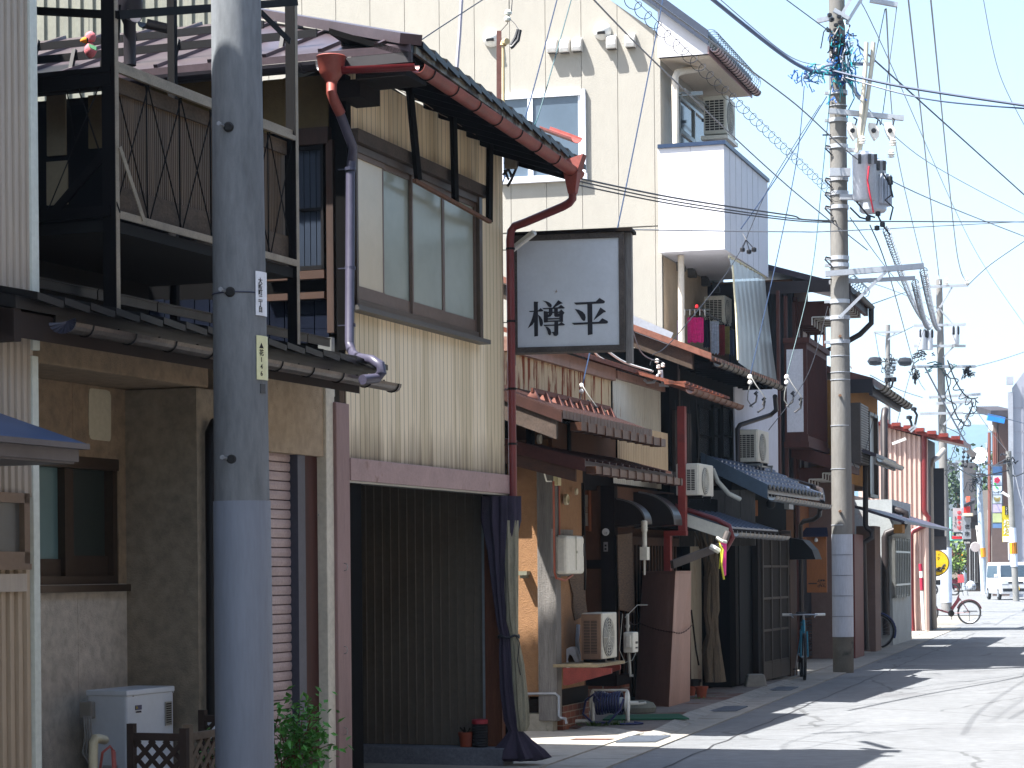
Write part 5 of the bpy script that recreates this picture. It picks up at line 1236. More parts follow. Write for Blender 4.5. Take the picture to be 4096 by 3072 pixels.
# raised forecourt with crumbling kerb
b = MB()
edge = [(2330,2905),(2440,2912),(2560,2930),(2620,2925),(2690,2890),(2760,2850),(2930,2795),(3080,2740),(3150,2718)]
e3 = []
for x,y in edge:
    a,cc_ = ray(x,y); dd = -(EYE-.05)/cc_; e3.append(V(a*dd,dd,0))
back = [FD.pt(FD.hit(x,2300,.2)[0],0,-.3) for x in (3150,2900,2600,2340)]
b.prism([V(v.x,v.y,-.03) for v in e3]+[V(v.x,v.y,-.03) for v in back], V(0,0,.07))
fcr = M('forecourt_concrete', (112,104,98), .9, var=.2, scale=1.6, fine=.15, bump=.6, bs=40, dirt=(96,66,54), dscale=1.3, dth=.5, dw=.12)
tag(b.build('forecourt', fcr), None, None, kind='structure')
b = MB()
for i in range(len(e3)-1):
    a, c2 = e3[i], e3[i+1]; nrm = (c2-a).cross(V(0,0,1)).normalized()
    m = 8
    for j in range(m):
        p0_ = a.lerp(c2,j/m); p1_ = a.lerp(c2,(j+1)/m); w_ = .14+random.uniform(-.02,.02)
        b.add([V(p0_.x,p0_.y,.05)-nrm*.04,V(p1_.x,p1_.y,.05)-nrm*.04,V(p1_.x,p1_.y,.014)+nrm*w_,V(p0_.x,p0_.y,.014)+nrm*w_,V(p0_.x,p0_.y,.0)-nrm*.04,V(p1_.x,p1_.y,.0)-nrm*.04,V(p1_.x,p1_.y,.0)+nrm*w_,V(p0_.x,p0_.y,.0)+nrm*w_],[(0,1,2,3),(4,7,6,5),(0,3,7,4),(1,5,6,2),(2,6,7,3),(0,4,5,1)])
tag(b.build('sloping_kerb', M('kerb_mortar', (138,136,130), .9, var=.2, scale=5, fine=.2, bump=1., bs=30)), None, None, kind='structure')
grassm = M('weed_green', (74,104,40), .7, var=.35, scale=10)
def weed(px_, py_, d, n, sz_, label):
    q = P(px_, py_, d); q.z = .03; b = MB()
    for k in range(n):
        a = random.uniform(0,6.28); L = sz_*random.uniform(.5,1.2); c = q+V(random.gauss(0,sz_*.6),random.gauss(0,sz_*.4),0); d3 = V(math.cos(a)*L, math.sin(a)*L, L*random.uniform(.2,.9)); e_ = V(-math.sin(a),math.cos(a),0)*L*.12
        b.add([c-e_*.5, c+e_*.5, c+d3*.6+e_, c+d3, c+d3*.6-e_], [(0,1,2,3,4)])
    tag(b.build('weed', grassm), label, 'weed', 'weeds along the forecourt')
weed(2385,2885,22.6,60,.09,'green weed tuft spilling out under the hose reel')
weed(2470,2885,22.7,80,.08,'dark green weed clump in front of the hose reel feet')
weed(2790,2785,27.2,26,.05,'low weed beside the foot of the tapered brown box')
weed(2850,2790,27.6,16,.04,'tiny weed on the brick forecourt right of the tapered box')

# ================================================================== HOUSE E : dark wooden house
Eh = root('dark_wooden_house', FD.pt(8,0), 'dark timber house with a blue tiled lean-to roof and lattice door', 'house')
sE0 = FD.hit(2690,2300,0)[0]; sE1 = FD.hit(3160,2300,0)[0]
sEm = FD.hit(2945,2300,0)[0]
b = MB(); b.box(FE, FE.hit(2690,2300)[0], FE.hit(2856,1450,.45)[0], 2.1, 3.95, -.3, -.02); b.box(FE, FE.hit(2856,1450,.45)[0], FE.hit(2945,2300)[0], 2.1, 4.4, -3.5, -.02); b.box(FD, sE0, sEm, 2.1, 2.5, -.5, -.05); b.box(FD, sE0, sE1, 0, 2.1, -3.5, -.72); b.box(FD, sEm, sE1, 0, 2.8, -.71, -.05); b.box(FD, sEm-.1, sEm-.001, 0, 2.099, -.71, -.05); b.build('wall_body', blkwood, Eh)
# big roof
ga, _ = FE.hit(2855,1447,.45); gb_, _ = FE.hit(3113,1570,.45); zE = FE.hit(2867,1455,.45)[1]
zE0 = zE+.08
def r3(s,o,dz=0): return FE.pt(s, zE0+(.45-o)*.40+dz, o)
b = MB(); b.slab(r3(ga-.15,.45), r3(gb_,.45), r3(gb_,-2.6), r3(ga-.15,-2.6), .06); R = b.build('main_roof', M('rusty_edge_roof', (92,70,58), .6, .1, var=.35, scale=7, fine=.3), Eh)
b = MB(); b.hexa([r3(ga-.17,.46,-.05), r3(ga-.151,.46,-.05), r3(ga-.151,-2.6,-.05), r3(ga-.17,-2.6,-.05), r3(ga-.17,.46,.03), r3(ga-.151,.46,.03), r3(ga-.151,-2.6,.03), r3(ga-.17,-2.6,.03)]); b.build('verge_flashing', M('rust_brown_verge', (112,72,58), .6, .1, var=.3, scale=8, fine=.2), R)
b = MB(); b.hexa([r3(ga-.1,.2,-.26), r3(ga-.0,.2,-.26), r3(ga,-2.6,-.26), r3(ga-.1,-2.6,-.26), r3(ga-.1,.2,-.063), r3(ga,.2,-.063), r3(ga,-2.6,-.063), r3(ga-.1,-2.6,-.063)]); b.build('barge_board', M('charred_board', (60,48,38), .85, var=.4, scale=6, fine=.3, dirt=(120,66,30), dscale=5, dth=.66), R)
b = MB(); b.gutter(FE.pt(ga,zE,.5), FE.pt(gb_,zE-.01,.5), .055); g_ = b.build('gutter', M('mossy_gutter', (88,80,68), .5, .3, var=.3, scale=10, fine=.25), R)
b = MB(); b.rings(FE.pt(ga,zE,.5), FE.pt(gb_,zE-.01,.5), .058, .28, .006); b.build('gutter_hangers', dkmetal, g_)
b = MB(); s_ = ga
while s_ < gb_: b.box(FE, s_, s_+.11, zE0-.06, zE0-.02, .4, .48); s_ += .14
b.build('eave_fronts', M('broken_tile_edge', (96,66,54), .7, var=.4, scale=12, fine=.3), R)
b = MB(); b.slab(r3(ga,.42,-.1), r3(gb_,.42,-.1), r3(gb_,0,-.16), r3(ga,0,-.16), .02); k = ga
while k < gb_: b.box(FE, k, k+.05, zE0-.14, zE0-.08, 0, .42); k += .3
b.build('rafters', blkwood, R)
ep = FE.at(3100,1585,.5)
b = MB(); b.tube([ep, FE.at(3105,1640,.45), FE.at(3082,1660,.35), FE.at(2960,1700,.1), FE.at(2950,1715,.08), FE.at(2955,2000,.08)], .034, 10); b.build('drainpipe', M('dark_brown_pipe', (46,40,40), .45, .1, var=.2), Eh, smooth=True)
# camera-facing gable wall of weathered boards
FEg = FE.perp(ga+.02)
b = MB(); 
for k in range(9):
    z0 = 2.6+k*.19; b.box(FEg, -3., .0, z0, z0+.186, -.05, .0+.004*(k%2))
b.build('gable_boards', M('black_clapboard', (52,44,38), .85, var=.3, scale=4, st=(1,1,4), fine=.2), Eh)
# lower rusty eave and its gutter
re0 = FD.hit(2640,1540,-.0)[0]; re1 = FD.hit(2900,1610,.25)[0]; zz = FD.hit(2885,1600,.3)[1]
b = MB(); b.slab(FD.pt(re0,zz+.06,.3), FD.pt(re1,zz+.02,.3), FD.pt(re1,zz+.24,-.3), FD.pt(re0,zz+.42,-.9), .04); R = b.build('rusty_eave', rust, Eh)
b = MB(); s_ = re0
while s_ < re1: b.box(FD, s_, s_+.15, zz+.065-(s_-re0)*.012, zz+.095-(s_-re0)*.012, .05, .31); s_ += .19
b.build('rusty_tiles', rust, R)
b = MB(); b.gutter(FD.pt(re0,zz-.0,.36), FD.pt(FD.hit(2960,1625,.36)[0],zz-.02,.36), .055); b.rings(FD.pt(re0,zz,.36), FD.pt(FD.hit(2960,1625,.36)[0],zz-.02,.36), .058, .3,.006); b.build('gutter', M('rusty_gutter', (108,74,56), .55, .2, var=.3, scale=10, fine=.25), R)
# upper windows
wins = [(2790,1618,2846,1842),(2850,1618,2880,1842),(2886,1618,2926,1842)]
for i,(x0,y0,x1,y1) in enumerate(wins):
    a0,a1,h0,h1 = FE.rc(x0,y0,x1,y1,.0)
    b = MB()
    for q in [(a0,a1,h1-.03,h1),(a0,a1,h0,h0+.03),(a0,a0+.03,h0,h1),(a1-.03,a1,h0,h1),(a0+.03,a1-.03,h0+(h1-h0)*.42,h0+(h1-h0)*.42+.02)]: b.box(FE,*q,-.05,.02)
    w_ = b.build('window', blkwood, Eh)
    MB().box(FE,a0+.03,a1-.03,h0+.03,h1-.03,-.045,-.02).build('pane', glass('grey_blue_glass', (156,168,178), .25, .6, var=.2), w_)
b = MB(); a0,a1,h0,h1 = FE.rc(2700,1640,2770,1900,.02)
for k in range(8): b.box(FE,a0+(a1-a0)*k/8,a0+(a1-a0)*(k+.6)/8,h0,h1,-.05,.02)
b.box(FE, sE0, S(2945,1850,.03), h0-.1, h0, -.05, .06); b.build('wood_lattice', M('brown_lattice', (58,44,34), .8, var=.3), Eh)
# vine and cables
b = MB()
for k in range(5):
    x = 2700+k*28; b.tube([FE.at(x,1600,.2+.02*k), FE.at(x+12,1750,.26), FE.at(x-8+k*5,1900,.22), FE.at(x+30,2010,.3)], .008 if k%2 else .004, 5)
b.build('loose_cables', wirem, Eh)
# blue tiled lean-to roof
bt_ = M('blue_grey_roof_tile', (64,76,98), .28, .1, var=.25, scale=6, fine=.2, spec=.7)
u0,_ = FD.hit(3066,1985,.6); u1,_ = FD.hit(3290,2025,.6); zB = 2.53; zB0 = zB+.1
pb = .50
def r4(s,o,dz=0): return FD.pt(s, zB0+(.58-o)*pb+dz, o)
top_o = -.25
b = MB(); b.slab(r4(u0,.58), r4(u1,.58), r4(u1,top_o), r4(u0,top_o), .06); R = b.build('tiled_roof', bt_, Eh)
ncol = 16; pw = (u1-u0)/ncol
for c in range(ncol):
    pass
b = MB(); rows = 5; rl = (.58-top_o)/rows
for r_ in range(rows):
    oA = .62-r_*rl; oB = oA-rl-.02
    pts0 = []; pts1 = []
    for i in range(ncol*8+1):
        t = i/8; s_ = u0+pw*t; w_ = math.sin(2*math.pi*t); zz_ = .028*w_ if w_ > 0 else .012*w_
        pts0.append(r4(s_, oA, zz_+.05)); pts1.append(r4(s_, oB, zz_+.022))
    n = len(pts0); vs = pts0+pts1+[p-V(0,0,.03) for p in pts0]
    b.add(vs, [(i,i+1,n+i+1,n+i) for i in range(n-1)]+[(i,2*n+i,2*n+i+1,i+1) for i in range(n-1)])
b.build('wavy_tiles', bt_, R, smooth=True)
b = MB()
for c in range(ncol): b.lathe(r4(u0+pw*(c+.25), .625, .04), [(.038,0),(.04,.01),(.03,.02)], 10, ax=(FD.n.x,FD.n.y,0))
b.build('eave_end_tiles', M('grey_tile_ends', (92,92,88), .6, var=.25), R, smooth=True)
b = MB(); b.hexa([r4(u0-.03,.62,-.12), r4(u0,.62,-.12), r4(u0,top_o,-.12), r4(u0-.03,top_o,-.12), r4(u0-.03,.62,.07), r4(u0,.62,.07), r4(u0,top_o,.07), r4(u0-.03,top_o,.07)]); b.build('verge_flashing', M('blue_grey_flashing', (76,92,108), .4, .4, var=.15), R)
b = MB(); b.gutter(FD.pt(u0-.05,zB,.68), FD.pt(u1+.02,zB-.02,.68), .06); g_ = b.build('gutter', M('grey_gutter', (122,118,112), .4, .5, var=.2), R)
b = MB(); b.rings(FD.pt(u0-.05,zB,.68), FD.pt(u1,zB-.02,.68), .064, .2, .006); b.build('gutter_hangers', steel, g_)
b = MB(); b.tube([FD.at(3130,1912,-.05), FD.at(3250,1945,.3), FD.at(3284,1960,.5), FD.at(3290,1985,.55), FD.at(3290,2010,.6)], .035, 10); b.build('roof_pipe', MC['dark_brown_pipe'], R, smooth=True)
b = MB(); b.tube([FD.at(3280,2036,.66), FD.at(3278,2060,.6), FD.at(3255,2078,.4), FD.at(3215,2085,.2), FD.at(3202,2100,.12), FD.at(3204,2300,.12), FD.at(3208,2650,.12)], .034, 10); b.build('downpipe', MC['dark_brown_pipe'], Eh, smooth=True)
# boards wall under the verge (camera-facing)
FEl = FD.perp(u0+.04)
b = MB()
for k in range(7): b.box(FEl, -.95+k*.2, -.95+k*.2+.188, 1.9, 2.62+.0, -.03, 0)
b.build('grey_boards', M('grey_board_wall', (78,75,71), .85, var=.2, scale=3, st=(2,2,.3), fine=.2), Eh)
b = MB(); b.tube([P(2850,1875,28.5), P(2870,1925,28.5), P(2915,1975,28.6), P(2960,1997,28.7)], .03, 10); b.build('white_conduit', M('grey_white_duct', (170,172,164), .6), Eh, smooth=True)
b = MB(); fz_ = FD.perp(u0+.3, .35); b.rbox(fz_, 2980,2002,3030,2064, -.02, 0, ref=0); b.build('wood_plate', M('orange_wood_plate', (150,92,48), .7, var=.2), Eh)
b = MB(); q = P(3082,2035,29.5); b.lathe(q, [(.03,0),(.06,.03),(.065,.09),(.03,.12),(.02,.25)], 12); b.build('eave_lamp', dkmetal, Eh)
b = MB().rbox(FD, 3156,2012,3174,2038,.05,.12); b.build('white_box', M('box_pale', (170,176,180), .5), Eh)
# small blue metal canopy
cn0,_ = FD.hit(2900,2100,.55); cn1,_ = FD.hit(3112,2095,.62)
cz = P(2917,2104,26.3).z
def r5(s,o,dz=0): return FD.pt(s, cz+(.62-o)*.34+dz, o)
b = MB(); b.slab(r5(cn0,.62), r5(cn1,.62), r5(cn1,-.25), r5(cn0,-.25), .02); R = b.build('blue_canopy', M('pale_blue_roof_metal', (90,102,122), .35, .4, var=.12, scale=5, fine=.1, spec=.6), Eh)
b = MB(); s_ = cn0+.3
while s_ < cn1-.05: b.bar(r5(s_,.62,.006), r5(s_,-.25,.006), .02, .014); s_ += .3
b.build('canopy_seams', MC['pale_blue_roof_metal'], R)
b = MB(); b.hexa([r5(cn0-.03,.60,-.17), r5(cn0,.60,-.17), r5(cn0,-.3,-.17), r5(cn0-.03,-.3,-.17), r5(cn0-.03,.60,-.022), r5(cn0,.60,-.022), r5(cn0,-.3,-.022), r5(cn0-.03,-.3,-.022)]); b.build('white_barge', M('cream_fascia', (196,196,182), .6, var=.08), R)
b = MB(); b.tube([r5(cn0,-.3,.03), r5(cn0,.45,.03), r5(cn0+.0,.6,.0), r5(cn0,.64,-.12), r5(cn0,.55,-.3)], .032, 10); b.build('maroon_pipe', M('maroon_pipe', (96,34,36), .4), R, smooth=True)
b = MB(); b.box(FD, cn0, cn1, cz-.05, cz-.022, .56,.62); b.build('fascia', dkwood, R)
b = MB(); b.gutter(FD.pt(cn0-.0,cz-.07,.68), FD.pt(cn1+.25,cz-.08,.68), .05); g_ = b.build('gutter', MC['grey_gutter'], R)
b = MB(); b.rings(FD.pt(cn0,cz-.07,.68), FD.pt(cn1+.2,cz-.08,.68), .055, .24, .006); b.build('gutter_hangers', steel, g_)
b = MB(); b.bar(P(2688,2258,25.4), P(2876,2188,26.2), .04, .09); b.tube([P(2912,2130,26.35), P(2900,2160,26.3), P(2885,2190,26.25)], .04, 10); b.build('canopy_beam', M('grey_brown_beam', (62,56,54), .7, var=.2), R)
rb1 = M('pink_ribbon', (226,60,140), .6); rb2 = M('yellow_ribbon', (208,206,60), .6); rb3 = M('white_ribbon', (210,210,200), .7)
rr = root('ribbon_bundle', P(2890,2200,25.9), 'pink and yellow plastic ribbons tied to the canopy downpipe', 'ribbons')
dr_ = 25.9
b = MB(); b.prism([P(2872,2168,dr_),P(2904,2172,dr_),P(2902,2300,dr_),P(2890,2310,dr_),P(2892,2182,dr_)], V(.01,.03,0)); b.build('pink_ribbon', rb1, rr)
b = MB(); b.tube([P(2876,2165,dr_),P(2885,2190,dr_-.03),P(2880,2240,dr_-.02),P(2877,2275,dr_)], .007,4); b.tube([P(2878,2180,dr_-.04),P(2892,2200,dr_-.04),P(2886,2260,dr_-.04),P(2896,2318,dr_-.04)], .011,4); b.build('yellow_ribbon', rb2, rr)
b = MB(); b.tube([P(2866,2150,dr_),P(2890,2165,dr_-.03),P(2905,2168,dr_)], .02,6); b.tube([P(2842,2185,dr_),P(2860,2195,dr_-.02),P(2876,2205,dr_)], .035,6); b.build('white_ribbon', rb3, rr)
# AC 2 above the canopy; AC 3 on stand
def place_ac(xe, xc, xr, yt, yb, o, label, slots='g', Dp=.28, FD=FD):
    a0 = FD.hit(xc,(yt+yb)/2,o+Dp)[0]; a1 = FD.hit(xr,(yt+yb)/2,o+Dp)[0]; h0 = FD.hit(xc,yb,o+Dp)[1]; h1 = FD.hit(xc,yt,o+Dp)[1]
    return ac_unit(FD,a0,h0,o,max(a1-a0,.5),h1-h0,Dp,label,slots=slots), (a0,a1,h0,h1)
place_ac(2742,2795,2854,1852,1990,.0,'ivory air conditioner hanging beside the red steel post')
_, (za0,za1,zh0,zh1) = place_ac(2972,3030,3076,1716,1855,.0,'ivory air conditioner on a metal stand above the blue tiled roof', Dp=.3, FD=FE)
b = MB()
for k in (za0+.05, za1-.03):
    b.bar(FE.pt(k,zh0-.01,-.02), FE.pt(k,zh0-.01,.36), .03,.03); b.bar(FE.pt(k,zh0-.02,.34), FE.pt(k+.1,zh0-.42,.3), .025,.025)
b.bar(FE.pt(za0,zh0-.025,.3), FE.pt(za1,zh0-.025,.3), .03,.02); tag(b.build('ac_stand', alu), 'slanting metal stand carrying the air conditioner above the blue tiled roof', 'stand')
# door zone
b = MB().corr(FD, S(2763,2500,-.45), S(2936,2600,-.45), .05, 2.1, -.45, .076, .012); b.build('corrugated_sheet', M('cream_corrugated_old', (150,142,126), .6, .1, var=.15, scale=2, st=(2,2,.3), dirt=(120,92,74), dscale=1.2, dst=(1,1,.5), dth=.5, dw=.2), Eh)
b = MB().rbox(FD, 2940,2130,2956,2740,-.0,.08); b.rbox(FD,3030,2130,3046,2740,-.0,.08); b.rbox(FD,2940,2110,3160,2135,.0,.10); b.build('door_frame', dkwood, Eh)
b = MB().rbox(FD, 2956,2135,3030,2720,-.05,-.02); b.build('doorway_shade_sheet', M('near_black', (8,8,9), .9), Eh)  # near-black sheet closes the doorway, its inner shade put into the colour
a0,a1,h0,h1 = FD.rc(3046,2135,3156,2700,.06)
b = MB(); 
for k in range(4): t = a0+(a1-a0-.05)*k/3; b.box(FD,t,t+.05,.06,h1,.03,.075)
for t in (.12,.34,.56,.78,.97): b.box(FD,a0,a1,.06+(h1-.06)*t-.02,.06+(h1-.06)*t+.012,.03,.07)
b.box(FD,a0,a1,.06,.06+.22,.03,.073)
dr = b.build('lattice_door', M('lattice_door_wood', (58,52,46), .7, var=.2), Eh)
b = MB(); n = 44
for k in range(n): t = a0+(a1-a0)*k/n; b.box(FD,t,t+(a1-a0)/n*.5,.28,h1-.02,.035,.05)
b.build('fine_slats', M('fine_slat_wood', (44,38,34), .8), dr)
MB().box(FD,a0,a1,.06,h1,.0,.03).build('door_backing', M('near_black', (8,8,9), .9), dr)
b = MB().rbox(FD, 3160,2200,3190,2700,-.04,.03); b.rbox(FD, 3126,2120,3166,2300,-.04,.02); b.build('side_panel', M('brown_side', (70,52,42), .8), Eh)
b = MB(); fx_ = FD.perp(S(3158,2200,.06), .06); prof = [(0,0),(0,-.3),(.0,-.32),(.38,-.32),(.33,-.18),(.2,-.04)]
hz = FD.hit(3150,2150,.06)[1]
b.prism([fx_.pt(a,hz+h) for a,h in prof], V(FD.u.x,FD.u.y,0)*.5); tag(b.build('door_hood', dkmetal), 'dark curved metal hood above the lattice door corner', 'hood')
# bundled trunks / vine by the corrugated sheet
vt = M('vine_bark', (92,80,64), .9, var=.35, scale=9, st=(3,3,.4), fine=.3, bump=.6)
vr = root('vine_trunks', P(2840,2730,28.4), 'thick bundle of twisted bare vine stems in front of the corrugated sheet', 'vine')
for k in range(20):
    dd = 28.1+random.uniform(-.15,.15); x0 = 2846+random.uniform(-34,34); xm = 2846+random.uniform(-24,24); xt = 2836+random.uniform(-60,60)
    pts = [P(x0+random.uniform(-10,20),2728,dd), P(x0,2600,dd), P(xm,2440,dd), P(xm+random.uniform(-8,8),2310,dd), P((xm+xt)/2,2220,dd), P(xt,2130,dd)]
    b = MB(); b.tube(pts, [.05,.036,.032,.03,.022,.012], 7); b.build('stem', vt, vr, smooth=True)
for i,(x,y,d_,rr_,lab) in enumerate([(2806,2730,27.4,.075,'terracotta pot at the foot of the vine stems'),(2765,2725,27.9,.06,'small terracotta pot half behind the tapered box'),(2772,2680,28.2,.1,'black plastic pot standing behind the terracotta pots')]):
    q = P(x,y,d_); b = MB(); b.lathe(V(q.x,q.y,.04), [(rr_*.7,0),(rr_*.95,rr_*1.5),(rr_*1.08,rr_*1.5),(rr_*1.1,rr_*1.85),(rr_*.95,rr_*1.85),(rr_*.9,rr_*1.5)], 16)
    o = b.build('flower_pot', M('terracotta', (130,62,40), .85) if i<2 else rubber, smooth=True); tag(o, lab, 'flower pot', 'flower pots by the dark house')
b = MB(); b.tube([P(2765,2440,27.6), P(2784,2600,27.8), P(2795,2660,27.9)], .012, 6); tag(b.build('broom_handle', dkwood), 'thin dark tool handle leaning behind the tapered box', 'handle')
q = P(3022,2715,30.0); b = MB(); b.hexa([V(q.x-.15,q.y-.15,.02),V(q.x+.15,q.y-.15,.02),V(q.x+.15,q.y+.15,.02),V(q.x-.15,q.y+.15,.02),V(q.x-.11,q.y-.11,.2),V(q.x+.11,q.y-.11,.2),V(q.x+.11,q.y+.11,.2),V(q.x-.11,q.y+.11,.2)]); o = b.build('stone_block', M('block_concrete', (130,126,118), .9, var=.15), bev=.02); tag(o, 'small concrete block at the sill of the dark doorway', 'block')
# ================================================================== CREAM BUILDING
crw = M('cream_render_panel', (158,154,145), .85, var=.03, scale=.8, st=(1,1,.4), fine=.03, bump=.4, bs=60)
whp = M('white_wall_panel', (206,206,212), .7, var=.03, fine=.03)
bluef = M('navy_blue_flashing', (44,60,86), .4, .3, var=.1)
X_ = root('cream_building', FX.pt(-3,0), 'tall cream panelled building behind the old houses, with a white balcony', 'apartment building')
sL0 = FX.hit(1135, 300)[0]
b = MB(); b.box(FX, sL0, -3.2, 0, 12, -7, -.03); b.prism([FX.pt(-3.2,0,-.03),FX.pt(-.02,0,-.03),FX.pt(-.02,9.7,-.03),FX.pt(-3.2,12,-.03)], FX.pt(0,0,-6)-FX.pt(0,0,0)); b.build('body', crw, X_)
b = MB(); zj = FX.hit(2300,920)[1]; sj = FX.hit(2040,300)[0]-.57*14
b.corr(FX, sj, 0, zj+.01, lambda a: min(12, 9.8-.75*a), 0, .57, .012, 'panel'); b.corr(FX, sj, 0, 2.5, zj-.01, 0, .57, .012, 'panel'); b.build('wall_panels', crw, X_)
# window
a0,a1,h0,h1 = FX.rc(2000,378,2345,712,.03)
b = MB(); 
for q in [(a0,a1,h1-.09,h1,0,.06),(a0-.03,a1+.02,h0-.03,h0+.07,0,.08),(a0,a0+.05,h0,h1,0,.06),(a1-.07,a1,h0,h1,0,.06)]: b.box(FX,*q)
mx_ = FX.hit(2122,500,.03)[0]; b.box(FX, mx_-.04, mx_+.04, h0, h1, 0, .055); b.box(FX, a1-.12,a1-.08,h0+.07,h1-.09,0,.03)
w_ = b.build('window', M('white_window_frame', (216,220,228), .4, var=.03), X_)
MB().box(FX,a0+.05,mx_-.04,h0+.07,h1-.09,.005,.015).build('pane', glass('window_blue_grey',(84,98,112),.1,.7,var=.15), w_)
MB().box(FX,mx_+.04,a1-.12,h0+.07,h1-.09,.01,.02).build('pane', MC['window_blue_grey'], w_)
a0,a1,h0,h1 = FX.rc(2349+0,712,2352,715,.03)
# vent hoods
vm_ = M('vent_hood_white', (206,204,200), .45, .2, var=.15, scale=20)
proto = None
for i,(x,y) in enumerate([(2213,190),(2262,189),(2312,184),(2450,174),(2525,168)]):
    q = FX.at(x,y,0); 
    if proto is None:
        s_, h_ = FX.hit(x,y,0); prof = [(0,.12),(0,-.10),(.13,-.10),(.145,-.04),(.14,.03),(.1,.09),(.03,.12)]
        b = MB(); fp = FX.perp(s_-.075)
        b.prism([FX.pt(s_-.075,h_+z,o) for o,z in prof], FX.pt(.15,0,0)-FX.pt(0,0,0)); o = b.build('wall_vent', vm_, X_, bev=.01, origin=q)
        b = MB(); b.box(FX, s_-.07,s_+.07,h_-.1,h_-.091,.005,.1); b.build('grille', dkmetal, o)
        proto = (o, q)
    else:
        c = proto[0].copy(); COL.objects.link(c); c.parent = X_; c.location = proto[0].location+(q-proto[1])
        for ch in proto[0].children: d = ch.copy(); COL.objects.link(d); d.parent = c
for x,y in [(2411,125),(1968,153)]:
    q = FX.at(x,y,0); b = MB(); ax = V(FX.n.x,FX.n.y,0)
    b.lathe(q, [(.14,0),(.14,.02),(.12,.07),(.07,.12),(.01,.135)], 20, ax=ax); o = b.build('round_vent', white, X_, smooth=True)
    b = MB(); b.box(FX, FX.hit(x,y)[0]-.06, FX.hit(x,y)[0]+.06, q.z-.07, q.z-.03, .06,.137); b.build('vent_slot', dkmetal, o)
# street side wall, balcony
FY = Fr(2.343, 34.45, .31)
YL = 3.2
b = MB(); b.box(FY, 0.01, YL, 0, 9.5, -5, -.02); b.build('street_body', crw, X_)
b = MB(); b.corr(FY, 0, YL, 6.4, 9.5, 0, .53, .012, 'panel'); b.build('street_panels', crw, X_)
bo = 1.02
zt, zb = 8.01, 6.43
b = MB(); b.box(FY, -.22, YL+.1, zb, zt, bo-.08, bo); b.box(FY, -.22, -.14, zb, zt, 0.0, bo-.081); b.box(FY, YL+.02, YL+.1, zb, zt, 0, bo-.081); b.box(FY, -.139, YL+.019, zb, zb+.12, 0, bo-.081)
bal = b.build('balcony', whp, X_)
b = MB(); b.box(FY, -.25, YL+.13, zt, zt+.06, bo-.11, bo+.03); b.box(FY, -.25, -.11, zt+.001, zt+.059, 0, bo-.111); b.build('coping', bluef, bal)
b = MB(); 
for k in range(6): t = .2+k*.45; b.box(FY, t, t+.008, zb, zt-.002, bo+.0005, bo+.004)
FYp = FY.perp(-.22); b.box(FYp, .5,.508, zb, zt, .0005,.004); b.build('panel_joint', M('joint_grey', (170,170,176), .8), bal)
# sliding window and air conditioner on the balcony
a0,a1,h0,h1 = FY.rc(2715,380,2835,640,.03)
b = MB()
for q in [(a0,a1,h1-.05,h1),(a0,a0+.05,h0-.7,h1),(a1-.05,a1,h0-.7,h1),((a0+a1)/2-.03,(a0+a1)/2+.03,h0-.7,h1),(a0,a1,h1-.58,h1-.51)]: b.box(FY,*q,0,.05)
w_ = b.build('balcony_window', alu, X_)
MB().box(FY,a0+.05,a1-.05,h0-.7,h1-.05,.0,.02).build('pane', glass('dark_window',(50,58,66),.1,.7), w_)
sA1 = FY.hit(2905,480,.75)[0]
acq = P(2875,480,36.66)
def ac_free(q, fr, W, H, Dp, label):
    f = Fr(q.x, q.y, u=(fr.u.x, fr.u.y)); return ac_unit(f, -W/2, q.z-H/2, -Dp/2, W, H, Dp, label, slots='g')
ac_free(P(2878,478,36.42), FY, .7, .65, .38, 'ivory air conditioner on a shelf above the white balcony of the cream building')
b = MB(); q = P(2878,478,36.42); f = Fr(q.x,q.y,u=(FY.u.x,FY.u.y)); b.box(f,-.42,.42,q.z-.39,q.z-.33,-.22,.22); b.build('ac_shelf', whplast, X_)
# pipes, laundry poles
pvc = M('cream_pvc_pipe', (206,196,180), .5, var=.05)
b = MB(); b.tube([P(2880,222,35.5),P(2880,245,35.5),P(2860,262,35.44),P(2730,285,34.68),P(2708,292,34.51),P(2700,310,34.45),P(2704,600,34.45)], .055, 12); b.build('rainpipe', pvc, X_, smooth=True)
b = MB(); b.tube([P(2724,1022,34.51),P(2726,1380,34.51)], .05, 12); b.build('rainpipe', pvc, X_, smooth=True)
b = MB(); b.tube([P(2740,355,34.68),P(2925,500,37.58)], .014, 6); b.tube([P(2720,372,34.8),P(2905,520,37.58)], .014, 6); b.bar(P(2690,378,34.8),P(2810,372,35.15),.02,.06); b.bar(P(2808,482,36.54),P(2930,476,37.0),.02,.05); b.build('laundry_pole', alu, X_)
# roof overhang
b = MB(); gq = FY.pt
zs = 9.49
b.box(FY, -.15, YL-.1, zs-.08, zs, 0, .77); b.build('soffit', M('soffit_cream', (206,196,180), .8, var=.04), X_)
gx0 = FX.hit(2660,-20)[0]
def roofp(s, o, dz=0): return FY.pt(s, zs+.20+(.77-o)*.80+dz, o)
b = MB(); b.slab(roofp(-.22,.8,.06), roofp(YL,.8,.06), roofp(YL,-2.2,.06), roofp(-.22,-2.2,.06), .05); R = b.build('roof', bluef, X_)
b = MB(); b.hexa([roofp(-.26,.8,-.15), roofp(-.22,.8,-.15), roofp(-.22,-2.2,-.15), roofp(-.26,-2.2,-.15), roofp(-.26,.8,.08), roofp(-.22,.8,.08), roofp(-.22,-2.2,.08), roofp(-.26,-2.2,.08)]); b.build('barge_board', M('slate_blue_board', (52,60,76), .5, .2, var=.06), R)
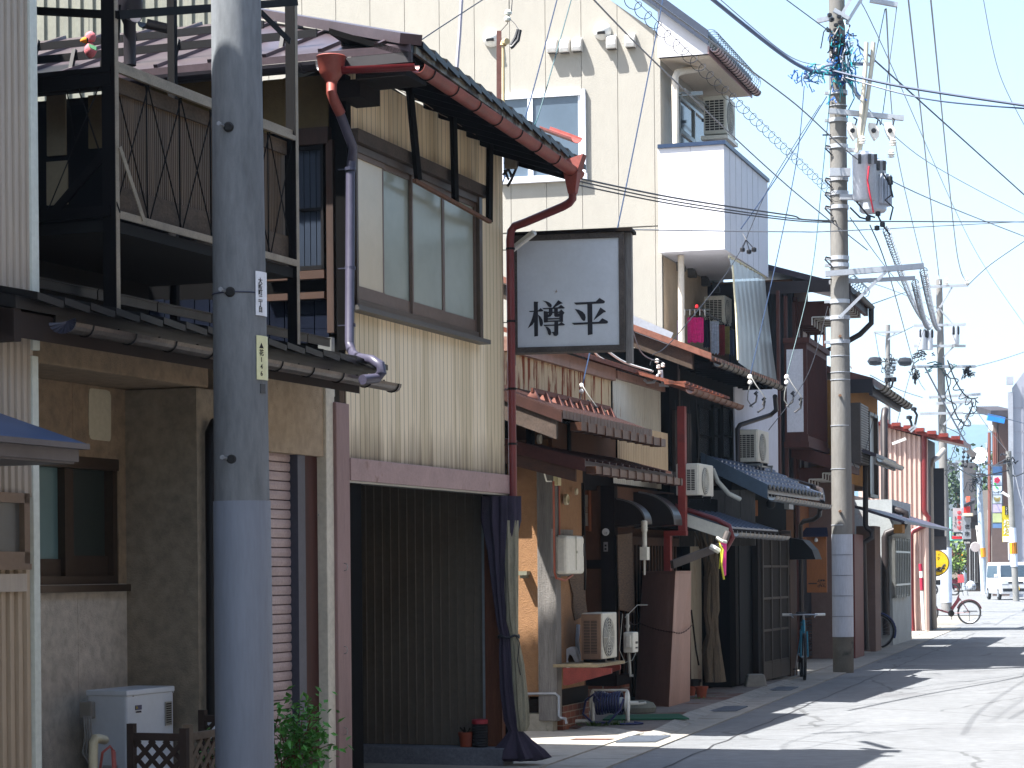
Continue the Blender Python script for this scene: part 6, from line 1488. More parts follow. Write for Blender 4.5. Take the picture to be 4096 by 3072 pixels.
b = MB(); b.prism([FY.pt(-.16,zs-.08,.0),FY.pt(-.16,zs-.08,.77),FY.pt(-.16,zs+.1,.77),FY.pt(-.16,zs+.75,0)], V(FY.u.x,FY.u.y,0)*.1); b.build('gable_panel', whp, X_)
g0 = FY.pt(-.2,zs-.0,.88); g1 = FY.pt(YL,zs-.0,.88)
b = MB(); b.gutter(g0,g1,.07); b.box(FY,-.2,YL,zs-.09,zs+.03,.78,.80); b.build('gutter', M('red_white_gutter', (150,124,124), .4), R)
b = MB(); b.rings(g0,g1,.075,.17,.007); b.build('gutter_hangers', dkmetal, R)
b = MB(); n=16; cg0 = FY.pt(-.1,zs+.16,.8); cg1 = FY.pt(YL,zs+.16,.8); u3 = V(FY.u.x,FY.u.y,0); n3 = V(FY.n.x,FY.n.y,0)
for k in range(22):
    c = cg0.lerp(cg1,k/21); b.tube([c+(n3*math.cos(t/12*6.283)+V(0,0,1)*math.sin(t/12*6.283))*.14 for t in range(13)], .004, 4)
for t in range(10):
    a = t/10*6.283; dd = (n3*math.cos(a)+V(0,0,1)*math.sin(a))*.14; b.tube([cg0+dd, cg1+dd], .004, 4)
b.build('snow_cage', dkmetal, R)
# ground/second floor: recess with laundry
b = MB(); b.box(FY, -.02, YL+.05, 3.4, 4.79, .0, bo-.1); b.build('veranda_floor', crw, X_)
b = MB(); b.box(FY, .05, YL, 4.79, 6.4, -.0, .01); b.build('veranda_wall', M('veranda_wall_cream', (180,160,134), .8), X_)
b = MB()
for k,(x,y) in enumerate([(2705,1060),(2750,1085),(2805,1120),(2850,1150)]):
    s_,h_ = FY.hit(x,y,.01); b.prism([FY.pt(s_,h_+z*.9,.01+o) for o,z in [(0,.12),(0,-.1),(.12,-.1),(.12,-.02),(.08,.07)]], V(FY.u.x,FY.u.y,0)*.16)
b.build('vent_hoods', M('dark_vent', (90,88,84), .5, .4), X_)
ac_free(P(2872,1250,36.66), FY, .58, .49, .34, 'ivory air conditioner inside the laundry veranda of the cream building')
cols = [((214,200,224),2722,1280,28,95),((196,40,120),2782,1270,64,100),((40,36,60),2826,1280,26,110),((200,206,220),2858,1285,34,130),((160,60,66),2886,1300,26,120),((190,180,120),2908,1305,22,110),((90,110,150),2926,1320,22,100)]
labs = ['pale lilac towel hanging first on the veranda laundry line','large magenta striped towel on the veranda laundry line','dark navy garment next to the magenta towel','pale blue patterned shirt on the veranda laundry line','red striped shirt on the veranda laundry line','pale yellow patterned shirt on the veranda laundry line','blue-grey garment hanging last near the plastic curtain']
for i,((cc_,x,y,wd,hh),lb) in enumerate(zip(cols,labs)):
    d = 34.7+i*.35; sc_ = d/9000; n = 10; b = MB(); vs = []
    q0 = P(x-wd/2,y,d); wv = wd*sc_; hv = hh*sc_
    for k in range(n+1):
        for j in range(2):
            vs.append(q0+V(wv*k/n, .03*math.sin(k*2.1+i), -hv*j*(1+.03*math.sin(k*1.7))))
    m_ = len(vs); vs += [v+V(0,.012,0) for v in vs]
    fs = [(2*k,2*k+2,2*k+3,2*k+1) for k in range(n)]+[(m_+2*k,m_+2*k+1,m_+2*k+3,m_+2*k+2) for k in range(n)]+[(2*k,m_+2*k,m_+2*k+2,2*k+2) for k in range(n)]+[(2*k+1,2*k+3,m_+2*k+3,m_+2*k+1) for k in range(n)]+[(0,1,m_+1,m_),(2*n,m_+2*n,m_+2*n+1,2*n+1)]
    b.add(vs, fs)
    if i >= 2 and i != 2:
        b.add([q0+V(-.08,0,-.02),q0+V(0,0,-.0),q0+V(0,0,-.16),q0+V(-.1,0,-.2),q0+V(-.08,.01,-.02),q0+V(0,.01,0),q0+V(0,.01,-.16),q0+V(-.1,.01,-.2)],[(0,1,2,3),(4,7,6,5)])
    o = b.build('laundry', M('laundry_%d' % i, cc_, .95, var=.2, scale=14, st=(1,1,3), fine=.2)); tag(o, lb, 'laundry', 'laundry on the veranda line')
    bb = MB(); c = q0+V(wv/2,0,0); bb.tube([c+V(-wv*.4,0,0), c+V(0,0,.06), c+V(wv*.4,0,0)], .006, 4); bb.tube([c+V(0,0,.06), c+V(0,0,.12)], .005, 4); bb.build('hanger', dkmetal, o)
b = MB(); b.tube([P(2785,1225,34.34),P(2935,1320,37.12)], .014, 6); b.tube([P(2715,1240,34.68),P(2840,1238,35.5)], .012, 6)
for k in range(6): b.tube([P(2720+k*20,1238,30+k*.1), P(2720+k*20,1262,30+k*.1)], .005, 4)
o = b.build('laundry_pole', alu, X_)
b = MB(); b.lathe(P(2783,1224,34.28), [(.025,0),(.03,.02),(.02,.04)], 10, ax=(1,.3,-.4)); b.build('red_pole_cap', M('red_cap', (200,30,40), .4), X_)
# plastic curtain
pcm = M('clear_plastic_sheet', (196,200,196), .35, var=.08, scale=3, st=(3,3,.4), spec=.7)
def curtain_mat():
    b_ = pcm.node_tree.nodes['Principled BSDF']; b_.inputs['Alpha'].default_value = .72
curtain_mat()
b = MB(); n = 40; m = 10; vs = []
for j in range(m+1):
    v = j/m
    for k in range(n+1):
        u_ = k/n
        xa = 2918+ (2952-2918)*v+ (12*math.sin(v*3)); xb = 3060+(3112-3060)*v**1.2
        ya = 1030+(1450-1030)*v; yb = 1112+(1560-1112)*v
        d = 34.1+3.*u_+.05*math.sin(u_*46+v*2)
        vs.append(P(xa+(xb-xa)*u_, ya+(yb-ya)*u_, d))
mm = len(vs); vs += [v+V(.004,.002,0) for v in vs]
fs = [(j*(n+1)+k, j*(n+1)+k+1, (j+1)*(n+1)+k+1, (j+1)*(n+1)+k) for j in range(m) for k in range(n)]
b.add(vs, fs)
o = b.build('plastic_curtain', pcm, smooth=True); tag(o, 'translucent plastic sheet curtain hung below the white balcony', 'curtain')
b = MB(); b.tube([P(2915,1022,34.05),P(3062,1108,37.24)], .012, 6)
for t in range(14): q = P(2915,1022,34.05).lerp(P(3062,1108,37.24),t/13); b.tube([q,q-V(0,0,.04)],.01,4)
b.tube([P(2930,1060,34.1),P(2944,1250,34.22),P(2952,1440,34.22)], .016, 5)
b.build('rail', M('cream_hem', (206,200,170), .7), o)
# white street wall below
b = MB(); b.box(FE, FE.hit(2940,1700,.0)[0], FE.hit(3112,1750,.0)[0], 2.6, 4.4, -1.2, .0); b.build('white_end_wall', M('white_lower_wall', (190,192,202), .7, var=.05, scale=2, st=(2,2,.3)), Eh)
# sloping flashing above the old roofs
b = MB(); b.bar(FX.at(2490,1275,.04), FX.at(2682,1358,.04), .03, .22); b.build('sloped_flashing', M('pale_flashing', (150,152,160), .5, .3), X_)
# mast with insulators standing on the house roof
mr_ = root('service_mast', P(1995,410,20.6), 'rusty steel service mast with white bulb insulators and a black cable loop', 'service mast')
b = MB(); b.bar(P(1996,125,20.6), P(1996,520,20.6), .045,.045,up=(0,1,0)); b.build('post', M('rusty_mast', (104,70,64), .7, .2, var=.25, scale=8), mr_)
b = MB(); b.tube([P(2013,180,20.5),P(2014,480,20.5)], .014, 8); b.tube([P(2013,182,20.5),P(2015,170,20.5),P(2028,165,20.45)], .03, 8); b.build('conduit', M('yellowed_pipe', (196,176,132), .5), mr_, smooth=True)
b = MB(); b.lathe(P(2033,62,20.5), [(.01,0),(.03,.01),(.034,.03),(.02,.05),(.01,.055)], 12); b.lathe(P(2030,88,20.5), [(.01,0),(.028,.01),(.032,.03),(.02,.05),(.01,.055)], 12); b.build('insulator', ins, mr_, smooth=True)
b = MB(); b.tube([P(2080,120,20.4),P(2072,160,20.4),P(2050,185,20.4),P(2042,190,20.4)], .02, 6); b.tube([P(2072,118,20.4),P(2062,150,20.4),P(2044,180,20.4)], .016, 6); b.tube([P(2034,70,20.5),P(2060,95,20.45),P(2076,120,20.4)], .004, 4); b.tube([P(2000,128,20.6),P(2030,95,20.5),P(2036,60,20.5),P(2036,-40,20.5)], .004, 4); b.tube([P(2045,50,20.5),P(2052,-40,20.6)], .004, 4)
b.build('cable_loop', wirem, mr_, smooth=True)
b = MB(); b.tube([P(1848,-30,21.5),P(1838,140,21.5),P(1826,290,21.5)], .02, 6); tag(b.build('lightning_rod', M('pale_rod', (170,166,176), .5)), 'thin pale rod rising from the tiled roof in front of the cream wall', 'rod')
# ================================================================== HOUSE F : white and brown townhouse
bwood = M('reddish_brown_wood', (74,38,30), .7, var=.15, scale=4, st=(2,2,.3), fine=.15)
wpl_ = M('white_plaster', (216,216,222), .8, var=.04)
FK = Fr(4.577,37.3,.287)
F_ = root('brown_white_townhouse', FK.pt(3,0), 'townhouse with white plaster, reddish-brown timber and white-edged eave brackets', 'house')
sF1 = 2.7
b = MB(); b.box(FK, .8, sF1, 0, 6.5, -5, -.03); b.build('wall_body', M('plaster_grey_brown', (120,84,58), .85, var=.1), F_)
FKs = FK.perp(.8)
# dark ribbed side wall
b = MB().corr(FKs, -1.1, -.0, 2.6, 6.4, .02, .1, .02, 'trap'); b.build('ribbed_side_wall', M('dark_ribbed_metal', (44,44,48), .5, .3), F_)
b = MB(); b.box(FKs, -1.2, 0, 2.6, 6.4, -.1, 0); b.build('side_body', blkwood, F_)
b = MB()
s0 = .82; s1 = FK.hit(3330,1450,0)[0]
b.box(FK, s0, sF1, 3.2, 6.1, -.02, .01); b.build('plaster', wpl_, F_)
b = MB()
for x in (3112,3142,3176,3204,3232,3262,3296): 
    a = FK.hit(x,1500,.02)[0]; b.box(FK, a, a+.12, 3.1, 6.1, .0, .045)
b.box(FK, .82, sF1, 5.0, 5.14, .0, .05); b.box(FK, .82, sF1, 3.2, 3.32, 0, .05); b.box(FK, .82, .98, 0, 6.2, .0, .06); b.build('timber_frame', bwood, F_)
# bay
o1 = .38
a0 = FK.hit(3227,1500,o1)[0]; a1 = FK.hit(3309,1600,o1)[0]; h1 = FK.hit(3227,1372,o1)[1]; h0 = FK.hit(3227,1765,o1)[1]
b = MB(); b.box(FK, a0, a1, h0, h1, .02, o1); bay = b.build('bay', bwood, F_)
fb = FK.perp(a0, 0)
b = MB(); b.box(fb, .05, o1-.06, h0+.16, h1-.1, 0, .012); b.build('white_panel', wpl_, bay)
b = MB(); b.box(FK, a0-.04, a1+.04, h1, h1+.09, 0, o1+.05); b.box(FK,a0-.03,a1+.02,h0-.09,h0,0,o1+.03); b.box(fb,o1-.1,o1+.02,h0-.02,h0+.12,.0,.05); b.build('bay_trim', bwood, bay)
b = MB(); n=26
for k in range(n): t = a0+.08+(a1-a0-.16)*k/n; b.box(FK,t,t+.012,h0+.1,h1-.1,o1,o1+.012)
b.build('bay_lattice', M('lattice_brown', (74,34,26), .7), bay)
# eaves with stepped brackets
def brackets(fr, z, s0, s1, n, L, par, white_=True, hh=.11, w=.14):
    bb = MB(); bw = MB()
    for k in range(n):
        s = s0+(s1-s0)*k/max(n-1,1)
        pr = [(0,z),(L,z),(L,z-hh),(L*.66,z-hh),(L*.66,z-2*hh),(L*.33,z-2*hh),(L*.33,z-3*hh),(0,z-3*hh)]
        f = fr.perp(s); bb.prism([f.pt(a,h) for a,h in pr], V(fr.u.x,fr.u.y,0)*w)
        pts = [f.pt(a,h,.0) for a,h in [(L,z),(L,z-hh),(L*.66,z-hh),(L*.66,z-2*hh),(L*.33,z-2*hh),(L*.33,z-3*hh)]]
        for i in range(len(pts)-1): bw.bar(pts[i]-V(fr.u.x,fr.u.y,0)*.006, pts[i+1]-V(fr.u.x,fr.u.y,0)*.006, .02, .022, up=(fr.u.x,fr.u.y,0))
    e = bb.build('eave_brackets', bwood, par); bw.build('white_edging', white, e)
ze_ = 6.143
e0 = FK.hit(3076,1130,.85)[0]
b = MB(); zr_ = ze_+.16
def r6(s,o,dz=0): return FK.pt(s, zr_+(1.0-o)*.30+dz, o)
sFr = 2.6; b.slab(r6(.34,1.0), r6(sFr,1.0), r6(sFr,-2.5), r6(.34,-2.5), .1); R = b.build('upper_roof', M('dark_purple_roof', (58,50,60), .4, .2, var=.2), F_)
b = MB(); b.box(FK, .32, sFr, zr_-.28, zr_-.02, .97, 1.04); b.box(FK.perp(.32), -2.5, 1.04, zr_-.1, zr_+.1, 0,.02);b.build('fascia', M('dark_brown_fascia', (46,38,40), .6), R)
brackets(FK, ze_-.02, .9, sFr-.2, 6, .92, R, hh=.135)
b = MB(); n=24
for k in range(8):
    c = FK.pt(.4+k*.28,zr_+.12,1.0); b.tube([c+V(0,0,.0)+V(FK.n.x,FK.n.y,0)*.1*math.cos(t/8*6.28)+V(0,0,.1*math.sin(t/8*6.28)) for t in range(9)], .006,4)
b.gutter(FK.pt(.34,zr_-.1,1.1), FK.pt(sFr,zr_-.12,1.1), .06); b.build('snow_guard', dkmetal, R)
ep = FK.pt(sFr-.05,zr_-.16,1.1); b = MB(); b.tube([ep, ep-V(.0,0,.25), FK.pt(sFr-.05,zr_-.6,.9), FK.pt(sFr,zr_-.8,.5), FK.pt(sFr,zr_-.9,.1), FK.pt(sFr,3.2,.1)], .05, 10); b.build('downspout', MC['dark_brown_pipe'], F_, smooth=True)
# lower roof
zl_ = FK.hit(3290,1830,.79)[1]
def r7(s,o,dz=0): return FK.pt(s, zl_+.05+(.85-o)*.3+dz, o)
b = MB(); b.slab(r7(.5,.85), r7(sF1,.85), r7(sF1,0.03), r7(.5,0.03), .05); R = b.build('lower_roof', MC['dark_purple_roof'], F_)
b = MB(); b.hexa([r7(.47,.86,-.2),r7(.499,.86,-.2),r7(.499,0,-.2),r7(.47,0,-.2),r7(.47,.86,.02),r7(.499,.86,.02),r7(.499,0,.02),r7(.47,0,.02)]); b.box(FK,.5,sF1,zl_-.12,zl_+.0,.8,.85); b.build('barge_board', bwood, R)
brackets(FK, zl_-.05, .9, sF1-.1, 6, .70, R, hh=.10)
# ground floor
b = MB(); b.box(FK,.82,sF1,2.0,zl_-.3,-.0,.02); b.build('ground_wall', M('orange_brown_plaster', (128,82,48), .85, var=.1), F_)
b = MB()
for x in (3182,3222,3256): 
    a,_ = FK.hit(x,1940,.03); h_ = FK.hit(x,1940,.03)[1]; b.box(FK,a,a+.35,h_-.12,h_+.1,.02,.035)
b.build('white_vents', wpl_, F_)
b = MB(); zz0 = 0
a0_ = FK.hit(3205,2400,.05)[0]; a1_ = FK.hit(3312,2400,.05)[0]
n = 22
for k in range(n): t = a0_+(a1_-a0_)*k/n; b.box(FK,t,t+(a1_-a0_)/n*.5,.75,2.0,.02,.06)
for k in range(13): b.box(FK,a0_,a1_,.08+k*.05,.08+k*.05+.025,.02,.06)
b.build('slat_screen', M('charcoal_slats', (46,46,54), .6), F_)
b = MB(); b.box(FK, a1_+.02, a1_+.2, 0, 2.25, .0, .12); b.build('red_brown_post', M('maroon_post', (92,34,26), .6), F_)
# signboard
q = P(3225,2150,38.2); FSg = Fr(q.x, q.y, u=(.97,-.25))
sg = root('wooden_signboard', q-V(0,0,.95), 'orange wooden signboard with brushed black kanji under a small roof', 'sign')
a0,a1,h0,h1 = FSg.rc(3226,2148,3308,2370,0)
b = MB(); b.box(FSg,a0,a1,h0,h1,-.05,0); b.build('board', M('orange_signboard', (140,86,42), .6, var=.15, scale=2, st=(2,2,.4)), sg)
b = MB(); b.slab(FSg.pt(a0-.1,h1+.02,.12), FSg.pt(a1+.04,h1+.02,.12), FSg.pt(a1+.0,h1+.16,-.1), FSg.pt(a0-.02,h1+.16,-.1), .02); b.build('roof_cap', M('navy_cap', (34,38,62), .4, .3), sg)
b = MB(); b.lathe(FSg.pt((a0+a1)/2-.0,h1-.09,.05), [(.01,0),(.03,.015),(.026,.05),(.012,.075)], 10); b.build('bulb', white, sg)
text('一橙', FSg.at(3268,2337,.004), (FSg.u.x,FSg.u.y,0), (0,0,1), .15, M('brush_ink', (24,18,14), .6), sg, ax='CENTER', bold=.003)

# ================================================================== HOUSE G : yellow house
yel = M('ochre_yellow_wall', (150,106,48), .85, var=.12, scale=1.5, fine=.1, dirt=(120,84,40), dscale=1.5, dth=.6)
G_ = root('yellow_house', FF.pt(10,0), 'yellow ochre two-storey house with dark shutter box and grey window', 'house')
sF1 = 6.6; sG0 = sF1+.2; sG1 = FF.hit(3640,2000,0)[0]
b = MB(); b.box(FF, sG0-.2, 11.2, 3.1, 4.9, -4, -.0); b.build('upper_wall', yel, G_)
b = MB(); b.box(FF, sG0-.2, sG1, 0, 3.1, -4, -.8); b.build('lower_body', M('pinkish_brown_wall', (112,92,84), .85, var=.1), G_)
b = MB(); b.box(FF, sG0-.3, sG0+.8, 0, 3.1, -.81, .0); b.box(FF, FF.hit(3490,2300,0)[0], FF.hit(3512,2300,0)[0], 0, 2.4, -.3,.05); b.build('lower_wall', M('pinkish_brown_wall', (112,92,84), .85, var=.1), G_)
zg_ = 4.93
def r8(s,o,dz=0): return FF.pt(s, zg_+(.45-o)*.3+dz, o)
sGe = 11.3; sGs = 6.8
b = MB(); b.slab(r8(sGs,.45), r8(sGe,.45), r8(sGe,-2), r8(sGs,-2), .12); R = b.build('roof', M('brown_red_tile_roof', (104,72,66), .6, var=.35, scale=9, fine=.3), G_)
b = MB(); b.box(FF, sGs-.04, sGe, zg_-.3, zg_-.04, .38, .44); b.box(FF.perp(sGs-.04),-2,.44,zg_-.26,zg_-.02,0,.02); b.build('fascia', M('dark_fascia2', (40,36,44), .5), R)
b = MB(); b.gutter(FF.pt(sGs,zg_-.12,.54), FF.pt(sGe+.2,zg_-.14,.54), .09); b.rings(FF.pt(sGs,zg_-.12,.54), FF.pt(sGe+.2,zg_-.14,.54), .1,.5,.01); b.build('gutter', MC['mossy_gutter'], R)
a0,a1,h0,h1 = FF.rc(3440,1610,3474,1862,.3)
b = MB(); b.box(FF,a0,a1,h0,h1,0,.3); bx = b.build('shutter_box', M('grey_brown_box', (76,68,62), .6, .1), G_)
b = MB()
for k in range(24): b.box(FF,a0+.05,a1-.02,h0+(h1-h0)*k/24+.01,h0+(h1-h0)*(k+.55)/24+.01,.3,.312)
b.build('louvres', M('louvre_grey', (120,116,112), .5), bx)
a0,a1,h0,h1 = FF.rc(3474,1645,3512,1995,.1)
b = MB()
for q in [(a0,a1,h1-.06,h1),(a0,a1,h0,h0+.06),(a0,a0+.1,h0,h1),(a1-.1,a1,h0,h1)]: b.box(FF,*q,.0,.12)
w_ = b.build('window', MC['bronze_anodised'], G_); MB().box(FF,a0+.1,a1-.1,h0+.06,h1-.06,.01,.04).build('pane', glass('pale_pane',(180,184,184),.25,.6), w_)
b = MB(); zm_ = 3.58; b.slab(FF.pt(6.3,zm_,.55),FF.pt(9.4,zm_,.55),FF.pt(9.4,zm_+.2,0),FF.pt(6.3,zm_+.2,0),.06); mr2 = b.build('middle_roof', MC['dark_purple_roof'], G_)
b = MB(); b.gutter(FF.pt(6.3,zm_-.08,.62), FF.pt(9.5,zm_-.1,.62), .07); b.box(FF,6.3,9.4,zm_-.18,zm_-.07,.5,.54); b.build('gutter', MC['grey_gutter'], mr2)
b = MB(); b.box(FF, FF.hit(3412,2300,.05)[0], FF.hit(3447,2300,.05)[0], 0, 2.2, .0, .08); b.build('maroon_door_post', MC['maroon_post'], G_)
b = MB(); b.box(FF, 6.45, FF.hit(3411,2300,.05)[0], .05, 2.1, .02, .05); b.build('white_door_panel', wpl_, G_)
# small roof above the ground floor
z2 = FF.hit(3500,2085,.4)[1]
b = MB(); b.slab(FF.pt(sG0+1.6,z2+.02,.8), FF.pt(sG1+1.5,z2+.02,.8), FF.pt(sG1+1.5,z2+.32,-.1), FF.pt(sG0+1.6,z2+.32,-.1), .05); R = b.build('porch_roof', M('slate_purple_metal', (70,64,76), .4, .2), G_)
b = MB(); b.box(FF, sG0+1.6, FF.hit(3606,2080,.7)[0], z2-.2, z2-.04, .6,.76); b.build('yellow_fascia', yel, R)
# grey white wall with barred window
a0,_ = FF.hit(3570,2300,-.0); a1,_ = FF.hit(3645,2300,0)
b = MB(); b.box(FF,a0,a1,0,3.0,-.8,.0); gwl = b.build('grey_wall', M('grey_white_wall', (158,164,166), .8, var=.1, scale=2, dirt=(140,100,76), dscale=1.2, dth=.6), G_)
c0,c1,h0,h1 = FF.rc(3572,2150,3632,2385,.02)
b = MB()
for q in [(c0,c1,h1-.06,h1),(c0,c1,h0,h0+.05),(c0,c0+.05,h0,h1),(c1-.05,c1,h0,h1)]: b.box(FF,*q,.0,.06)
n=9
for k in range(n): t = c0+.1+(c1-c0-.2)*k/(n-1); b.box(FF,t,t+.05,h0,h1,.05,.08)
for t in (.2,.75): b.box(FF,c0,c1,h0+(h1-h0)*t,h0+(h1-h0)*t+.04,.05,.085)
wb = b.build('barred_window', MC['aluminium'], G_); MB().box(FF,c0+.05,c1-.05,h0+.05,h1-.05,.0,.03).build('pane', glass('dark_window',(50,58,66),.1,.7), wb)
def pipe(pts, r, mat, label=None, par=None, name='drainpipe', n=10):
    b = MB(); b.tube(pts, r, n); o = b.build(name, mat, par, smooth=True); 
    return o
dp_ = 41.2
pipe([P(3540,1640,46.5),P(3536,1670,46.3),P(3538,2010,46.3),P(3550,2028,46.2),P(3600,2045,46),P(3622,2052,46),P(3624,2085,46),P(3612,2108,46),P(3545,2135,46),P(3540,2150,46),P(3546,2540,46)], .075, MC['dark_brown_pipe'], par=G_)
pipe([P(3462,1850,41),P(3462,2100,41),P(3468,2112,41),P(3486,2125,41),P(3488,2150,41),P(3456,2170,41),P(3454,2190,41),P(3466,2600,41)], .05, MC['dark_brown_pipe'], par=G_)
# bicycle wheel peeping out
tyre = rubber
def wheel(b_t, b_s, c, R, ax, tr=.018):
    ax = Vector(ax).normalized(); a = V(0,0,1); q = ax.cross(a).normalized()
    b_t.tube([c+(q*math.cos(t/32*6.2832)+a*math.sin(t/32*6.2832))*R for t in range(33)], tr, 6, cap=False)
    b_s.tube([c+(q*math.cos(t/32*6.2832)+a*math.sin(t/32*6.2832))*(R-.03) for t in range(33)], .009, 4, cap=False)
    for t in range(18):
        w = t/18*6.2832; b_s.tube([c, c+(q*math.cos(w)+a*math.sin(w))*(R-.03)], .0016, 3)
    b_s.lathe(c-ax*.04, [(.018,0),(.018,.08)], 8, ax=ax)
q = P(3512,2492,44.8); r = root('parked_bicycle', V(q.x,q.y,0), 'bicycle mostly hidden in the yellow house porch, one wheel showing', 'bicycle', 'bicycles on the street')
b1, b2 = MB(), MB(); c = V(q.x-.02,q.y,.34); wheel(b1,b2,c,.33,(.1,1,0),.022); b1.build('tyre', tyre, r); b2.build('rim', steel, r)
b = MB(); b.tube([c+V(math.cos(t/16*math.pi)*.37,0,math.sin(t/16*math.pi)*.37) for t in range(-2,17)], .02, 6); b.build('mudguard', M('navy_mudguard', (40,52,100), .4), r)
b = MB(); b.tube([c, c+V(-.5,.0,.25), c+V(-.45,0,.5)], .016, 6); b.build('frame', M('navy_mudguard', (40,52,100), .4), r)

# ================================================================== HOUSE H : pink corrugated wall
dH = 56.5
qh = P(3535,2500,dH); FHs = Fr(qh.x, qh.y, u=(.958,-.285))
pnk = M('pinkish_corrugated', (190,164,154), .6, .1, var=.07, scale=1.2, st=(2,2,.3), dirt=(168,140,126), dscale=1, dth=.6)
H_ = root('pink_corrugated_house', FHs.pt(.6,0), 'house with a tall pinkish corrugated side wall and red tiled roof edge', 'house')
ra_ = FHs.hit(3716,2300,0)[0]; la_ = -.6
zL = FHs.hit(3535,1705,0)[1]; zR_ = FHs.hit(3716,1755,0)[1]
b = MB().corr(FHs, la_, ra_, 0, lambda a: zL+(zR_-zL)*a/ra_, .0, .12, .045, 'trap'); b.build('corrugated_wall', pnk, H_)
fh = FHs.perp(ra_)
b = MB(); g = FHs.pt
Ld = 1.9
b.hexa([g(la_,0,-.1),g(ra_-.02,0,-.1),g(ra_-.02,0,-Ld),g(la_,0,-Ld),g(la_,zL+.1,-.1),g(ra_-.02,zR_,-.1),g(ra_-.02,zR_,-Ld),g(la_,zL+.1,-Ld)]); b.build('body', M('dark_slat_wall', (58,52,54), .7), H_)
rt = M('red_glazed_tile', (112,44,38), .45, var=.25, scale=7, fine=.25)
rs = (zR_-zL)/ra_
b = MB(); b.slab(g(la_,zL+.25-rs*la_*0,.25), g(ra_+.9,zR_-.08,.25), g(ra_+.9,zR_-.08,-Ld), g(la_,zL+.25,-Ld), .1)
R = b.build('tile_roof', rt, H_)
b = MB()
for k in range(9): t = k/9; b.box(FHs, la_+(ra_+.9-la_)*t, la_+(ra_+.9-la_)*(t+.08), zL+.25+(zR_-.08-zL-.25)*t-.05, zL+.25+(zR_-.08-zL-.25)*t+.04, .1,.34)
b.build('verge_tiles', rt, R)
b = MB(); b.gutter(g(ra_+.95,zR_-.25,.2), g(ra_+.95,zR_-.3,-Ld), .09); b.build('gutter', cgut, R)
pipe([P(3696,1740,dH-.3),P(3697,1770,dH-.3),P(3697,2042,dH-.3),P(3704,2060,dH-.3),P(3715,2072,dH-.3),P(3713,2095,dH-.3),P(3650,2125,dH-.4),P(3642,2140,dH-.4),P(3643,2400,dH-.4),P(3650,2530,dH-.4),P(3658,2534,dH-.5)], .07, dkred, par=H_)
pipe([P(3775,1800,60.),P(3750,1830,58.5),P(3726,1845,57.2),P(3722,1870,57),P(3726,2200,57),P(3738,2515,57)], .07, M('grey_beige_pipe', (150,140,128), .5), par=H_)
b = MB(); ps_ = P(3683,2290,dH-.8); 
pp = root('striped_sleeve_pole', V(ps_.x,ps_.y,0), 'white guy-wire sleeve with red band leaning at the pink wall', 'guard sleeve')
b.tube([P(3696,2520,dH-.8), P(3688,2365,dH-.8)], .045, 8); b.tube([P(3686,2310,dH-.8), P(3684,2285,dH-.8)], .046, 8); b.build('white_sleeve', white, pp)
b = MB(); b.tube([P(3688,2360,dH-.8), P(3686,2312,dH-.8)], .048, 8); b.tube([P(3684,2284,dH-.8), P(3681,2255,dH-.8)], .048, 8); b.build('red_band', M('crimson', (150,30,60), .5), pp)
# dark slatted bay beyond the pink wall, underside
qn = P(3732,2200,57.5); FN = Fr(qn.x,qn.y,.27)
b = MB(); a1n = FN.hit(3776,2000,.3)[0]
zz1 = FN.hit(3735,1850,.3)[1]; zz0 = FN.hit(3776,2145,.3)[1]
n = 16
for k in range(n): t = a1n*k/n; b.box(FN,t,t+a1n/n*.6,zz0,zz1,.25,.3)
b.box(FN,0,a1n,zz0,zz1,-.5,.25); b.box(FN,0,a1n,0,2.2,-1.5,-.3); b.build('slatted_bay', M('charcoal_bay', (48,46,52), .6), H_)
b = MB(); b.box(FN,-.1,a1n+.1,zz0-.35,zz0,-.3,.35); b.build('bay_base', M('grey_bay_base', (96,92,94), .8), H_)
# round yellow sign
q = P(3742,2252,61); ys_ = root('round_beer_sign', q-V(0,0,.34), 'round yellow and black sign half hidden behind the grey drainpipe', 'sign')
b = MB(); b.lathe(q, [(.36,0),(.36,.1),(.34,.11)], 32, ax=(-.1,-1,0)); b.build('rim', M('brown_rim', (90,66,30), .5), ys_, smooth=True)
b = MB(); b.lathe(q+V(-.01,-.112,0), [(.33,0),(.33,.004)], 32, ax=(-.1,-1,0)); b.build('disc', M('yellow_disc', (206,170,30), .5), ys_)
ik = M('sign_black', (14,14,14), .5)
text('beer', q+V(.17,-.125,.05), (.99,-.1,.35), (-.3,0,.95), .13, ik, ys_); text('p', q+V(.06,-.125,.14), (1,-.1,.3), (-.2,0,1), .13, ik, ys_); text('n', q+V(.08,-.125,.23), (1,-.1,.3), (-.2,0,1), .12, ik, ys_)
b = MB(); b.tube([q+V(-.1,-.125,-.28), q+V(.02,-.125,-.14), q+V(.1,-.125,-.2), q+V(.2,-.125,-.06), q+V(.24,-.125,-.04)], .03, 6); b.tube([q+V(.05,-.125,-.12), q+V(.24,-.125,-.16)], .022, 6); b.tube([q+V(-.02,-.125,-.2),q+V(.14,-.125,-.22)],.03,6); b.build('figure_mark', ik, ys_)

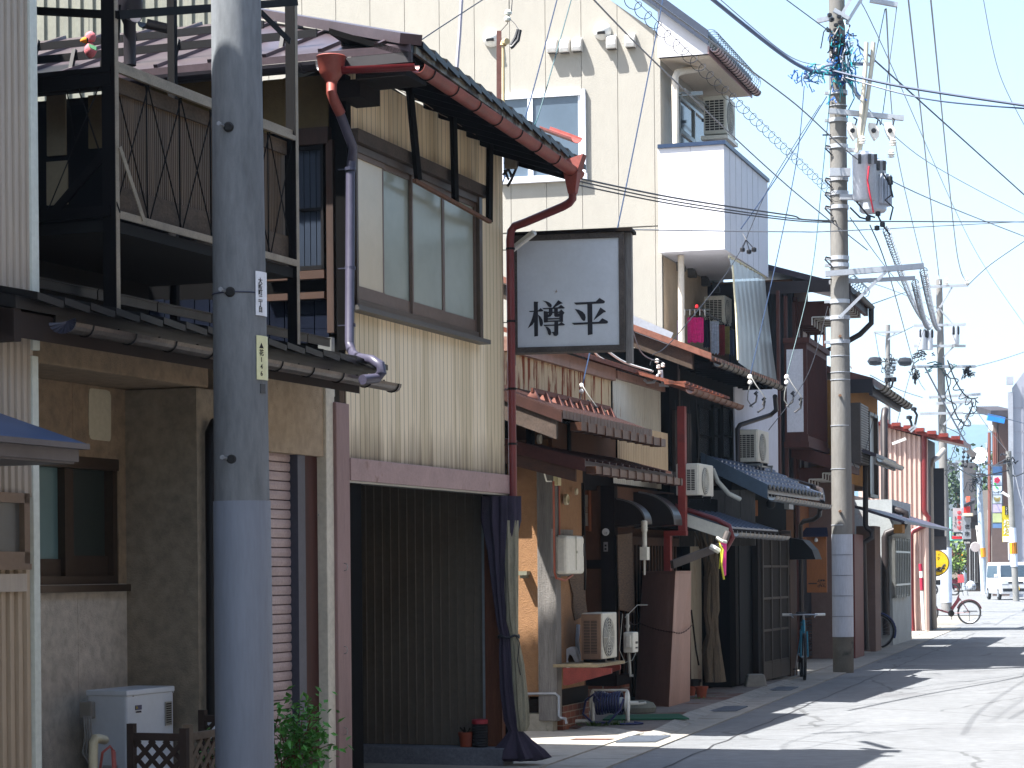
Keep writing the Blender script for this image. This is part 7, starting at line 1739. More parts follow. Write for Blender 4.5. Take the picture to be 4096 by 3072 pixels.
# ================================================================== bicycles
def bicycle(front, rear, R, col, label, handle=.28, basket=None, ebike=False, white_grips=False):
    f = Vector(front); rr_ = Vector(rear); d = (f-rr_).normalized(); ax = d.cross(V(0,0,1)).normalized(); wb = (f-rr_).length
    base = (f+rr_)/2; base.z = 0
    r = root('bicycle', base, label, 'bicycle', 'bicycles on the street')
    up = V(0,0,1)
    for c in (f, rr_):
        b1, b2 = MB(), MB(); wheel(b1,b2,c,R-.02,ax,.022); t_ = b1.build('tyre', tyre, r); b2.build('rim', steel, t_)
    bbk = rr_+d*wb*.42-up*.03; head = f-d*.16+up*(.52); headb = f-d*.09+up*.36; seat = rr_+d*wb*.24+up*.48
    b = MB()
    if ebike:
        b.tube([headb, headb-d*.14-up*.25, bbk+d*.08+up*.02, bbk], .026, 8)
        b.tube([bbk, seat], .02, 8); b.bar(bbk+up*.12-d*.01, seat-up*.08-d*.02, .07, .09)
    else:
        b.tube([headb, bbk], .02, 8); b.tube([head-up*.03, seat-up*.04], .018, 8); b.tube([bbk, seat], .018, 8)
    b.tube([bbk, rr_+ax*.05], .011, 6); b.tube([bbk, rr_-ax*.05], .011, 6); b.tube([seat-up*.06, rr_+ax*.05], .009, 6); b.tube([seat-up*.06, rr_-ax*.05], .009, 6)
    b.tube([head, headb], .022, 8); b.tube([headb+ax*.045, f+ax*.05], .014, 6); b.tube([headb-ax*.045, f-ax*.05], .014, 6)
    b.build('frame', col, r, smooth=True)
    b = MB(); hb = head+up*.08; b.tube([head, hb], .015, 6); b.tube([hb-ax*handle-d*.06, hb-ax*.1, hb+ax*.1, hb+ax*handle-d*.06], .012, 6)
    for s in (-1,1): b.tube([hb+ax*s*(handle*.6), hb+ax*s*(handle*.5)+d*.06-up*.04], .008, 5)
    hbar = b.build('handlebar', steel, r, smooth=True)
    for s in (-1,1):
        b = MB(); b.tube([hb+ax*s*(handle*.55)-d*.03, hb+ax*s*(handle+.01)-d*.062], .019, 8); b.build('grip', white if white_grips else rubber, hbar)
    b = MB(); sd = seat+up*.1; b.tube([seat, sd], .013, 6); b.hexa([sd-d*.12-ax*.075,sd+d*.14-ax*.02,sd+d*.14+ax*.02,sd-d*.12+ax*.075,sd-d*.12-ax*.08+up*.045,sd+d*.14-ax*.02+up*.03,sd+d*.14+ax*.02+up*.03,sd-d*.12+ax*.08+up*.045]); b.build('saddle', rubber, r, bev=.01)
    b = MB(); b.lathe(bbk-ax*.03, [(.09,0),(.09,.006)], 20, ax=ax); b.tube([bbk+ax*.05, bbk+ax*.06-up*.17, bbk+ax*.14-up*.17], .01, 5); b.tube([bbk-ax*.05, bbk-ax*.06+up*.17, bbk-ax*.14+up*.17], .01, 5); b.build('crank', dkmetal, r)
    b = MB(); a_ = d.cross(ax)
    b.tube([rr_+(d*-math.cos(t/14*math.pi*.8+.3)+up*math.sin(t/14*math.pi*.8+.3))*(R+.02) for t in range(15)], .018, 5); b.build('mudguard', col, r)
    if basket:
        c = rr_+up*(R+.28)-d*.05; b = MB()
        wv, wt, hh, dd_ = .17, .21, .22, .13
        for z,k in ((0,wv),(hh*.5,(wv+wt)/2),(hh,wt)):
            b.tube([c+up*z+d*k+ax*dd_, c+up*z+d*k-ax*dd_, c+up*z-d*k-ax*dd_, c+up*z-d*k+ax*dd_, c+up*z+d*k+ax*dd_], .006, 4)
        for t in range(-3,4):
            for s in (-1,1): b.tube([c+d*wv*t/3+ax*dd_*s, c+up*hh+d*wt*t/3+ax*dd_*s], .004, 3)
        bk = b.build('basket', dkmetal, r)
        b = MB(); b.lathe(c+up*.01, [(.12,0),(.15,.06),(.14,.16),(.09,.23),(.02,.26)], 12); o = b.build('shopping_bag', M('grey_white_bag', (170,178,190), .6, var=.1), None, smooth=True); tag(o, 'pale grey bag stuffed in the bicycle basket', 'bag')
        b = MB(); b.box(Fr(rr_.x,rr_.y,u=(d.x,d.y)), -.22,.16, R+.02,R+.04,-.06,.06); b.build('rack', dkmetal, r)
    b = MB(); b.tube([rr_+ax*.06, rr_+ax*.1-up*(R-.02)+d*.02], .01, 5); b.build('kickstand', steel, r)
    return r
teal = M('teal_bike_paint', (24,120,150), .35, .2, spec=.7)
fw = P(3208,2600,32.2); fw = V(fw.x,32.2,.34)
bicycle(V(fw.x+.02,32.1,.34), V(fw.x+.11,33.14,.34), .34, teal, 'teal mountain bicycle with white grips seen head-on by the lattice door', handle=.30, white_grips=True)
rw = P(3877,2450,63.2)
mar = M('maroon_bike', (74,32,40), .4, .2)
bicycle(V(rw.x-1.12,63.6,.33), V(rw.x,63.2,.33), .335, mar, 'dark maroon electric bicycle with a rear basket, side-on across the street end', basket=True, ebike=True, handle=.26)
# ================================================================== UTILITY POLES
polem = M('pole_concrete_far', (112,110,106), .85, var=.2, scale=2, st=(2,2,.4), fine=.1, bump=.3, dirt=(96,92,86), dscale=2, dst=(3,3,.3), dth=.55, dw=.2)
galv = M('galvanised_pale', (176,180,186), .45, .4, var=.08)
wsheet = M('white_pole_sheet', (166,172,184), .6, var=.08, scale=3, st=(2,2,.3))
blk = M('black_fitting', (24,26,32), .5)
cer = M('white_ceramic', (226,222,214), .3)
def wbox(b, x0, y0, x1, y1, d, w):
    b.bar(P(x0,y0,d), P(x1,y1,d), w, w)
def pole(xt, yt, xb, d, rt, rb, label, name='utility_pole', mat=None, sheet=None, sm=None):
    base = P(xb, 2285, d); base = V(base.x, d, 0); top = P(xt, yt, d)
    r = root(name, base, label, 'utility pole', 'utility poles along the street')
    b = MB(); 
    if sheet:
        z0, z1 = sheet; L = lambda z: base.lerp(top, z/top.z)
        b.tube([base, L(z0)], [rb, rb], 24); b.build('base', M('dark_pole_base', (92,88,80), .9, var=.2, scale=5, dirt=(60,60,56), dscale=3), r, smooth=True)
        b = MB(); b.tube([L(z0), L(z1)], [rb+.003, rb+.001], 24)
        r2 = b.build('protective_sheet', sm or wsheet, r, smooth=True)
        b = MB()
        n = 5
        for k in range(1,n): c = L(z0+(z1-z0)*k/n); b.tube([c+V(math.cos(t/24*6.2832),math.sin(t/24*6.2832),0)*(rb+.005) for t in range(25)], .004, 4)
        b.build('strap', M('strap_grey', (100,102,110), .5), r2)
        b = MB(); b.tube([L(z1), top], [rb-.001, rt], 24); b.build('shaft', mat or polem, r, smooth=True)
    else:
        b.tube([base, top], [rb, rt], 20); b.build('shaft', mat or polem, r, smooth=True)
    return r, base, top
d2 = 34.5
r2_, b2_, t2_ = pole(3338, -900, 3370, d2, .105, .16, 'tall concrete utility pole in front of the townhouse carrying transformers', sheet=(.55,2.12))
def ring2(b, py, dr=.01, h=.05):
    q = P(3361+ (py-1536)*.008, py, d2); rad = .16-.03*(q.z/13); b.lathe(q-V(0,0,h/2), [(rad+dr,0),(rad+dr,h)], 24)
for py in (372,482,588,718,775,830,1034,1062,1207,1272,1368): 
    b = MB(); ring2(b, py, .008, .06); b.box(Fr(P(3361,py,d2).x-.24,d2,u=(1,0)), 0,.1, P(3361,py,d2).z-.02, P(3361,py,d2).z+.02, -.03,.03); b.build('band', galv, r2_)
for py in (425,553,1425,1490,1520,1703,1876,2100): b = MB(); ring2(b, py, .004, .012); b.build('wire_band', galv, r2_)
for py in (540,885,1117): b = MB(); wbox(b,3290,py,3335,py,d2-.05,.02); b.build('step_bolt', dkmetal, r2_)
for py in (1345,1582,2045): b = MB(); b.lathe(P(3359,py,d2-.15), [(.022,0),(.022,.05)], 8, ax=(0,-1,0)); b.build('step_bolt', M('rusty_bolt',(120,90,70),.7), r2_)
for py in (588,718,775,830,1034): b = MB(); b.tube([P(3330,py,d2-.05),P(3304,py-6,d2-.1),P(3300,py+4,d2-.1),P(3322,py+26,d2-.1),P(3330,py+34,d2-.1)], .012, 5); b.build('cable_hook', blk, r2_)
def arm(b, x0,y0,x1,y1,d=d2-.2,w=.075): wbox(b,x0,y0,x1,y1,d,w)
b = MB(); arm(b,3313,443,3615,473); b.build('crossarm', galv, r2_)
b = MB(); arm(b,3302,1096,3694,1064,d2-.2,.085); b.build('crossarm', galv, r2_)
b = MB(); arm(b,3317,1129,3660,1112,d2+.22,.06); b.build('crossarm', galv, r2_)
b = MB(); arm(b,3357,1270,3545,1086,d2-.22,.045); b.build('arm_brace', galv, r2_)
b = MB(); arm(b,3360,70,3425,-40,d2-.2,.05); arm(b,3385,95,3450,-10,d2-.15,.05); b.build('arm_brace', galv, r2_)
b = MB(); arm(b,3480,0,3590,20,d2+.3,.07); arm(b,3395,255,3497,257,d2-.1,.045); arm(b,3385,310,3440,395,d2-.1,.05); b.build('crossarm', galv, r2_)
b = MB(); arm(b,3268,84,3330,70,d2-.2,.07); arm(b,3335,40,3395,75,d2-.2,.06); b.build('bracket', galv, r2_)
b = MB(); b.tube([P(3466,170,d2-.35),P(3462,270,d2-.35),P(3448,440,d2-.35),P(3436,560,d2-.35),P(3427,610,d2-.35)], .034, 10); b.build('cable_conduit', M('cream_conduit', (196,190,172), .5), r2_, smooth=True)
b = MB(); b.tube([P(3494,170,d2-.3),P(3486,270,d2-.3),P(3464,440,d2-.32),P(3448,540,d2-.34),P(3440,600,d2-.34)], .034, 10); b.build('cable_conduit', MC['cream_conduit'], r2_, smooth=True)
# ceramic cut-outs
for x in (3408,3493,3558):
    b = MB(); q = P(x,500,d2-.2); b.prism([P(x-18,490,d2-.3),P(x+8,492,d2-.3),P(x+26,520,d2-.3),P(x+24,545,d2-.3),P(x+8,562,d2-.3),P(x-6,540,d2-.3),P(x-16,515,d2-.3)], V(0,.12,0)); c_ = b.build('fuse_cutout', cer, r2_, bev=.01)
    b = MB(); b.lathe(P(x+2,522,d2-.31),[(.04,0),(.03,.02)],8,ax=(0,-1,0)); b.tube([P(x+14,500,d2-.3),P(x+20,478,d2-.25),P(x+6,470,d2-.22)],.012,5); b.build('fitting', blk, c_)
for x,y in ((3449,560),(3572,568),(3565,615)):
    b = MB(); q = P(x,y,d2-.4); b.lathe(q, [(.02,-.06),(.055,-.05),(.03,-.03),(.06,-.01),(.03,.01),(.05,.03),(.02,.06)], 12); b.build('insulator', cer, r2_, smooth=True)
# transformers
tm = M('transformer_grey', (184,190,200), .45, .2, var=.06)
for (xc,yt,yb,rr_,dd,fins) in [(3458,622,804,47,-.55,False),(3492,650,850,54,-.1,True)]:
    q = P(xc,yb,d2+dd); k = (d2+dd)/9000; b = MB(); Hh_ = (yb-yt)*k
    b.lathe(q, [(rr_*k*.86,0),(rr_*k,.03),(rr_*k,Hh_-.04),(rr_*k*1.04,Hh_-.03),(rr_*k*1.04,Hh_),(rr_*k*.5,Hh_+.05)], 24)
    tr = b.build('transformer', tm, r2_, smooth=True)
    if fins:
        b = MB()
        for t in range(9): a = -1.2+t*.22; c = q+V(math.cos(a)*rr_*k*1.05, math.sin(a)*rr_*k*1.05-.02,0); b.box(Fr(c.x,c.y,u=(math.cos(a),math.sin(a))),-.02,.07,q.z+.1,q.z+Hh_*.72,-.008,.008)
        b.build('cooling_fins', tm, tr)
    b = MB()
    for s in (-.1,.05,.14): b.box(Fr(q.x+s,q.y-rr_*k-.03,u=(1,0)), -.022,.022,q.z+Hh_-.16,q.z+Hh_-.02,-.02,.02)
    b.build('bushing', blk, tr)
b = MB(); b.tube([P(3476,665,d2-.75),P(3470,720,d2-.75),P(3480,780,d2-.75),P(3494,850,d2-.75)], .014, 6); b.build('red_lead', M('red_cable', (190,40,60), .5), r2_, smooth=True)
b = MB(); arm(b,3318,690,3400,690,d2-.25,.12); arm(b,3360,788,3430,790,d2-.2,.08); arm(b,3385,600,3420,600,d2-.2,.06); b.build('transformer_bracket', galv, r2_)
b = MB(); 
for pts in [[(3560,720),(3566,780),(3540,800),(3572,830),(3560,880)],[(3400,830),(3440,870),(3480,880)],[(3420,800),(3470,860),(3500,870)],[(3530,690),(3560,740),(3572,790)],[(3505,850),(3530,900),(3560,940)]]:
    b.tube([P(x,y,d2-.5) for x,y in pts], .014, 5)
for x,y in ((3473,873),(3512,855),(3530,898),(3508,912),(3560,715),(3562,730)): b.lathe(P(x,y,d2-.5), [(.01,-.04),(.04,-.03),(.04,.03),(.01,.04)], 8)
b.build('low_voltage_leads', blk, r2_, smooth=True)
# cable tangle
rt_ = random.Random(5)
def tangle(name, mat, n, xc, yc, sx, sy, d, r, par, seed):
    rr = random.Random(seed); b = MB()
    for i in range(n):
        x, y = xc+rr.gauss(0,sx*.5), yc+rr.gauss(0,sy*.5); pts = []
        for k in range(6):
            pts.append(P(x,y,d-.25+rr.uniform(-.2,.2))); x += rr.gauss(0,sx*.22); y += rr.gauss(sy*.1,sy*.2)
        b.tube(pts, r, 4)
    return b.build(name, mat, par, smooth=True)
tg1 = M('tangle_teal',(30,130,140),.4); tg2 = M('tangle_blue',(36,96,170),.4)
tangle('cable_tangle', tg1, 26, 3362,220,60,110,d2,.009,r2_,1)
tangle('cable_tangle', tg2, 26, 3375,250,60,110,d2,.009,r2_,2)
tangle('cable_tangle', wirem, 14, 3345,170,45,80,d2,.012,r2_,3)
tangle('cable_tangle', M('wire_white',(196,198,204),.5), 8, 3370,190,45,90,d2,.009,r2_,4)
b = MB()
rr = random.Random(9)
for k in range(16): b.box(Fr(P(rr.gauss(3355,26),0,d2).x, d2-.2+rr.uniform(-.1,.1), u=(1,0)), -.03,.03, P(0,rr.uniform(90,240),d2).z, P(0,rr.uniform(90,240),d2).z, -.02,.02) if False else b.lathe(P(rr.gauss(3355,28),rr.uniform(60,240),d2-.25), [(.01,0),(.035,.01),(.035,.05),(.01,.06)], 6)
b.build('splice_closures', blk, r2_)
b = MB(); b.tube([P(3220,310,d2-1),P(3262,280,d2-.8),P(3300,262,d2-.5),P(3340,255,d2-.3)], .03, 6); b.build('cable_bundle', M('pale_bundle',(150,160,180),.5), r2_, smooth=True)
tangle('cable_tangle', tg1, 14, 3265,280,50,46,d2-.6,.009,r2_,11); tangle('cable_tangle', tg2, 14, 3225,290,50,46,d2-.7,.008,r2_,12)
# third pole
d3 = 80.
r3_, b3_, t3_ = pole(3756, 1118, 3785, d3, .11, .19, 'slim utility pole with two transformers at the far street corner', mat=M('far_pole_concrete',(120,118,116),.85,var=.1))
for (x0,y0,x1,y1) in [(3699,1148,3872,1141),(3654,1303,3862,1298),(3654,1384,3862,1384),(3644,1467,3902,1466),(3718,1590,3922,1577),(3679,1655,3852,1652),(3744,1614,3893,1606)]:
    b = MB(); wbox(b,x0,y0,x1,y1,d3-.2,.09); b.build('crossarm', galv, r3_)
b = MB(); wbox(b,3760,1230,3808,1150,d3-.2,.06); wbox(b,3704,1290,3755,1235,d3-.2,.05); wbox(b,3812,1296,3758,1236,d3-.2,.05); wbox(b,3775,1700,3870,1585,d3-.2,.06); wbox(b,3772,1430,3815,1386,d3-.2,.05); b.build('arm_brace', galv, r3_)
for (xc,yt,yb,rr_) in [(3690,1325,1400,18),(3718,1325,1400,14),(3822,1312,1378,16)]:
    q = P(xc,yb,d3-.4); k = d3/9000; b = MB(); b.lathe(q, [(rr_*k*.9,0),(rr_*k,.05),(rr_*k,(yb-yt)*k)], 14); tr = b.build('transformer', tm, r3_, smooth=True)
    b = MB(); 
    for s in (-.08,.08): b.lathe(q+V(s,-.1,(yb-yt)*k), [(.03,-.25),(.05,-.2),(.05,0),(.02,.06)], 6)
    b.build('bushing', blk, tr)
tangle('cable_tangle', blk, 40, 3868,1485,16,20,d3,.02,r3_,21); tangle('cable_tangle', blk, 34, 3660,1492,15,24,d3,.02,r3_,22); tangle('cable_tangle', wiret, 10, 3760,1470,50,22,d3,.02,r3_,23); tangle('cable_tangle', blk, 12, 3690,1420,40,20,d3,.02,r3_,24)
for x in (3712,3786,3868): b = MB(); b.lathe(P(x,1140,d3-.2), [(.05,0),(.08,.08),(.04,.14),(.07,.2),(.02,.26)], 8); b.build('insulator', cer, r3_, smooth=True)
b = MB(); qb = P(3785,2285,d3); b.tube([V(qb.x,d3,.35), V(qb.x,d3,2.3)], .2, 20); b.build('protective_sheet', M('white_sheet',(196,204,218),.6), r3_, smooth=True)
# fourth pole
r4_, b4_, t4_ = pole(3551, 1300, 3551, 118., .12, .19, 'distant utility pole showing above the yellow house roof', mat=MC['far_pole_concrete'])
b = MB(); wbox(b,3494,1330,3608,1327,117.8,.1); wbox(b,3552,1360,3582,1330,117.8,.07); b.build('crossarm', galv, r4_)
b = MB()
for k in range(6): wbox(b,3540,1440+k*13,3590-k*4,1440+k*13,117.8,.12)
b.build('rack', M('rack_grey',(120,126,130),.6), r4_)
tangle('cable_tangle', blk, 10, 3560,1440,30,30,117.8,.03,r4_,31)
for x,y in ((3500,1445),(3620,1447)):
    b = MB(); b.lathe(P(x,y,118)-V(.4,0,0), [(.02,0),(.2,.12),(.24,.4),(.2,.7),(.02,.8)], 8, ax=(1,0,0)); o = b.build('splice_closure', blk, r4_, smooth=True)
# poles on the right and far ahead
r5_, b5_, t5_ = pole(4034, 1805, 4064, 104., .13, .15, 'grey utility pole in front of the white van at the right edge', mat=M('grey_pole',(120,120,118),.8,var=.15))
b = MB(); L5 = lambda z: b5_.lerp(t5_, z/t5_.z); b.tube([L5(1.6), L5(3.4)], .165, 18); b.build('white_sheet', M('white_sheet',(196,204,218),.6), r5_, smooth=True)
b = MB(); b.tube([L5(2.2), L5(2.72)], .175, 18); yb = b.build('warning_band', M('orange_yellow_band',(216,140,20),.5), r5_, smooth=True)
b = MB()
for t in range(-1,2): b.box(Fr(L5(2.2).x+t*.09,104-.17,u=(1,0)),-.012,.012,2.2,2.72,-.01,.01+.0); 
b.build('band_stripes', blk, yb)
tangle('cable_tangle', blk, 8, 4030,1840,26,24,104.,.03,r5_,41)
r6_, b6_, t6_ = pole(3915, 1890, 3936, 136., .16, .2, 'pale blue-grey pole with yellow band beyond the crossing, left of the van', mat=M('pale_blue_pole',(166,180,194),.5,.2))
b = MB(); L6 = lambda z: b6_.lerp(t6_, z/t6_.z); b.tube([L6(2.2), L6(2.75)], .215, 18); b.build('warning_band', MC['orange_yellow_band'], r6_)
b = MB(); wbox(b,3868,1897,3942,1897,135.8,.1); b.build('crossarm', M('dark_arm',(60,60,64),.6), r6_)
tangle('cable_tangle', blk, 18, 3892,1925,28,36,135.8,.03,r6_,42)
r7_, b7_, t7_ = pole(3846, 1870, 3858, 158., .12, .16, 'thin pale pole with yellow band beside the noodle shop sign', mat=MC['pale_blue_pole'])
b = MB(); L7 = lambda z: b7_.lerp(t7_, z/t7_.z); b.tube([L7(2.0), L7(2.6)], .175, 14); b.build('warning_band', MC['orange_yellow_band'], r7_)
r8_, b8_, t8_ = pole(3836, 1860, 3838, 190., .12, .16, 'farthest thin pole behind the noodle shop sign', mat=MC['pale_blue_pole'])
# insulator clusters on drop wires
b = MB()
rr = random.Random(3)
bc = root('cable_terminal_cluster', P(3882,1830,72)-V(0,0,1.4), 'cluster of black ball-shaped cable terminals hanging over the street end', 'cable terminals')
for x,y in [(3855,1808),(3875,1812),(3854,1828),(3872,1830),(3852,1846),(3868,1845),(3884,1843),(3849,1862),(3862,1866),(3884,1868),(3888,1822),(3896,1828),(3891,1834)]:
    b.lathe(P(x,y,72), [(.01,-.05),(.05,-.03),(.055,.02),(.02,.05)], 8)
b.build('ball_terminals', blk, bc, smooth=True)
b = MB()
for x,y in [(3855,1808),(3875,1812),(3888,1822),(3872,1830)]: b.tube([P(3864,1770,72), P(x,y,72)], .01, 4)
for x,y in [(3855,1808),(3854,1828),(3875,1812),(3872,1830)]: b.tube([P(x,y,72), P(x-4,y+40,72)], .01, 4)
b.build('leads', blk, bc)

# ================================================================== OVERHEAD WIRES
def W_px(pts, r, mat, label, n=5, smooth_=12, group='overhead wires', sg=0.):
    P3 = [P(*p) for p in pts]; out = []
    if len(P3) == 2: out = sag(P3[0], P3[1], sg, 16)
    else:
        for i in range(len(P3)-1):
            p0 = P3[max(i-1,0)]; p1 = P3[i]; p2 = P3[i+1]; p3 = P3[min(i+2,len(P3)-1)]
            for k in range(smooth_):
                t = k/smooth_; out.append(.5*((2*p1)+(p2-p0)*t+(2*p0-5*p1+4*p2-p3)*t*t+(3*p1-p0-3*p2+p3)*t*t*t))
        out.append(P3[-1])
    return wire(out, r, mat, label, group=group, n=n)
wp = M('wire_pale_blue', (80,94,124), .5)
W = [
 ([(2829,-20,29.6),(3181,253,33.),(3345,300,34.2)], .03, wp, 'thick pale blue bundled cable sweeping from the top edge to the transformer pole'),
 ([(2860,-20,29.6),(3150,220,33.),(3290,262,34.2)], .007, wireg, 'thin messenger wire running just above the thick pale bundle'),
 ([(3283,271,34.3),(3600,345,33),(4120,425,31)], .02, wireb, 'upper thick blue cable leaving the transformer pole to the right edge'),
 ([(3330,295,34.3),(3700,395,33),(4120,436,31)], .012, wireb, 'thinner blue cable just below the thick one running to the right edge'),
 ([(3430,180,34.3),(3620,350,38),(4120,800,50)], .015, wireb, 'blue cable sloping down right from the cable tangle'),
 ([(3630,-30,40),(3744,1000,76),(3760,1140,79.8)], .017, wireg, 'left high-voltage line dropping to the far corner pole'),
 ([(3720,-30,40),(3826,1000,76),(3868,1140,79.8)], .017, wireg, 'right high-voltage line dropping to the far corner pole'),
 ([(3544,36,34.8),(3590,620,62),(3712,1146,79.8)], .014, wireg, 'high-voltage line from the pole head insulator to the far pole'),
 ([(3588,20,34.8),(3530,460,34.4),(3518,480,34.3)], .007, wirem, 'thin jumper lead crossing above the white crossarm, right one'),
 ([(3540,36,34.8),(3460,420,34.4),(3440,450,34.3)], .007, wirem, 'thin jumper lead from the pole head to the cream conduits'),
 ([(2300,710,24),(2700,792,27),(3150,860,31),(3335,883,34.3),(4120,888,46)], .011, wirem, 'upper of three twisted service cables crossing the cream building'),
 ([(2300,722,24),(2700,806,27),(3150,872,31),(3335,886,34.3)], .009, wirem, 'middle of three twisted service cables crossing the cream building'),
 ([(2300,738,24),(2700,818,27),(3150,880,31),(3335,890,34.3)], .009, wirem, 'lowest of three twisted service cables crossing the cream building'),
 ([(2478,918,26),(3150,927,31),(3400,922,34),(4120,885,46)], .008, wireg, 'nearly level thin wire above the hanging sign'),
 ([(2357,-20,20),(2655,282,24),(3150,743,31),(3470,1000,36)], .009, wireg, 'thin diagonal wire across the cream wall to below the transformers'),
 ([(2585,-20,22),(3150,391,29),(3560,720,36),(4120,955,48)], .010, wireg, 'straight diagonal wire passing behind the snow cage to the right edge'),
 ([(2233,-20,21),(2110,440,20),(1998,766,18.6)], .006, wireb, 'left blue-white drop wire reaching the far corner of the siding house'),
 ([(2290,-20,21),(2160,440,20.4),(2130,500,20.2)], .006, wiret, 'right teal drop wire ending behind the tiled roof'),
 ([(2655,-20,28),(2560,470,26.5),(2463,945,25),(2330,1540,23.6)], .008, wireb, 'long blue drop wire over the cream wall to the clay-walled shop'),
 ([(1960,-20,22),(1700,150,19.5),(1660,185,18.6)], .006, wirem, 'dark wire from the top edge to the roof corner of the siding house'),
 ([(3217,344,34),(3190,620,33),(3115,1000,31),(3002,1495,29)], .007, wireb, 'blue drop wire from the tangle down to the rusty gutter'),
 ([(3325,338,34.2),(3290,700,34),(3245,1100,33.6),(3148,1500,33)], .007, wiret, 'teal drop wire from the pole to the white plaster wall'),
 ([(3307,386,34.2),(3120,690,32),(2964,915,30.3)], .008, wireb, 'drop wire from the pole to the black balls at the balcony corner'),
 ([(3280,420,34.2),(3080,740,32),(2940,1040,30),(2700,1350,27.4),(2610,1420,26.8)], .006, wirem, 'thin black wire slanting from the pole past the plastic curtain'),
 ([(3312,1225,34.2),(3230,1500,33),(3075,1720,31.5)], .006, wirem, 'thin stay wire in front of the townhouse bay'),
 ([(3500,1650,40),(3440,1870,39),(3404,1830,38.5)], .006, wirem, 'thin wire over the yellow house shutter box'),
 ([(2505,1225,26),(2560,1400,26.3),(2625,1445,26.8)], .007, wireg, 'twisted grey wire from the sign corner to the bracket insulators'),
 ([(2425,1400,25),(2500,1450,26),(2610,1485,26.8)], .014, white, 'white cable curving over the rusty roof, lower one'),
 ([(2370,1400,25),(2400,1430,25.5),(2440,1450,26)], .012, white, 'short white cable disappearing behind the sign base'),
 ([(3480,900,35),(3560,1110,40),(3668,1500,66),(3700,1560,79)], .010, wirem, 'loose cable running from the transformers to the far pole'),
 ([(3700,1470,79),(3790,1640,76),(3862,1770,72)], .03, wirem, 'dark cable dropping in front of the far corner pole'),
 ([(3450,1230,40),(3620,1170,70),(3700,1148,79.8)], .012, wirem, 'twisted cable rising from the townhouse roof to the far pole'),
 ([(3872,1141,79.8),(3960,1060,78),(4120,950,74)], .014, wirem, 'twisted cable rising from the far pole to the right edge, upper'),
 ([(3902,1466,79.8),(4000,1440,90),(4120,1400,100)], .014, wireb, 'cable from the far pole to the right edge, at mid height'),
 ([(3870,1820,79.8),(3960,1860,90),(4040,1850,104)], .02, wirem, 'cable from the far pole to the right-hand pole'),
 ([(3852,1654,79.8),(3960,1660,95),(4120,1700,110)], .02, wireb, 'thick cable from the lowest crossarm to the white building'),
 ([(3790,1840,79.8),(3900,1905,100),(4040,1880,104)], .03, wirem, 'black cable looping low toward the right-hand pole'),
 ([(4040,1885,104),(4060,1905,103.8),(4120,1880,100)], .03, wirem, 'black twisted cable from the right-hand pole to the edge'),
 ([(4050,1850,104),(4085,2000,103),(4130,2110,102)], .02, wireg, 'guy wire slanting right from the right-hand pole'),
 ([(3930,-20,45),(4000,300,48),(4130,560,50)], .008, wireg, 'thin wire at the upper right corner'),
 ([(3700,1303,79.8),(3640,1500,74),(3560,1800,66),(3550,1850,64)], .01, wirem, 'thin wire descending from the far pole to the red tiled roof'),
 ([(3500,1330,117),(3520,1440,117.5),(3545,1500,118)], .015, wirem, 'thin lead hanging on the distant pole'),
 ([(3350,150,34.2),(3120,-20,30)], .008, wirem, 'dark wire rising left from the pole head to the top edge'),
 ([(3440,0,34.5),(3560,250,42),(3900,1000,70),(4120,1330,84)], .009, wireg, 'thin wire slanting from the pole head down past the far pole'),
 ([(3420,380,34.3),(3700,640,44),(4120,870,56)], .008, wireg, 'thin wire parting from the tangle toward the middle right edge'),
 ([(3400,870,34.3),(3560,1090,48),(3744,1310,79)], .008, wirem, 'thin wire from the transformer leads to the left far transformer'),
 ([(3380,1110,34.4),(3540,1150,50),(3760,1235,79.8)], .009, wireg, 'wire passing under the crossarm toward the far pole'),
 ([(3655,1305,79.8),(3560,1345,100),(3500,1332,117)], .014, wirem, 'slack wire between the far pole and the distant pole'),
 ([(3690,1590,79.8),(3600,1560,72),(3480,1500,60)], .012, wirem, 'thin wire from the far pole toward the yellow house roof'),
 ([(3760,1700,79.8),(3860,1760,110),(3915,1900,136)], .02, wirem, 'wire leading from the far pole to the pale blue pole'),
 ([(3870,1590,79.8),(3960,1720,95),(4034,1812,104)], .014, wireg, 'thin wire from the far crossarm tip down to the right-hand pole'),
 ([(3930,1885,136),(3980,1860,120),(4034,1830,104)], .02, wirem, 'dark cable linking the pale blue pole and the right-hand pole'),
]
for pts, r, m_, lab in W: W_px(pts, r, m_, lab)
def coil(p0, p1, sg, R, pitch, mat, label, r=.006, core=True):
    base = sag(p0, p1, sg, 60); L = (Vector(p1)-Vector(p0)).length; n = int(L/pitch*12); pts = []
    for i in range(n+1):
        t = i/n*60; k = min(int(t), 59); c = base[k].lerp(base[k+1], t-k); d = (base[k+1]-base[k]).normalized(); a = d.cross(V(0,0,1)).normalized(); u_ = a.cross(d)
        w_ = i/12*6.2832; pts.append(c-V(0,0,R*.9)+(a*math.cos(w_)+u_*math.sin(w_))*R)
    o = MB().tube(pts, r, 4).build('coiled_cable_hanger', mat); tag(o, label, 'cable hanger', 'coiled hangers on the overhead wires')
    MB().tube(base, r*1.2, 4).build('messenger_wire', mat, o)
    return o
coil(P(2500,-40,21.8), P(3345,778,34.2), .0, .06, .42, wirem, 'open spiral hanger sloping from the top edge across the balcony to the pole', r=.0042)
coil(P(3545,905,36), P(3712,1290,79), .3, .06, .5, wireg, 'dense spiral hanger running down to the left side of the far pole', r=.008)
coil(P(3694,1070,35.), P(3758,1310,79.5), .3, .06, .5, wireg, 'spiral hanger from the lower crossarm to the far transformer', r=.008)
coil(P(3660,1118,35.), P(3722,1300,79.5), .3, .055, .5, wireg, 'spiral hanger from the shorter crossarm toward the far pole', r=.008)
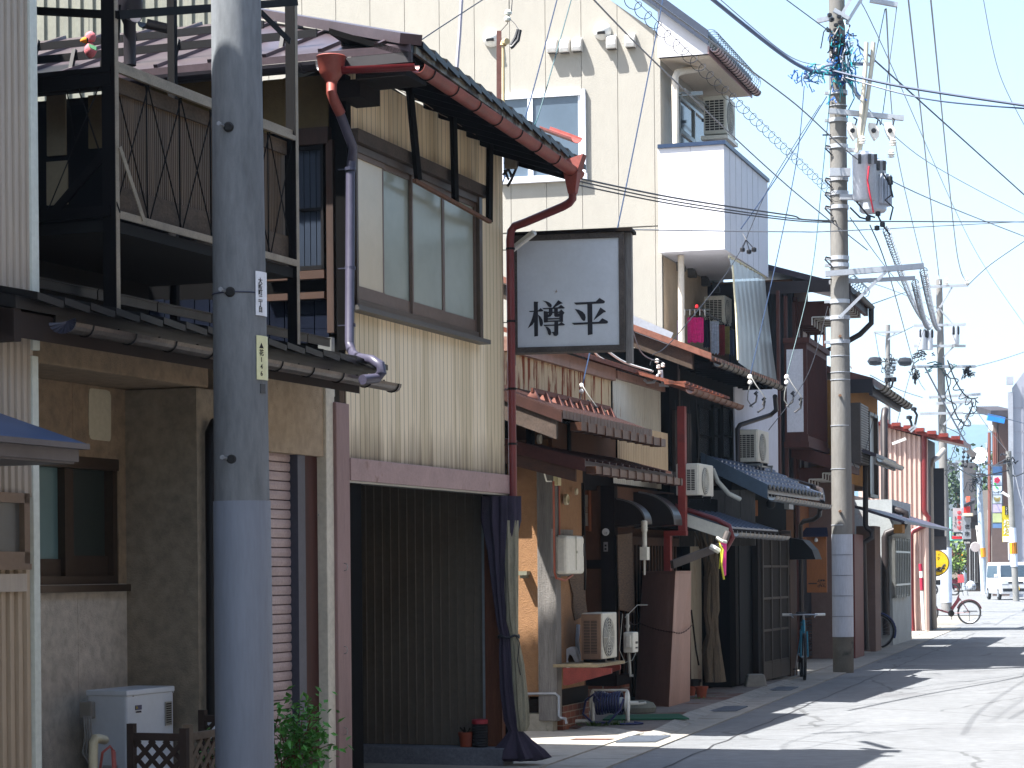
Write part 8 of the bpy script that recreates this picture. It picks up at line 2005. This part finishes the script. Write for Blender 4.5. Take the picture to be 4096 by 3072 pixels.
coil(P(3790,1440,79.), P(3912,1588,79.), .5, .15, .3, blk, 'thick spiral of cable sagging at the right of the far pole', r=.02)
coil(P(3780,1480,79.), P(3893,1608,79.), 1.2, .15, .3, blk, 'lower spiral of cable sagging in a loop at the far pole', r=.02)
coil(P(3893,1615,79.), P(3780,1900,79.), -.1, .12, .4, blk, 'spiral cable slanting down in front of the hills', r=.012)
# insulators at the ends of drop wires
def dropset(px_, py_, d, label):
    r = root('drop_wire_insulators', P(px_,py_+90,d), label, 'insulators', 'drop wire insulators on the house fronts')
    k = d/9000
    for dy in (0,22):
        b = MB(); b.lathe(P(px_,py_+dy+18,d), [(3*k,0),(9*k,5*k),(10*k,12*k),(6*k,19*k),(2*k,21*k)], 12); b.build('bulb_insulator', cer, r, smooth=True)
    b = MB(); b.tube([P(px_,py_,d),P(px_+24,py_+40,d-.1),P(px_+60,py_+90,d-.1),P(px_+50,py_+120,d)], 2.5*k, 4); b.tube([P(px_,py_+40,d),P(px_-8,py_+70,d),P(px_-10,py_+100,d),P(px_+10,py_+130,d)], 2.5*k, 5)
    b.build('lead', M('pale_cable',(120,120,116),.5), r, smooth=True)
    b = MB()
    for x,y in ((28,68),(60,92)): b.tube([P(px_+x-8,py_+y,d),P(px_+x,py_+y+8,d)], 9*k, 7); b.tube([P(px_+x,py_+y+10,d),P(px_+x-5,py_+y+40,d),P(px_+x-30,py_+y+58,d)], 4*k, 6)
    b.build('splice', blk, r, smooth=True)
dropset(2326,1535,23.4,'white bulb insulators and black splices over the eave of the clay-walled shop')
dropset(3000,1500,28.9,'white bulb insulators and black splices below the balcony of the white wall')
dropset(3147,1500,32.9,'white bulb insulators and black splices in front of the townhouse corner')
r = root('bracket_insulators', P(2640,1540,26.8), 'white insulators on a metal bracket above the rusty eave', 'insulators')
b = MB()
for x,y in ((2628,1445),(2634,1468),(2640,1490),(2652,1462)): b.lathe(P(x,y+8,26.8), [(.008,0),(.025,.012),(.02,.03),(.025,.045),(.01,.055)], 10)
b.build('insulator', cer, r, smooth=True)
b = MB(); b.bar(P(2646,1480,26.8),P(2650,1545,26.8),.03,.02); b.bar(P(2636,1540,26.8),P(2676,1543,26.8),.03,.03); b.tube([P(2632,1500,26.8),P(2615,1528,26.7),P(2590,1530,26.7),P(2576,1518,26.7)], .018, 6); b.build('bracket', M('pale_bracket',(176,178,184),.5,.3), r)
b = MB()
for t in range(14): pass
b.tube([P(2600,1460,26.7),P(2606,1440,26.7),P(2640,1442,26.7),P(2655,1450,26.7)], .005, 4); b.tube([P(2610,1480,26.7),P(2600,1500,26.7),P(2640,1520,26.7)], .005, 4); b.build('loop', wirem, r)
r = root('balcony_terminals', P(2996,1010,30.2), 'three black ball terminals hanging at the white balcony corner', 'cable terminals')
b = MB()
for x,y in ((2970,1000),(2996,1008),(3016,1000)): b.lathe(P(x,y,30.2), [(.005,-.03),(.032,-.02),(.034,.02),(.01,.04)], 10)
for x in (2970,2996,3016): b.tube([P(2972,935,30.2),P(2985,960,30.1),P(x,995,30.2)], .006, 4)
b.build('terminal', blk, r, smooth=True)
r = root('eave_terminals', P(3550,1540,44.5), 'pair of black cable terminals on the gutter of the yellow house', 'cable terminals')
b = MB()
for x,y in ((3550,1520),(3574,1518)): b.lathe(P(x,y,44.5), [(.01,-.05),(.06,-.04),(.06,.04),(.01,.05)], 8); b.tube([P(x,y,44.5),P(x-8,y+30,44.5),P(x-20,y+40,44.5)], .02,5)
b.build('terminal', blk, r, smooth=True)
r = root('roof_cable_stand', P(3648,1715,52), 'crossed cable clamps with black terminals over the red roof edge', 'cable terminals')
b = MB(); b.tube([P(3655,1638,52),P(3668,1660,52),P(3660,1700,52),P(3640,1722,52)], .03,6); b.tube([P(3637,1672,52),P(3645,1690,52),P(3650,1730,52)], .03,6); b.lathe(P(3655,1636,52),[(.01,-.05),(.07,-.03),(.07,.03),(.01,.05)],8); b.lathe(P(3637,1670,52),[(.01,-.05),(.07,-.03),(.07,.03),(.01,.05)],8); b.build('terminal', blk, r, smooth=True)
b = MB(); b.bar(P(3636,1720,51.9),P(3662,1700,51.9),.04,.04); b.bar(P(3642,1728,51.9),P(3666,1708,51.9),.04,.04); b.build('clamp', galv, r)
b = MB(); b.bar(P(3404,1470,41),P(3470,1435,41),.09,.05); tag(b.build('street_lamp', white), 'white tube street lamp slanting off the transformer pole', 'street lamp', 'tube street lamps')
b = MB(); b.bar(P(3570,1775,50),P(3622,1755,50),.12,.06); tag(b.build('street_lamp', white), 'white tube street lamp in front of the pink corrugated wall', 'street lamp', 'tube street lamps')
b = MB(); b.bar(P(4010,1970,103),P(4036,1986,103),.2,.1); tag(b.build('street_lamp', white), 'white tube street lamp on the right-hand pole', 'street lamp', 'tube street lamps')
# ================================================================== FAR END OF THE STREET
def fbox(b, x0, y0, x1, y1, d, dep):
    p = P(x0,y1,d); q = P(x1,y0,d); b.wbox(p.x, q.x, d, d+dep, max(p.z,0) if y1 > 2270 else p.z, q.z)
def blockhouse(name, x0,y0,x1,y1,d,dep,mat,label,wins=(),wm=None,cat='building',extra=None):
    p = P((x0+x1)/2,y1,d); r = root(name, V(p.x,d+dep/2,0), label, cat)
    b = MB(); p0 = P(x0,y1,d); p1 = P(x1,y0,d); b.wbox(p0.x,p1.x,d,d+dep,0,p1.z); b.build('walls', mat, r)
    for (a,bb,c,dd) in wins:
        b = MB(); q0 = P(a,dd,d); q1 = P(c,bb,d); b.wbox(q0.x,q1.x,d-.06,d+.01,q0.z,q1.z); w_ = b.build('window', M('far_window_frame',(190,196,200),.5), r)
        m_ = min(.12,(q1.x-q0.x)*.15); b = MB(); b.wbox(q0.x+m_,q1.x-m_,d-.09,d-.061,q0.z+m_,q1.z-m_); b.build('pane', wm or glass('far_glass',(60,76,86),.15,.7), w_)
    return r
fgl = glass('far_glass',(60,76,86),.15,.7)
# right side: white tiled building, brown building
wt = M('white_tile_cladding', (150,153,164), .6, var=.03)
d = 118
r = root('white_tiled_building', V(P(4100,2285,d).x,d+4,0), 'tall white panelled building at the right edge', 'building')
b = MB(); x0 = P(4034,0,d).x; x1 = P(4200,0,d).x; zt = P(4034,1552,d).z; z2 = P(4096,1465,d).z
b.hexa([(x0,d,0),(x1,d,0),(x1+2.5,d+10,0),(x0+2.5,d+10,0),(x0,d,zt),(x1,d,P(4200,1330,d).z),(x1+2.5,d+10,P(4200,1330,d).z),(x0+2.5,d+10,zt)]); b.build('walls', wt, r)
b = MB(); 
for x in (4072,4098): p = P(x,0,d).x; b.wbox(p,p+.05,d-.02,d-.001,0,P(x,1545,d).z)
for y in (1670,1765,1850,1990,2060): z_ = P(0,y,d).z; b.wbox(x0,x1,d-.02,d-.001,z_,z_+.05)
b.build('panel_joints', M('joint_dark',(150,150,160),.8), r)
b = MB(); xx = P(4014,0,d).x; b.wbox(xx,x0-.001,d-.2,d+8,0,P(4014,1570,d).z); b.build('corner_pier', M('pale_grey_pier',(150,154,162),.7), r)
b = MB(); b.wbox(xx-.1,x0,d-.3,d+.1,P(0,1575,d).z,P(0,1545,d).z); b.build('eave_box', M('pale_grey_pier',(150,154,162),.7), r)
bb_ = M('brown_render', (98,76,68), .85, var=.08)
r = root('brown_building', V(P(3990,2285,125).x,130,0), 'narrow brown building with a dark tiled top beside the white building', 'building')
b = MB(); d = 125; x0 = P(3978,0,d).x; x1 = P(4018,0,d).x; b.wbox(x0,x1,d,d+8,0,P(0,1675,d).z); b.build('walls', bb_, r)
b = MB(); x2 = P(3956,0,d).x; b.wbox(x2,x0-.001,d+.2,d+8,0,P(0,1720,d).z); b.build('side_walls', M('pinkish_side',(122,104,96),.85,var=.1), r)
b = MB(); b.slab(V(P(3940,0,d).x,d-.5,P(0,1680,d).z),V(x1+.3,d-.5,P(0,1680,d).z),V(x1+.3,d+4,P(0,1640,d).z),V(P(3952,0,d).x,d+4,P(0,1640,d).z),.35); R = b.build('roof', M('dark_far_roof',(52,48,52),.7,var=.3,scale=2), r)
b = MB(); b.bar(P(3950,1668,d-.8),P(4018,1682,d-.8),.2,.35); b.build('blue_tarp', M('bright_blue_tarp',(30,120,200),.5), R)
b = MB(); 
for x in (3957,3976,3982): b.tube([P(x,1730,d-.3),P(x+1,2350,d-.3)], .09, 6)
b.build('downpipes', M('brown_downpipe',(110,64,54),.6), r)
b = MB(); fbox(b,3953,1700,3972,1722,d-.4,.3); b.build('box_unit', whplast, r)
# signboard tower
d = 116; r = root('sign_tower', V(P(3990,2285,d).x,d,0), 'vertical stack of pale illuminated shop sign panels', 'sign')
b = MB(); fbox(b,3968,1862,4010,2112,d,.4); b.build('frame', M('sign_frame_grey',(90,96,104),.6), r)
pan = [(3971,1866,4007,1898,(60,90,130)),(3971,1902,4007,1940,(176,190,206)),(3971,1943,4007,1978,(190,204,220)),(3971,1981,4007,2014,(168,178,184)),(3971,2017,4007,2050,(170,160,190)),(3971,2053,4007,2090,(170,180,130)),(3971,2094,4007,2112,(90,120,160))]
ps = []
for i,(a,b0,c,e,cc_) in enumerate(pan):
    b = MB(); fbox(b,a,b0,c,e,d-.06,.05); ps.append(b.build('sign_panel', M('panel_%d'%i, cc_, .5), r))
fl = M('flower_red',(190,50,80),.5); b = MB()
for t in range(5): a = t/5*6.283; b.lathe(P(3988+7*math.cos(a),1921+7*math.sin(a),d-.08), [(.075,0),(.075,.02)], 8, ax=(0,-1,0))
b.build('flower', fl, ps[1])
b = MB(); b.prism([P(3975,1930,d-.08),P(3984,1934,d-.08),P(3986,1941,d-.08),P(3978,1939,d-.08)], V(0,.02,0)); b.prism([P(3980,1945,d-.08),P(3990,1947,d-.08),P(3996,1956,d-.08),P(3985,1952,d-.08)], V(0,.02,0)); b.build('leaf', M('leaf_green',(60,170,80),.5), ps[1])
text('かぃの杏', P(3989,1970,d-.07), (1,0,0), (0,0,1), .16, ink, ps[2], bold=.008)
b = MB(); b.prism([P(3989+9*s*abs(math.sin(t))**1*math.copysign(1,math.sin(t))*1.4, 1996-(9*math.cos(t)-3.5*math.cos(2*t)-1.4*math.cos(3*t))*1.0, d-.07) for t in [k/24*6.283 for k in range(24)] for s in (1,)], V(0,.02,0)); b.build('heart', M('heart_gold',(140,128,80),.5), ps[3])
text('Lin', P(3989,2000,d-.09), (1,0,0), (0,0,1), .12, M('ink_green',(60,70,40),.5), ps[3])
# yellow banner sign
d = 106; r = root('yellow_banner_sign', P(4026,2170,d), 'tall yellow shop sign with white kanji on a black-topped panel', 'sign')
b = MB(); fbox(b,4009,2024,4044,2168,d,.18); b.build('panel', M('banner_yellow',(190,170,16),.5), r)
b = MB(); fbox(b,4011,2145,4045,2167,d-.02,.02); b.build('white_foot', white, r)
b = MB(); fbox(b,4020,2024,4032,2059,d-.03,.02); bp = b.build('black_plate', ik, r)
for i,ch in enumerate('スナック'): text(ch, P(4026,2032+i*8,d-.04), (1,0,0), (0,0,1), .09, white, bp)
for i,y in enumerate((2094,2126)): text('燦', P(4028,y,d-.01), (1,0,0), (0,0,1), .34, white, r, name='kanji', bold=.006)
b = MB(); b.tube([P(4035,2170,d),P(4037,2240,d)],.05,6); b.build('post', galv, r)
# noodle shop sign, second sign
d = 150; r = root('noodle_shop_sign', P(3828,2156,d), 'white vertical sign with red lettering and a red foot', 'sign')
b = MB(); fbox(b,3812,2032,3850,2127,d,.3); b.build('panel', M('sign_white_pink',(176,166,168),.5), r)
for i,ch in enumerate('中華そば'): text(ch, P(3837,2052+i*20,d-.02), (1,0,0), (0,0,1), .28, M('sign_red',(206,40,50),.5), r, bold=.012)
for i,ch in enumerate('なかつぼ'): text(ch, P(3821,2070+i*11,d-.02), (1,0,0), (0,0,1), .16, ink, r, bold=.008)
b = MB(); fbox(b,3815,2129,3850,2143,d,.3); bk_ = b.build('black_band', ik, r); text('飛騨', P(3836,2141,d-.02), (1,0,0), (0,0,1), .2, white, bk_)
b = MB(); fbox(b,3808,2144,3849,2156,d,.3); b.build('red_band', M('sign_red',(206,40,50),.5), r)
b = MB(); b.tube([P(3802,2070,d+.1),P(3803,2160,d+.1)],.08,6); b.tube([P(3802,2160,d+.1),P(3850,2158,d+.1)],.08,6); b.build('sign_frame', M('mint_frame',(130,206,190),.5), r)
d = 145; r = root('kanji_shop_sign', P(3868,2170,d), 'narrow pale vertical sign with two brushed kanji', 'sign')
b = MB(); fbox(b,3852,2070,3883,2156,d,.3); b.build('panel', M('sign_pale_grey',(136,142,150),.5), r)
for i,ch in enumerate('在市'): text(ch, P(3869,2108+i*28,d-.02), (1,0,0), (0,0,1), .32, ink, r, bold=.012)
b = MB(); fbox(b,3853,2157,3883,2174,d,.3); bk_ = b.build('black_band', ik, r); text('居酒屋', P(3868,2171,d-.02), (1,0,0), (0,0,1), .13, white, bk_)
b = MB(); fbox(b,3850,2052,3890,2064,d-.4,1.); b.build('awning_strip', M('cream_awning',(206,200,180),.6), r)
# buildings at the end
blockhouse('office_building',3780,1890,3856,2300,185,12,M('office_pale',(116,126,132),.7,var=.05),'pale office block with strip windows behind the far signs',[(3788,1915,3812,1942),(3816,1915,3838,1942),(3788,1950,3838,1962)])
b_ = blockhouse('grey_shop_house',3856,1850,3900,2360,160,10,M('grey_mix',(84,80,80),.8,var=.15,scale=1),'low grey-brown shop house under the satellite dish',[(3862,1990,3878,2040)])
blockhouse('dark_shop_house',3868,2060,3940,2372,148,8,M('dark_brown_far',(52,43,40),.8,var=.2,scale=1),'dark brown shop front behind the mirror post',[(3878,2190,3890,2330),(3897,2190,3908,2330)],wm=M('dark_far_door',(30,26,26),.6))
blockhouse('cream_shop_house',3926,1960,3972,2378,142,6,M('cream_far',(132,124,116),.8,var=.08),'narrow cream tiled building beyond the pale blue pole',[(3950,2040,3962,2120)])
blockhouse('brown_shop_house',3970,2112,4040,2390,124,6,M('brown_grey_far',(86,72,68),.8,var=.12),'brown-grey ground floor wall behind the van',[])
blockhouse('red_shopfront',3798,2200,3840,2352,170,6,M('crimson_front',(120,36,48),.7,var=.08),'crimson and cream shop front behind the far tree',[])
b = MB(); fbox(b,3798,2236,3842,2315,169.8,.1); tag(b.build('shop_shutter', M('beige_shutter',(150,140,128),.7)), 'beige shutter in front of the crimson shop front','shutter')
b = MB(); fbox(b,3855,2025,3880,2052,147,.5); tag(b.build('red_canopy_sign', M('bright_red_sign',(230,50,40),.5)), 'bright red square sign below the dark awning','sign')
b = MB(); fbox(b,3864,1985,3880,2010,147,.5); tag(b.build('orange_sign', M('orange_sign',(226,110,80),.5)), 'orange-red sign panel above the red one','sign')
b = MB(); b.slab(P(3856,2018,146),P(3898,2000,146),P(3898,1990,149),P(3856,2008,149),.2); tag(b.build('dark_awning', blk), 'black sloping awning between the red signs','awning')
# satellite dish
q = P(3916,1822,150); r = root('satellite_dish', q-V(0,0,.9), 'large white satellite dish on the low roof ahead', 'satellite dish')
b = MB(); b.lathe(q, [(.02,.18),(.2,.15),(.4,.07),(.56,0),(.57,-.02),(.4,.03),(.2,.11),(.02,.14)], 24, ax=(.35,1,-.25)); b.build('dish', white, r, smooth=True)
b = MB(); b.tube([q, q-V(0,0,1.)], .06, 6); b.tube([q+V(0,-.0,-.3), q+V(-.1,-.5,-.4)], .03, 5); b.build('mount', galv, r)
# mirror post and sign
d = 132; r = root('mirror_post', V(P(3915,2285,d).x,d,0), 'white post with a round traffic mirror seen from behind', 'traffic mirror')
b = MB(); b.tube([V(P(3915,0,d).x,d,0),P(3908,2115,d)], .06, 8); b.build('post', white, r)
b = MB(); b.lathe(P(3902,2188,d-.1), [(.28,0),(.3,.05),(.2,.1)], 20, ax=(0,1,0)); b.build('mirror', M('mirror_back',(170,166,168),.5), r, smooth=True)
b = MB(); fbox(b,3902,2102,3918,2118,d-.1,.05); b.build('plate', white, r)
b = MB(); fbox(b,3882,2090,3904,2114,d+.3,.1); tag(b.build('dark_signboard', ik), 'small black signboard beside the traffic mirror','sign')
# van
def van():
    d = 108.; x0 = P(4002,2400,d).x; W_ = 1.5; base = V(x0+W_/2, d+1.6, 0)
    r = root('white_van', base, 'white boxy minivan facing the camera at the right edge', 'van')
    f = Fr(x0, d, u=(1,0))      # n = (0,-1): toward the camera
    pw_ = M('van_white_paint', (178,180,184), .25, spec=.7, var=.02)
    b = MB()
    prof = [(0,.28),(0,.75),(-.08,.98),(-.42,1.08),(-.75,1.72),(-1.0,1.82),(-3.2,1.82),(-3.35,1.6),(-3.4,.3)]
    vs0 = []; 
    def sec(xo, sc): return [f.pt(xo if z < 1.0 else xo+(.07 if xo < .5 else -.07)*min((z-1.0)/.8,1), z, o) for o,z in prof]
    n = len(prof); L_ = sec(0,1); R_ = sec(W_,1)
    b.add(L_+R_, [tuple(range(n)), tuple(range(2*n-1,n-1,-1))]+[(i,(i+1)%n,(i+1)%n+n,i+n) for i in range(n)])
    b.build('body', pw_, r, bev=.04)
    gm_ = glass('van_glass',(44,56,66),.08,.9)
    b = MB(); b.hexa([f.pt(.1,1.12,-.41),f.pt(W_-.1,1.12,-.41),f.pt(W_-.1,1.12,-.47),f.pt(.1,1.12,-.47),f.pt(.16,1.68,-.70),f.pt(W_-.16,1.68,-.70),f.pt(W_-.16,1.68,-.76),f.pt(.16,1.68,-.76)]); b.build('windscreen', gm_, r)
    b = MB(); b.hexa([f.pt(-.004,1.1,-.7),f.pt(-.004,1.1,-3.1),f.pt(.02,1.1,-3.1),f.pt(.02,1.1,-.7),f.pt(.055,1.66,-.95),f.pt(.055,1.66,-3.1),f.pt(.08,1.66,-3.1),f.pt(.08,1.66,-.95)]); b.build('side_window', gm_, r)
    for xx in (.07,W_-.37):
        b = MB(); b.box(f,xx,xx+.3,.78,.93,-.1,.015); b.build('headlight', M('headlight',(190,196,204),.15,spec=.9), r)
    b = MB(); b.box(f,.4,W_-.4,.8,.88,-.06,.012); b.box(f,.12,W_-.12,.42,.56,-.05,.012); b.build('grille', blk, r)
    b = MB(); b.box(f,W_/2-.16,W_/2+.16,.48,.64,.012,.03); b.build('number_plate', M('plate_yellow',(220,180,40),.5), r)
    for o_ in (-.55,-2.9):
        for xx in (-.01,W_-.14):
            b = MB(); b.lathe(f.pt(xx,.3,o_), [(.2,0),(.3,.02),(.3,.13),(.2,.15)], 20, ax=(1,0,0)); w_ = b.build('wheel', rubber, r)
            b = MB(); b.lathe(f.pt(xx-.004,.3,o_), [(.17,0),(.17,.15+.008)], 16, ax=(1,0,0)); b.build('hub', steel, w_)
    for xx in (-.17,W_+.0):
        b = MB(); b.box(f,xx,xx+.16,1.08,1.25,-.62,-.52); b.build('door_mirror', pw_, r, bev=.02)
    b = MB(); b.tube([f.pt(.95,1.2,-.9), f.pt(.98,1.45,-.9)], .13, 8); o = b.build('seat', M('seat_green',(150,190,60),.7), r)
van()
# motorcycle and A-board
q = P(3816,2330,128.); q.z = 0; r = root('motorcycle', q, 'parked motorcycle showing its wheel beyond the far corner pole', 'motorcycle')
b1,b2 = MB(),MB(); c = V(q.x,q.y,.32); wheel(b1,b2,c,.3,(.3,1,0),.05); b1.build('tyre', tyre, r); b2.build('rim', steel, r)
b = MB(); b.tube([c, c+V(-.15,0,.4), c+V(-.3,0,.75)], .05, 6); b.hexa([c+V(-1.2,-.12,.3),c+V(-.3,-.12,.25),c+V(-.3,.12,.25),c+V(-1.2,.12,.3),c+V(-1.1,-.1,.55),c+V(-.35,-.1,.6),c+V(-.35,.1,.6),c+V(-1.1,.1,.55)]); b.tube([c+V(-.3,-.3,.75),c+V(-.3,.3,.75)], .02,5); b.build('body', dkmetal, r)
b1,b2 = MB(),MB(); wheel(b1,b2,c+V(-1.25,.0,0),.3,(.3,1,0),.05); b1.build('tyre', tyre, r)
q = P(3844,2355,126.); q.z = 0; r = root('a_board', q, 'red and white folding sign board standing on the far pavement', 'sign board')
b = MB(); fbox(b,3831,2298,3856,2331,126.,.05); b.build('panel', M('red_white_panel',(196,80,84),.5), r)
b = MB()
for x in (3835,3854): b.tube([V(P(x,0,126).x,126.2,0),P(x,2300,126)], .03, 5)
b.build('leg', galv, r)
# far tree and shrubs
fl_ = M('bright_green_leaf',(86,110,40),.6,var=.35,scale=3,fine=.3)
dg = M('far_dark_leaf',(50,70,38),.7,var=.4,scale=2,fine=.3)
def tree(name, base, H, rad, n, size, mat, label, cat='tree'):
    r = root(name, base, label, cat); b = MB(); tops = []
    rr = random.Random(len(label)); b.tube([base, base+V(.1,0,H*.35), base+V(0,0,H*.6)], [H*.03,H*.022,H*.012], 7)
    for k in range(7):
        a = rr.uniform(0,6.28); t = base+V(math.cos(a)*rad*.7, math.sin(a)*rad*.7, H*rr.uniform(.45,.95)); tops.append(t); b.tube([base+V(0,0,H*.35), base.lerp(t,.7)+V(0,0,.1), t], [H*.014,H*.009,H*.003], 5)
    b.build('trunk', brnwood, r); bl = MB()
    for k in range(n):
        c = tops[k % len(tops)]+V(rr.gauss(0,rad*.3),rr.gauss(0,rad*.3),rr.gauss(0,H*.1))
        d_ = V(rr.gauss(0,1),rr.gauss(0,1),rr.gauss(0,1)).normalized(); e = d_.cross(V(rr.gauss(0,1),rr.gauss(0,1),rr.gauss(0,1))).normalized(); L = size*rr.uniform(.5,1.3)
        bl.add([c, c+d_*L*.5+e*L*.3, c+d_*L, c+d_*L*.5-e*L*.3], [(0,1,2,3)])
    bl.build('crown', mat, r); return r
tb__ = P(3832,2340,155.); tree('street_tree', V(tb__.x,155,0), 3.4, 1.0, 900, .28, fl_, 'light green leafy tree behind the thin banded pole')
tree('garden_tree', V(P(3845,0,172).x,172,0), 8.5, 1.4, 900, .4, dg, 'tall green tree rising beside the office block')
tree('garden_tree', V(P(3955,0,150).x,150,0), 8.6, 1.0, 700, .35, dg, 'green tree showing between the satellite dish and brown building')
for k,(x,y,d_) in enumerate([(3946,1770,150),(3938,1790,149)]):
    b = MB(); b.tube([P(x,y,d_),P(x,y+70,d_)], .05, 5); b.bar(P(x-8,y+5,d_),P(x+8,y+5,d_),.04,.04); b.bar(P(x-6,y+14,d_),P(x+6,y+14,d_),.04,.04); tag(b.build('tv_antenna', galv), ['taller thin television antenna beside the satellite dish','lower thin television antenna beside the satellite dish'][k], 'antenna', 'roof antennas')
# town roofs and hills
for k,(x0,y0,x1,cc_,lb) in enumerate([(3795,1850,3830,(80,82,86),'low grey roofed house below the hills, left'),(3825,1840,3870,(136,142,148),'low white house below the hills'),(3870,1862,3905,(96,80,74),'low brown house left of the satellite dish')]):
    blockhouse('distant_house',x0,y0,x1,2280,230+k*6,8,M('distant_wall_%d'%k,cc_,.8,var=.1),lb,[(x0+6,y0+12,x0+16,y0+22)],cat='house')
hm = M('forest_hill',(36,58,52),.95,var=.35,scale=.02,fine=.3)
def hills(name, d, pts, dep, seed, mat):
    rr = random.Random(seed); b = MB(); n = 160; vs = []; rows = 14
    def prof(x):
        for i in range(len(pts)-1):
            if pts[i][0] <= x <= pts[i+1][0]:
                t = (x-pts[i][0])/(pts[i+1][0]-pts[i][0]); t = t*t*(3-2*t); return pts[i][1]*(1-t)+pts[i+1][1]*t
        return pts[-1][1]
    xs = [pts[0][0]+(pts[-1][0]-pts[0][0])*i/n for i in range(n+1)]
    for j in range(rows+1):
        f = j/rows
        for i,x in enumerate(xs):
            top = P(x, prof(x)+rr.uniform(-2.5,2.5), d); z = top.z*math.sin(min(f*1.25,1)*math.pi/2)*(1+.03*rr.uniform(-1,1)) if f <= .8 else top.z*(1-(f-.8)*1.5)
            vs.append(V(top.x+rr.uniform(-4,4), d-dep*(.8-f), max(z,-1)))
    b.add(vs, [(j*(n+1)+i, j*(n+1)+i+1, (j+1)*(n+1)+i+1, (j+1)*(n+1)+i) for j in range(rows) for i in range(n)])
    tag(b.build(name, mat, smooth=False), None, None, kind='structure')
hills('hills', 3300., [(-6000,2000),(800,1900),(2500,1760),(3300,1820),(3700,1740),(3785,1730),(3840,1712),(3870,1700),(3885,1718),(3920,1706),(3945,1700),(3990,1720),(4200,1660),(5200,1760),(9000,1950)], 900, 4, hm)
hills('hills', 1500., [(-5000,2180),(2500,2090),(3500,2030),(3780,1965),(3860,1950),(3960,1985),(4200,1950),(6500,2120)], 400, 5, hm)
# ================================================================== OPPOSITE SIDE OF THE STREET (outside the picture)
opw = [M('opposite_beige',(138,132,124),.85,var=.06), M('opposite_brown',(106,88,74),.85,var=.08), M('opposite_cream',(150,145,136),.85,var=.05)]
FO = Fr(6.4, 18, .3)
s_ = -36.
k = 0
while s_ < 44:
    L = 5.5+(k*37 % 5)*.7; H = 5.6+(k*53 % 4)*.35
    r = root('opposite_house', FO.pt(s_+L/2,0,-2), ['beige','brown','cream'][k%3]+' house on the unseen side of the street, number %d along the row' % (k+1), 'house', 'houses on the unseen side')
    b = MB(); b.box(FO, s_, s_+L-.15, 0, H, .0, 6); b.build('walls', opw[k%3], r)
    b = MB(); b.slab(FO.pt(s_-.1,H,-.5), FO.pt(s_+L-.1,H,-.5), FO.pt(s_+L-.1,H+1.6,3), FO.pt(s_-.1,H+1.6,3), .12); b.build('roof', tileblk, r)
    for j in range(2):
        b = MB(); b.box(FO, s_+.7+j*2.4, s_+2.2+j*2.4, 3.4, 4.6, -.04, .0); w_ = b.build('window', alu, r); MB().box(FO, s_+.78+j*2.4, s_+2.12+j*2.4, 3.48, 4.52, -.06, -.041).build('pane', fgl, w_)
    b = MB(); b.box(FO, s_+1., s_+2.6, 0, 2.1, -.05, 0); b.build('door', dkwood, r)
    s_ += L; k += 1

# ================================================================== HAZE
hz_ = bpy.data.materials.new('haze_air'); hz_.use_nodes = True; nt = hz_.node_tree
for n_ in list(nt.nodes):
    if n_.type == 'BSDF_PRINCIPLED': nt.nodes.remove(n_)
pv = nt.nodes.new('ShaderNodeVolumePrincipled'); pv.inputs['Color'].default_value = (.5,.72,1,1); pv.inputs['Density'].default_value = .00022; pv.inputs['Anisotropy'].default_value = 0
nt.links.new(pv.outputs[0], [n_ for n_ in nt.nodes if n_.type == 'OUTPUT_MATERIAL'][0].inputs['Volume'])
b = MB(); b.hexa([(-3300,-90,-2),(3300,-90,-2),(3300,3800,-2),(-3300,3800,-2),(-3300,-90,290),(3300,-90,290),(3300,3800,290),(-3300,3800,290)])
tag(b.build('haze', hz_), None, None, kind='stuff')
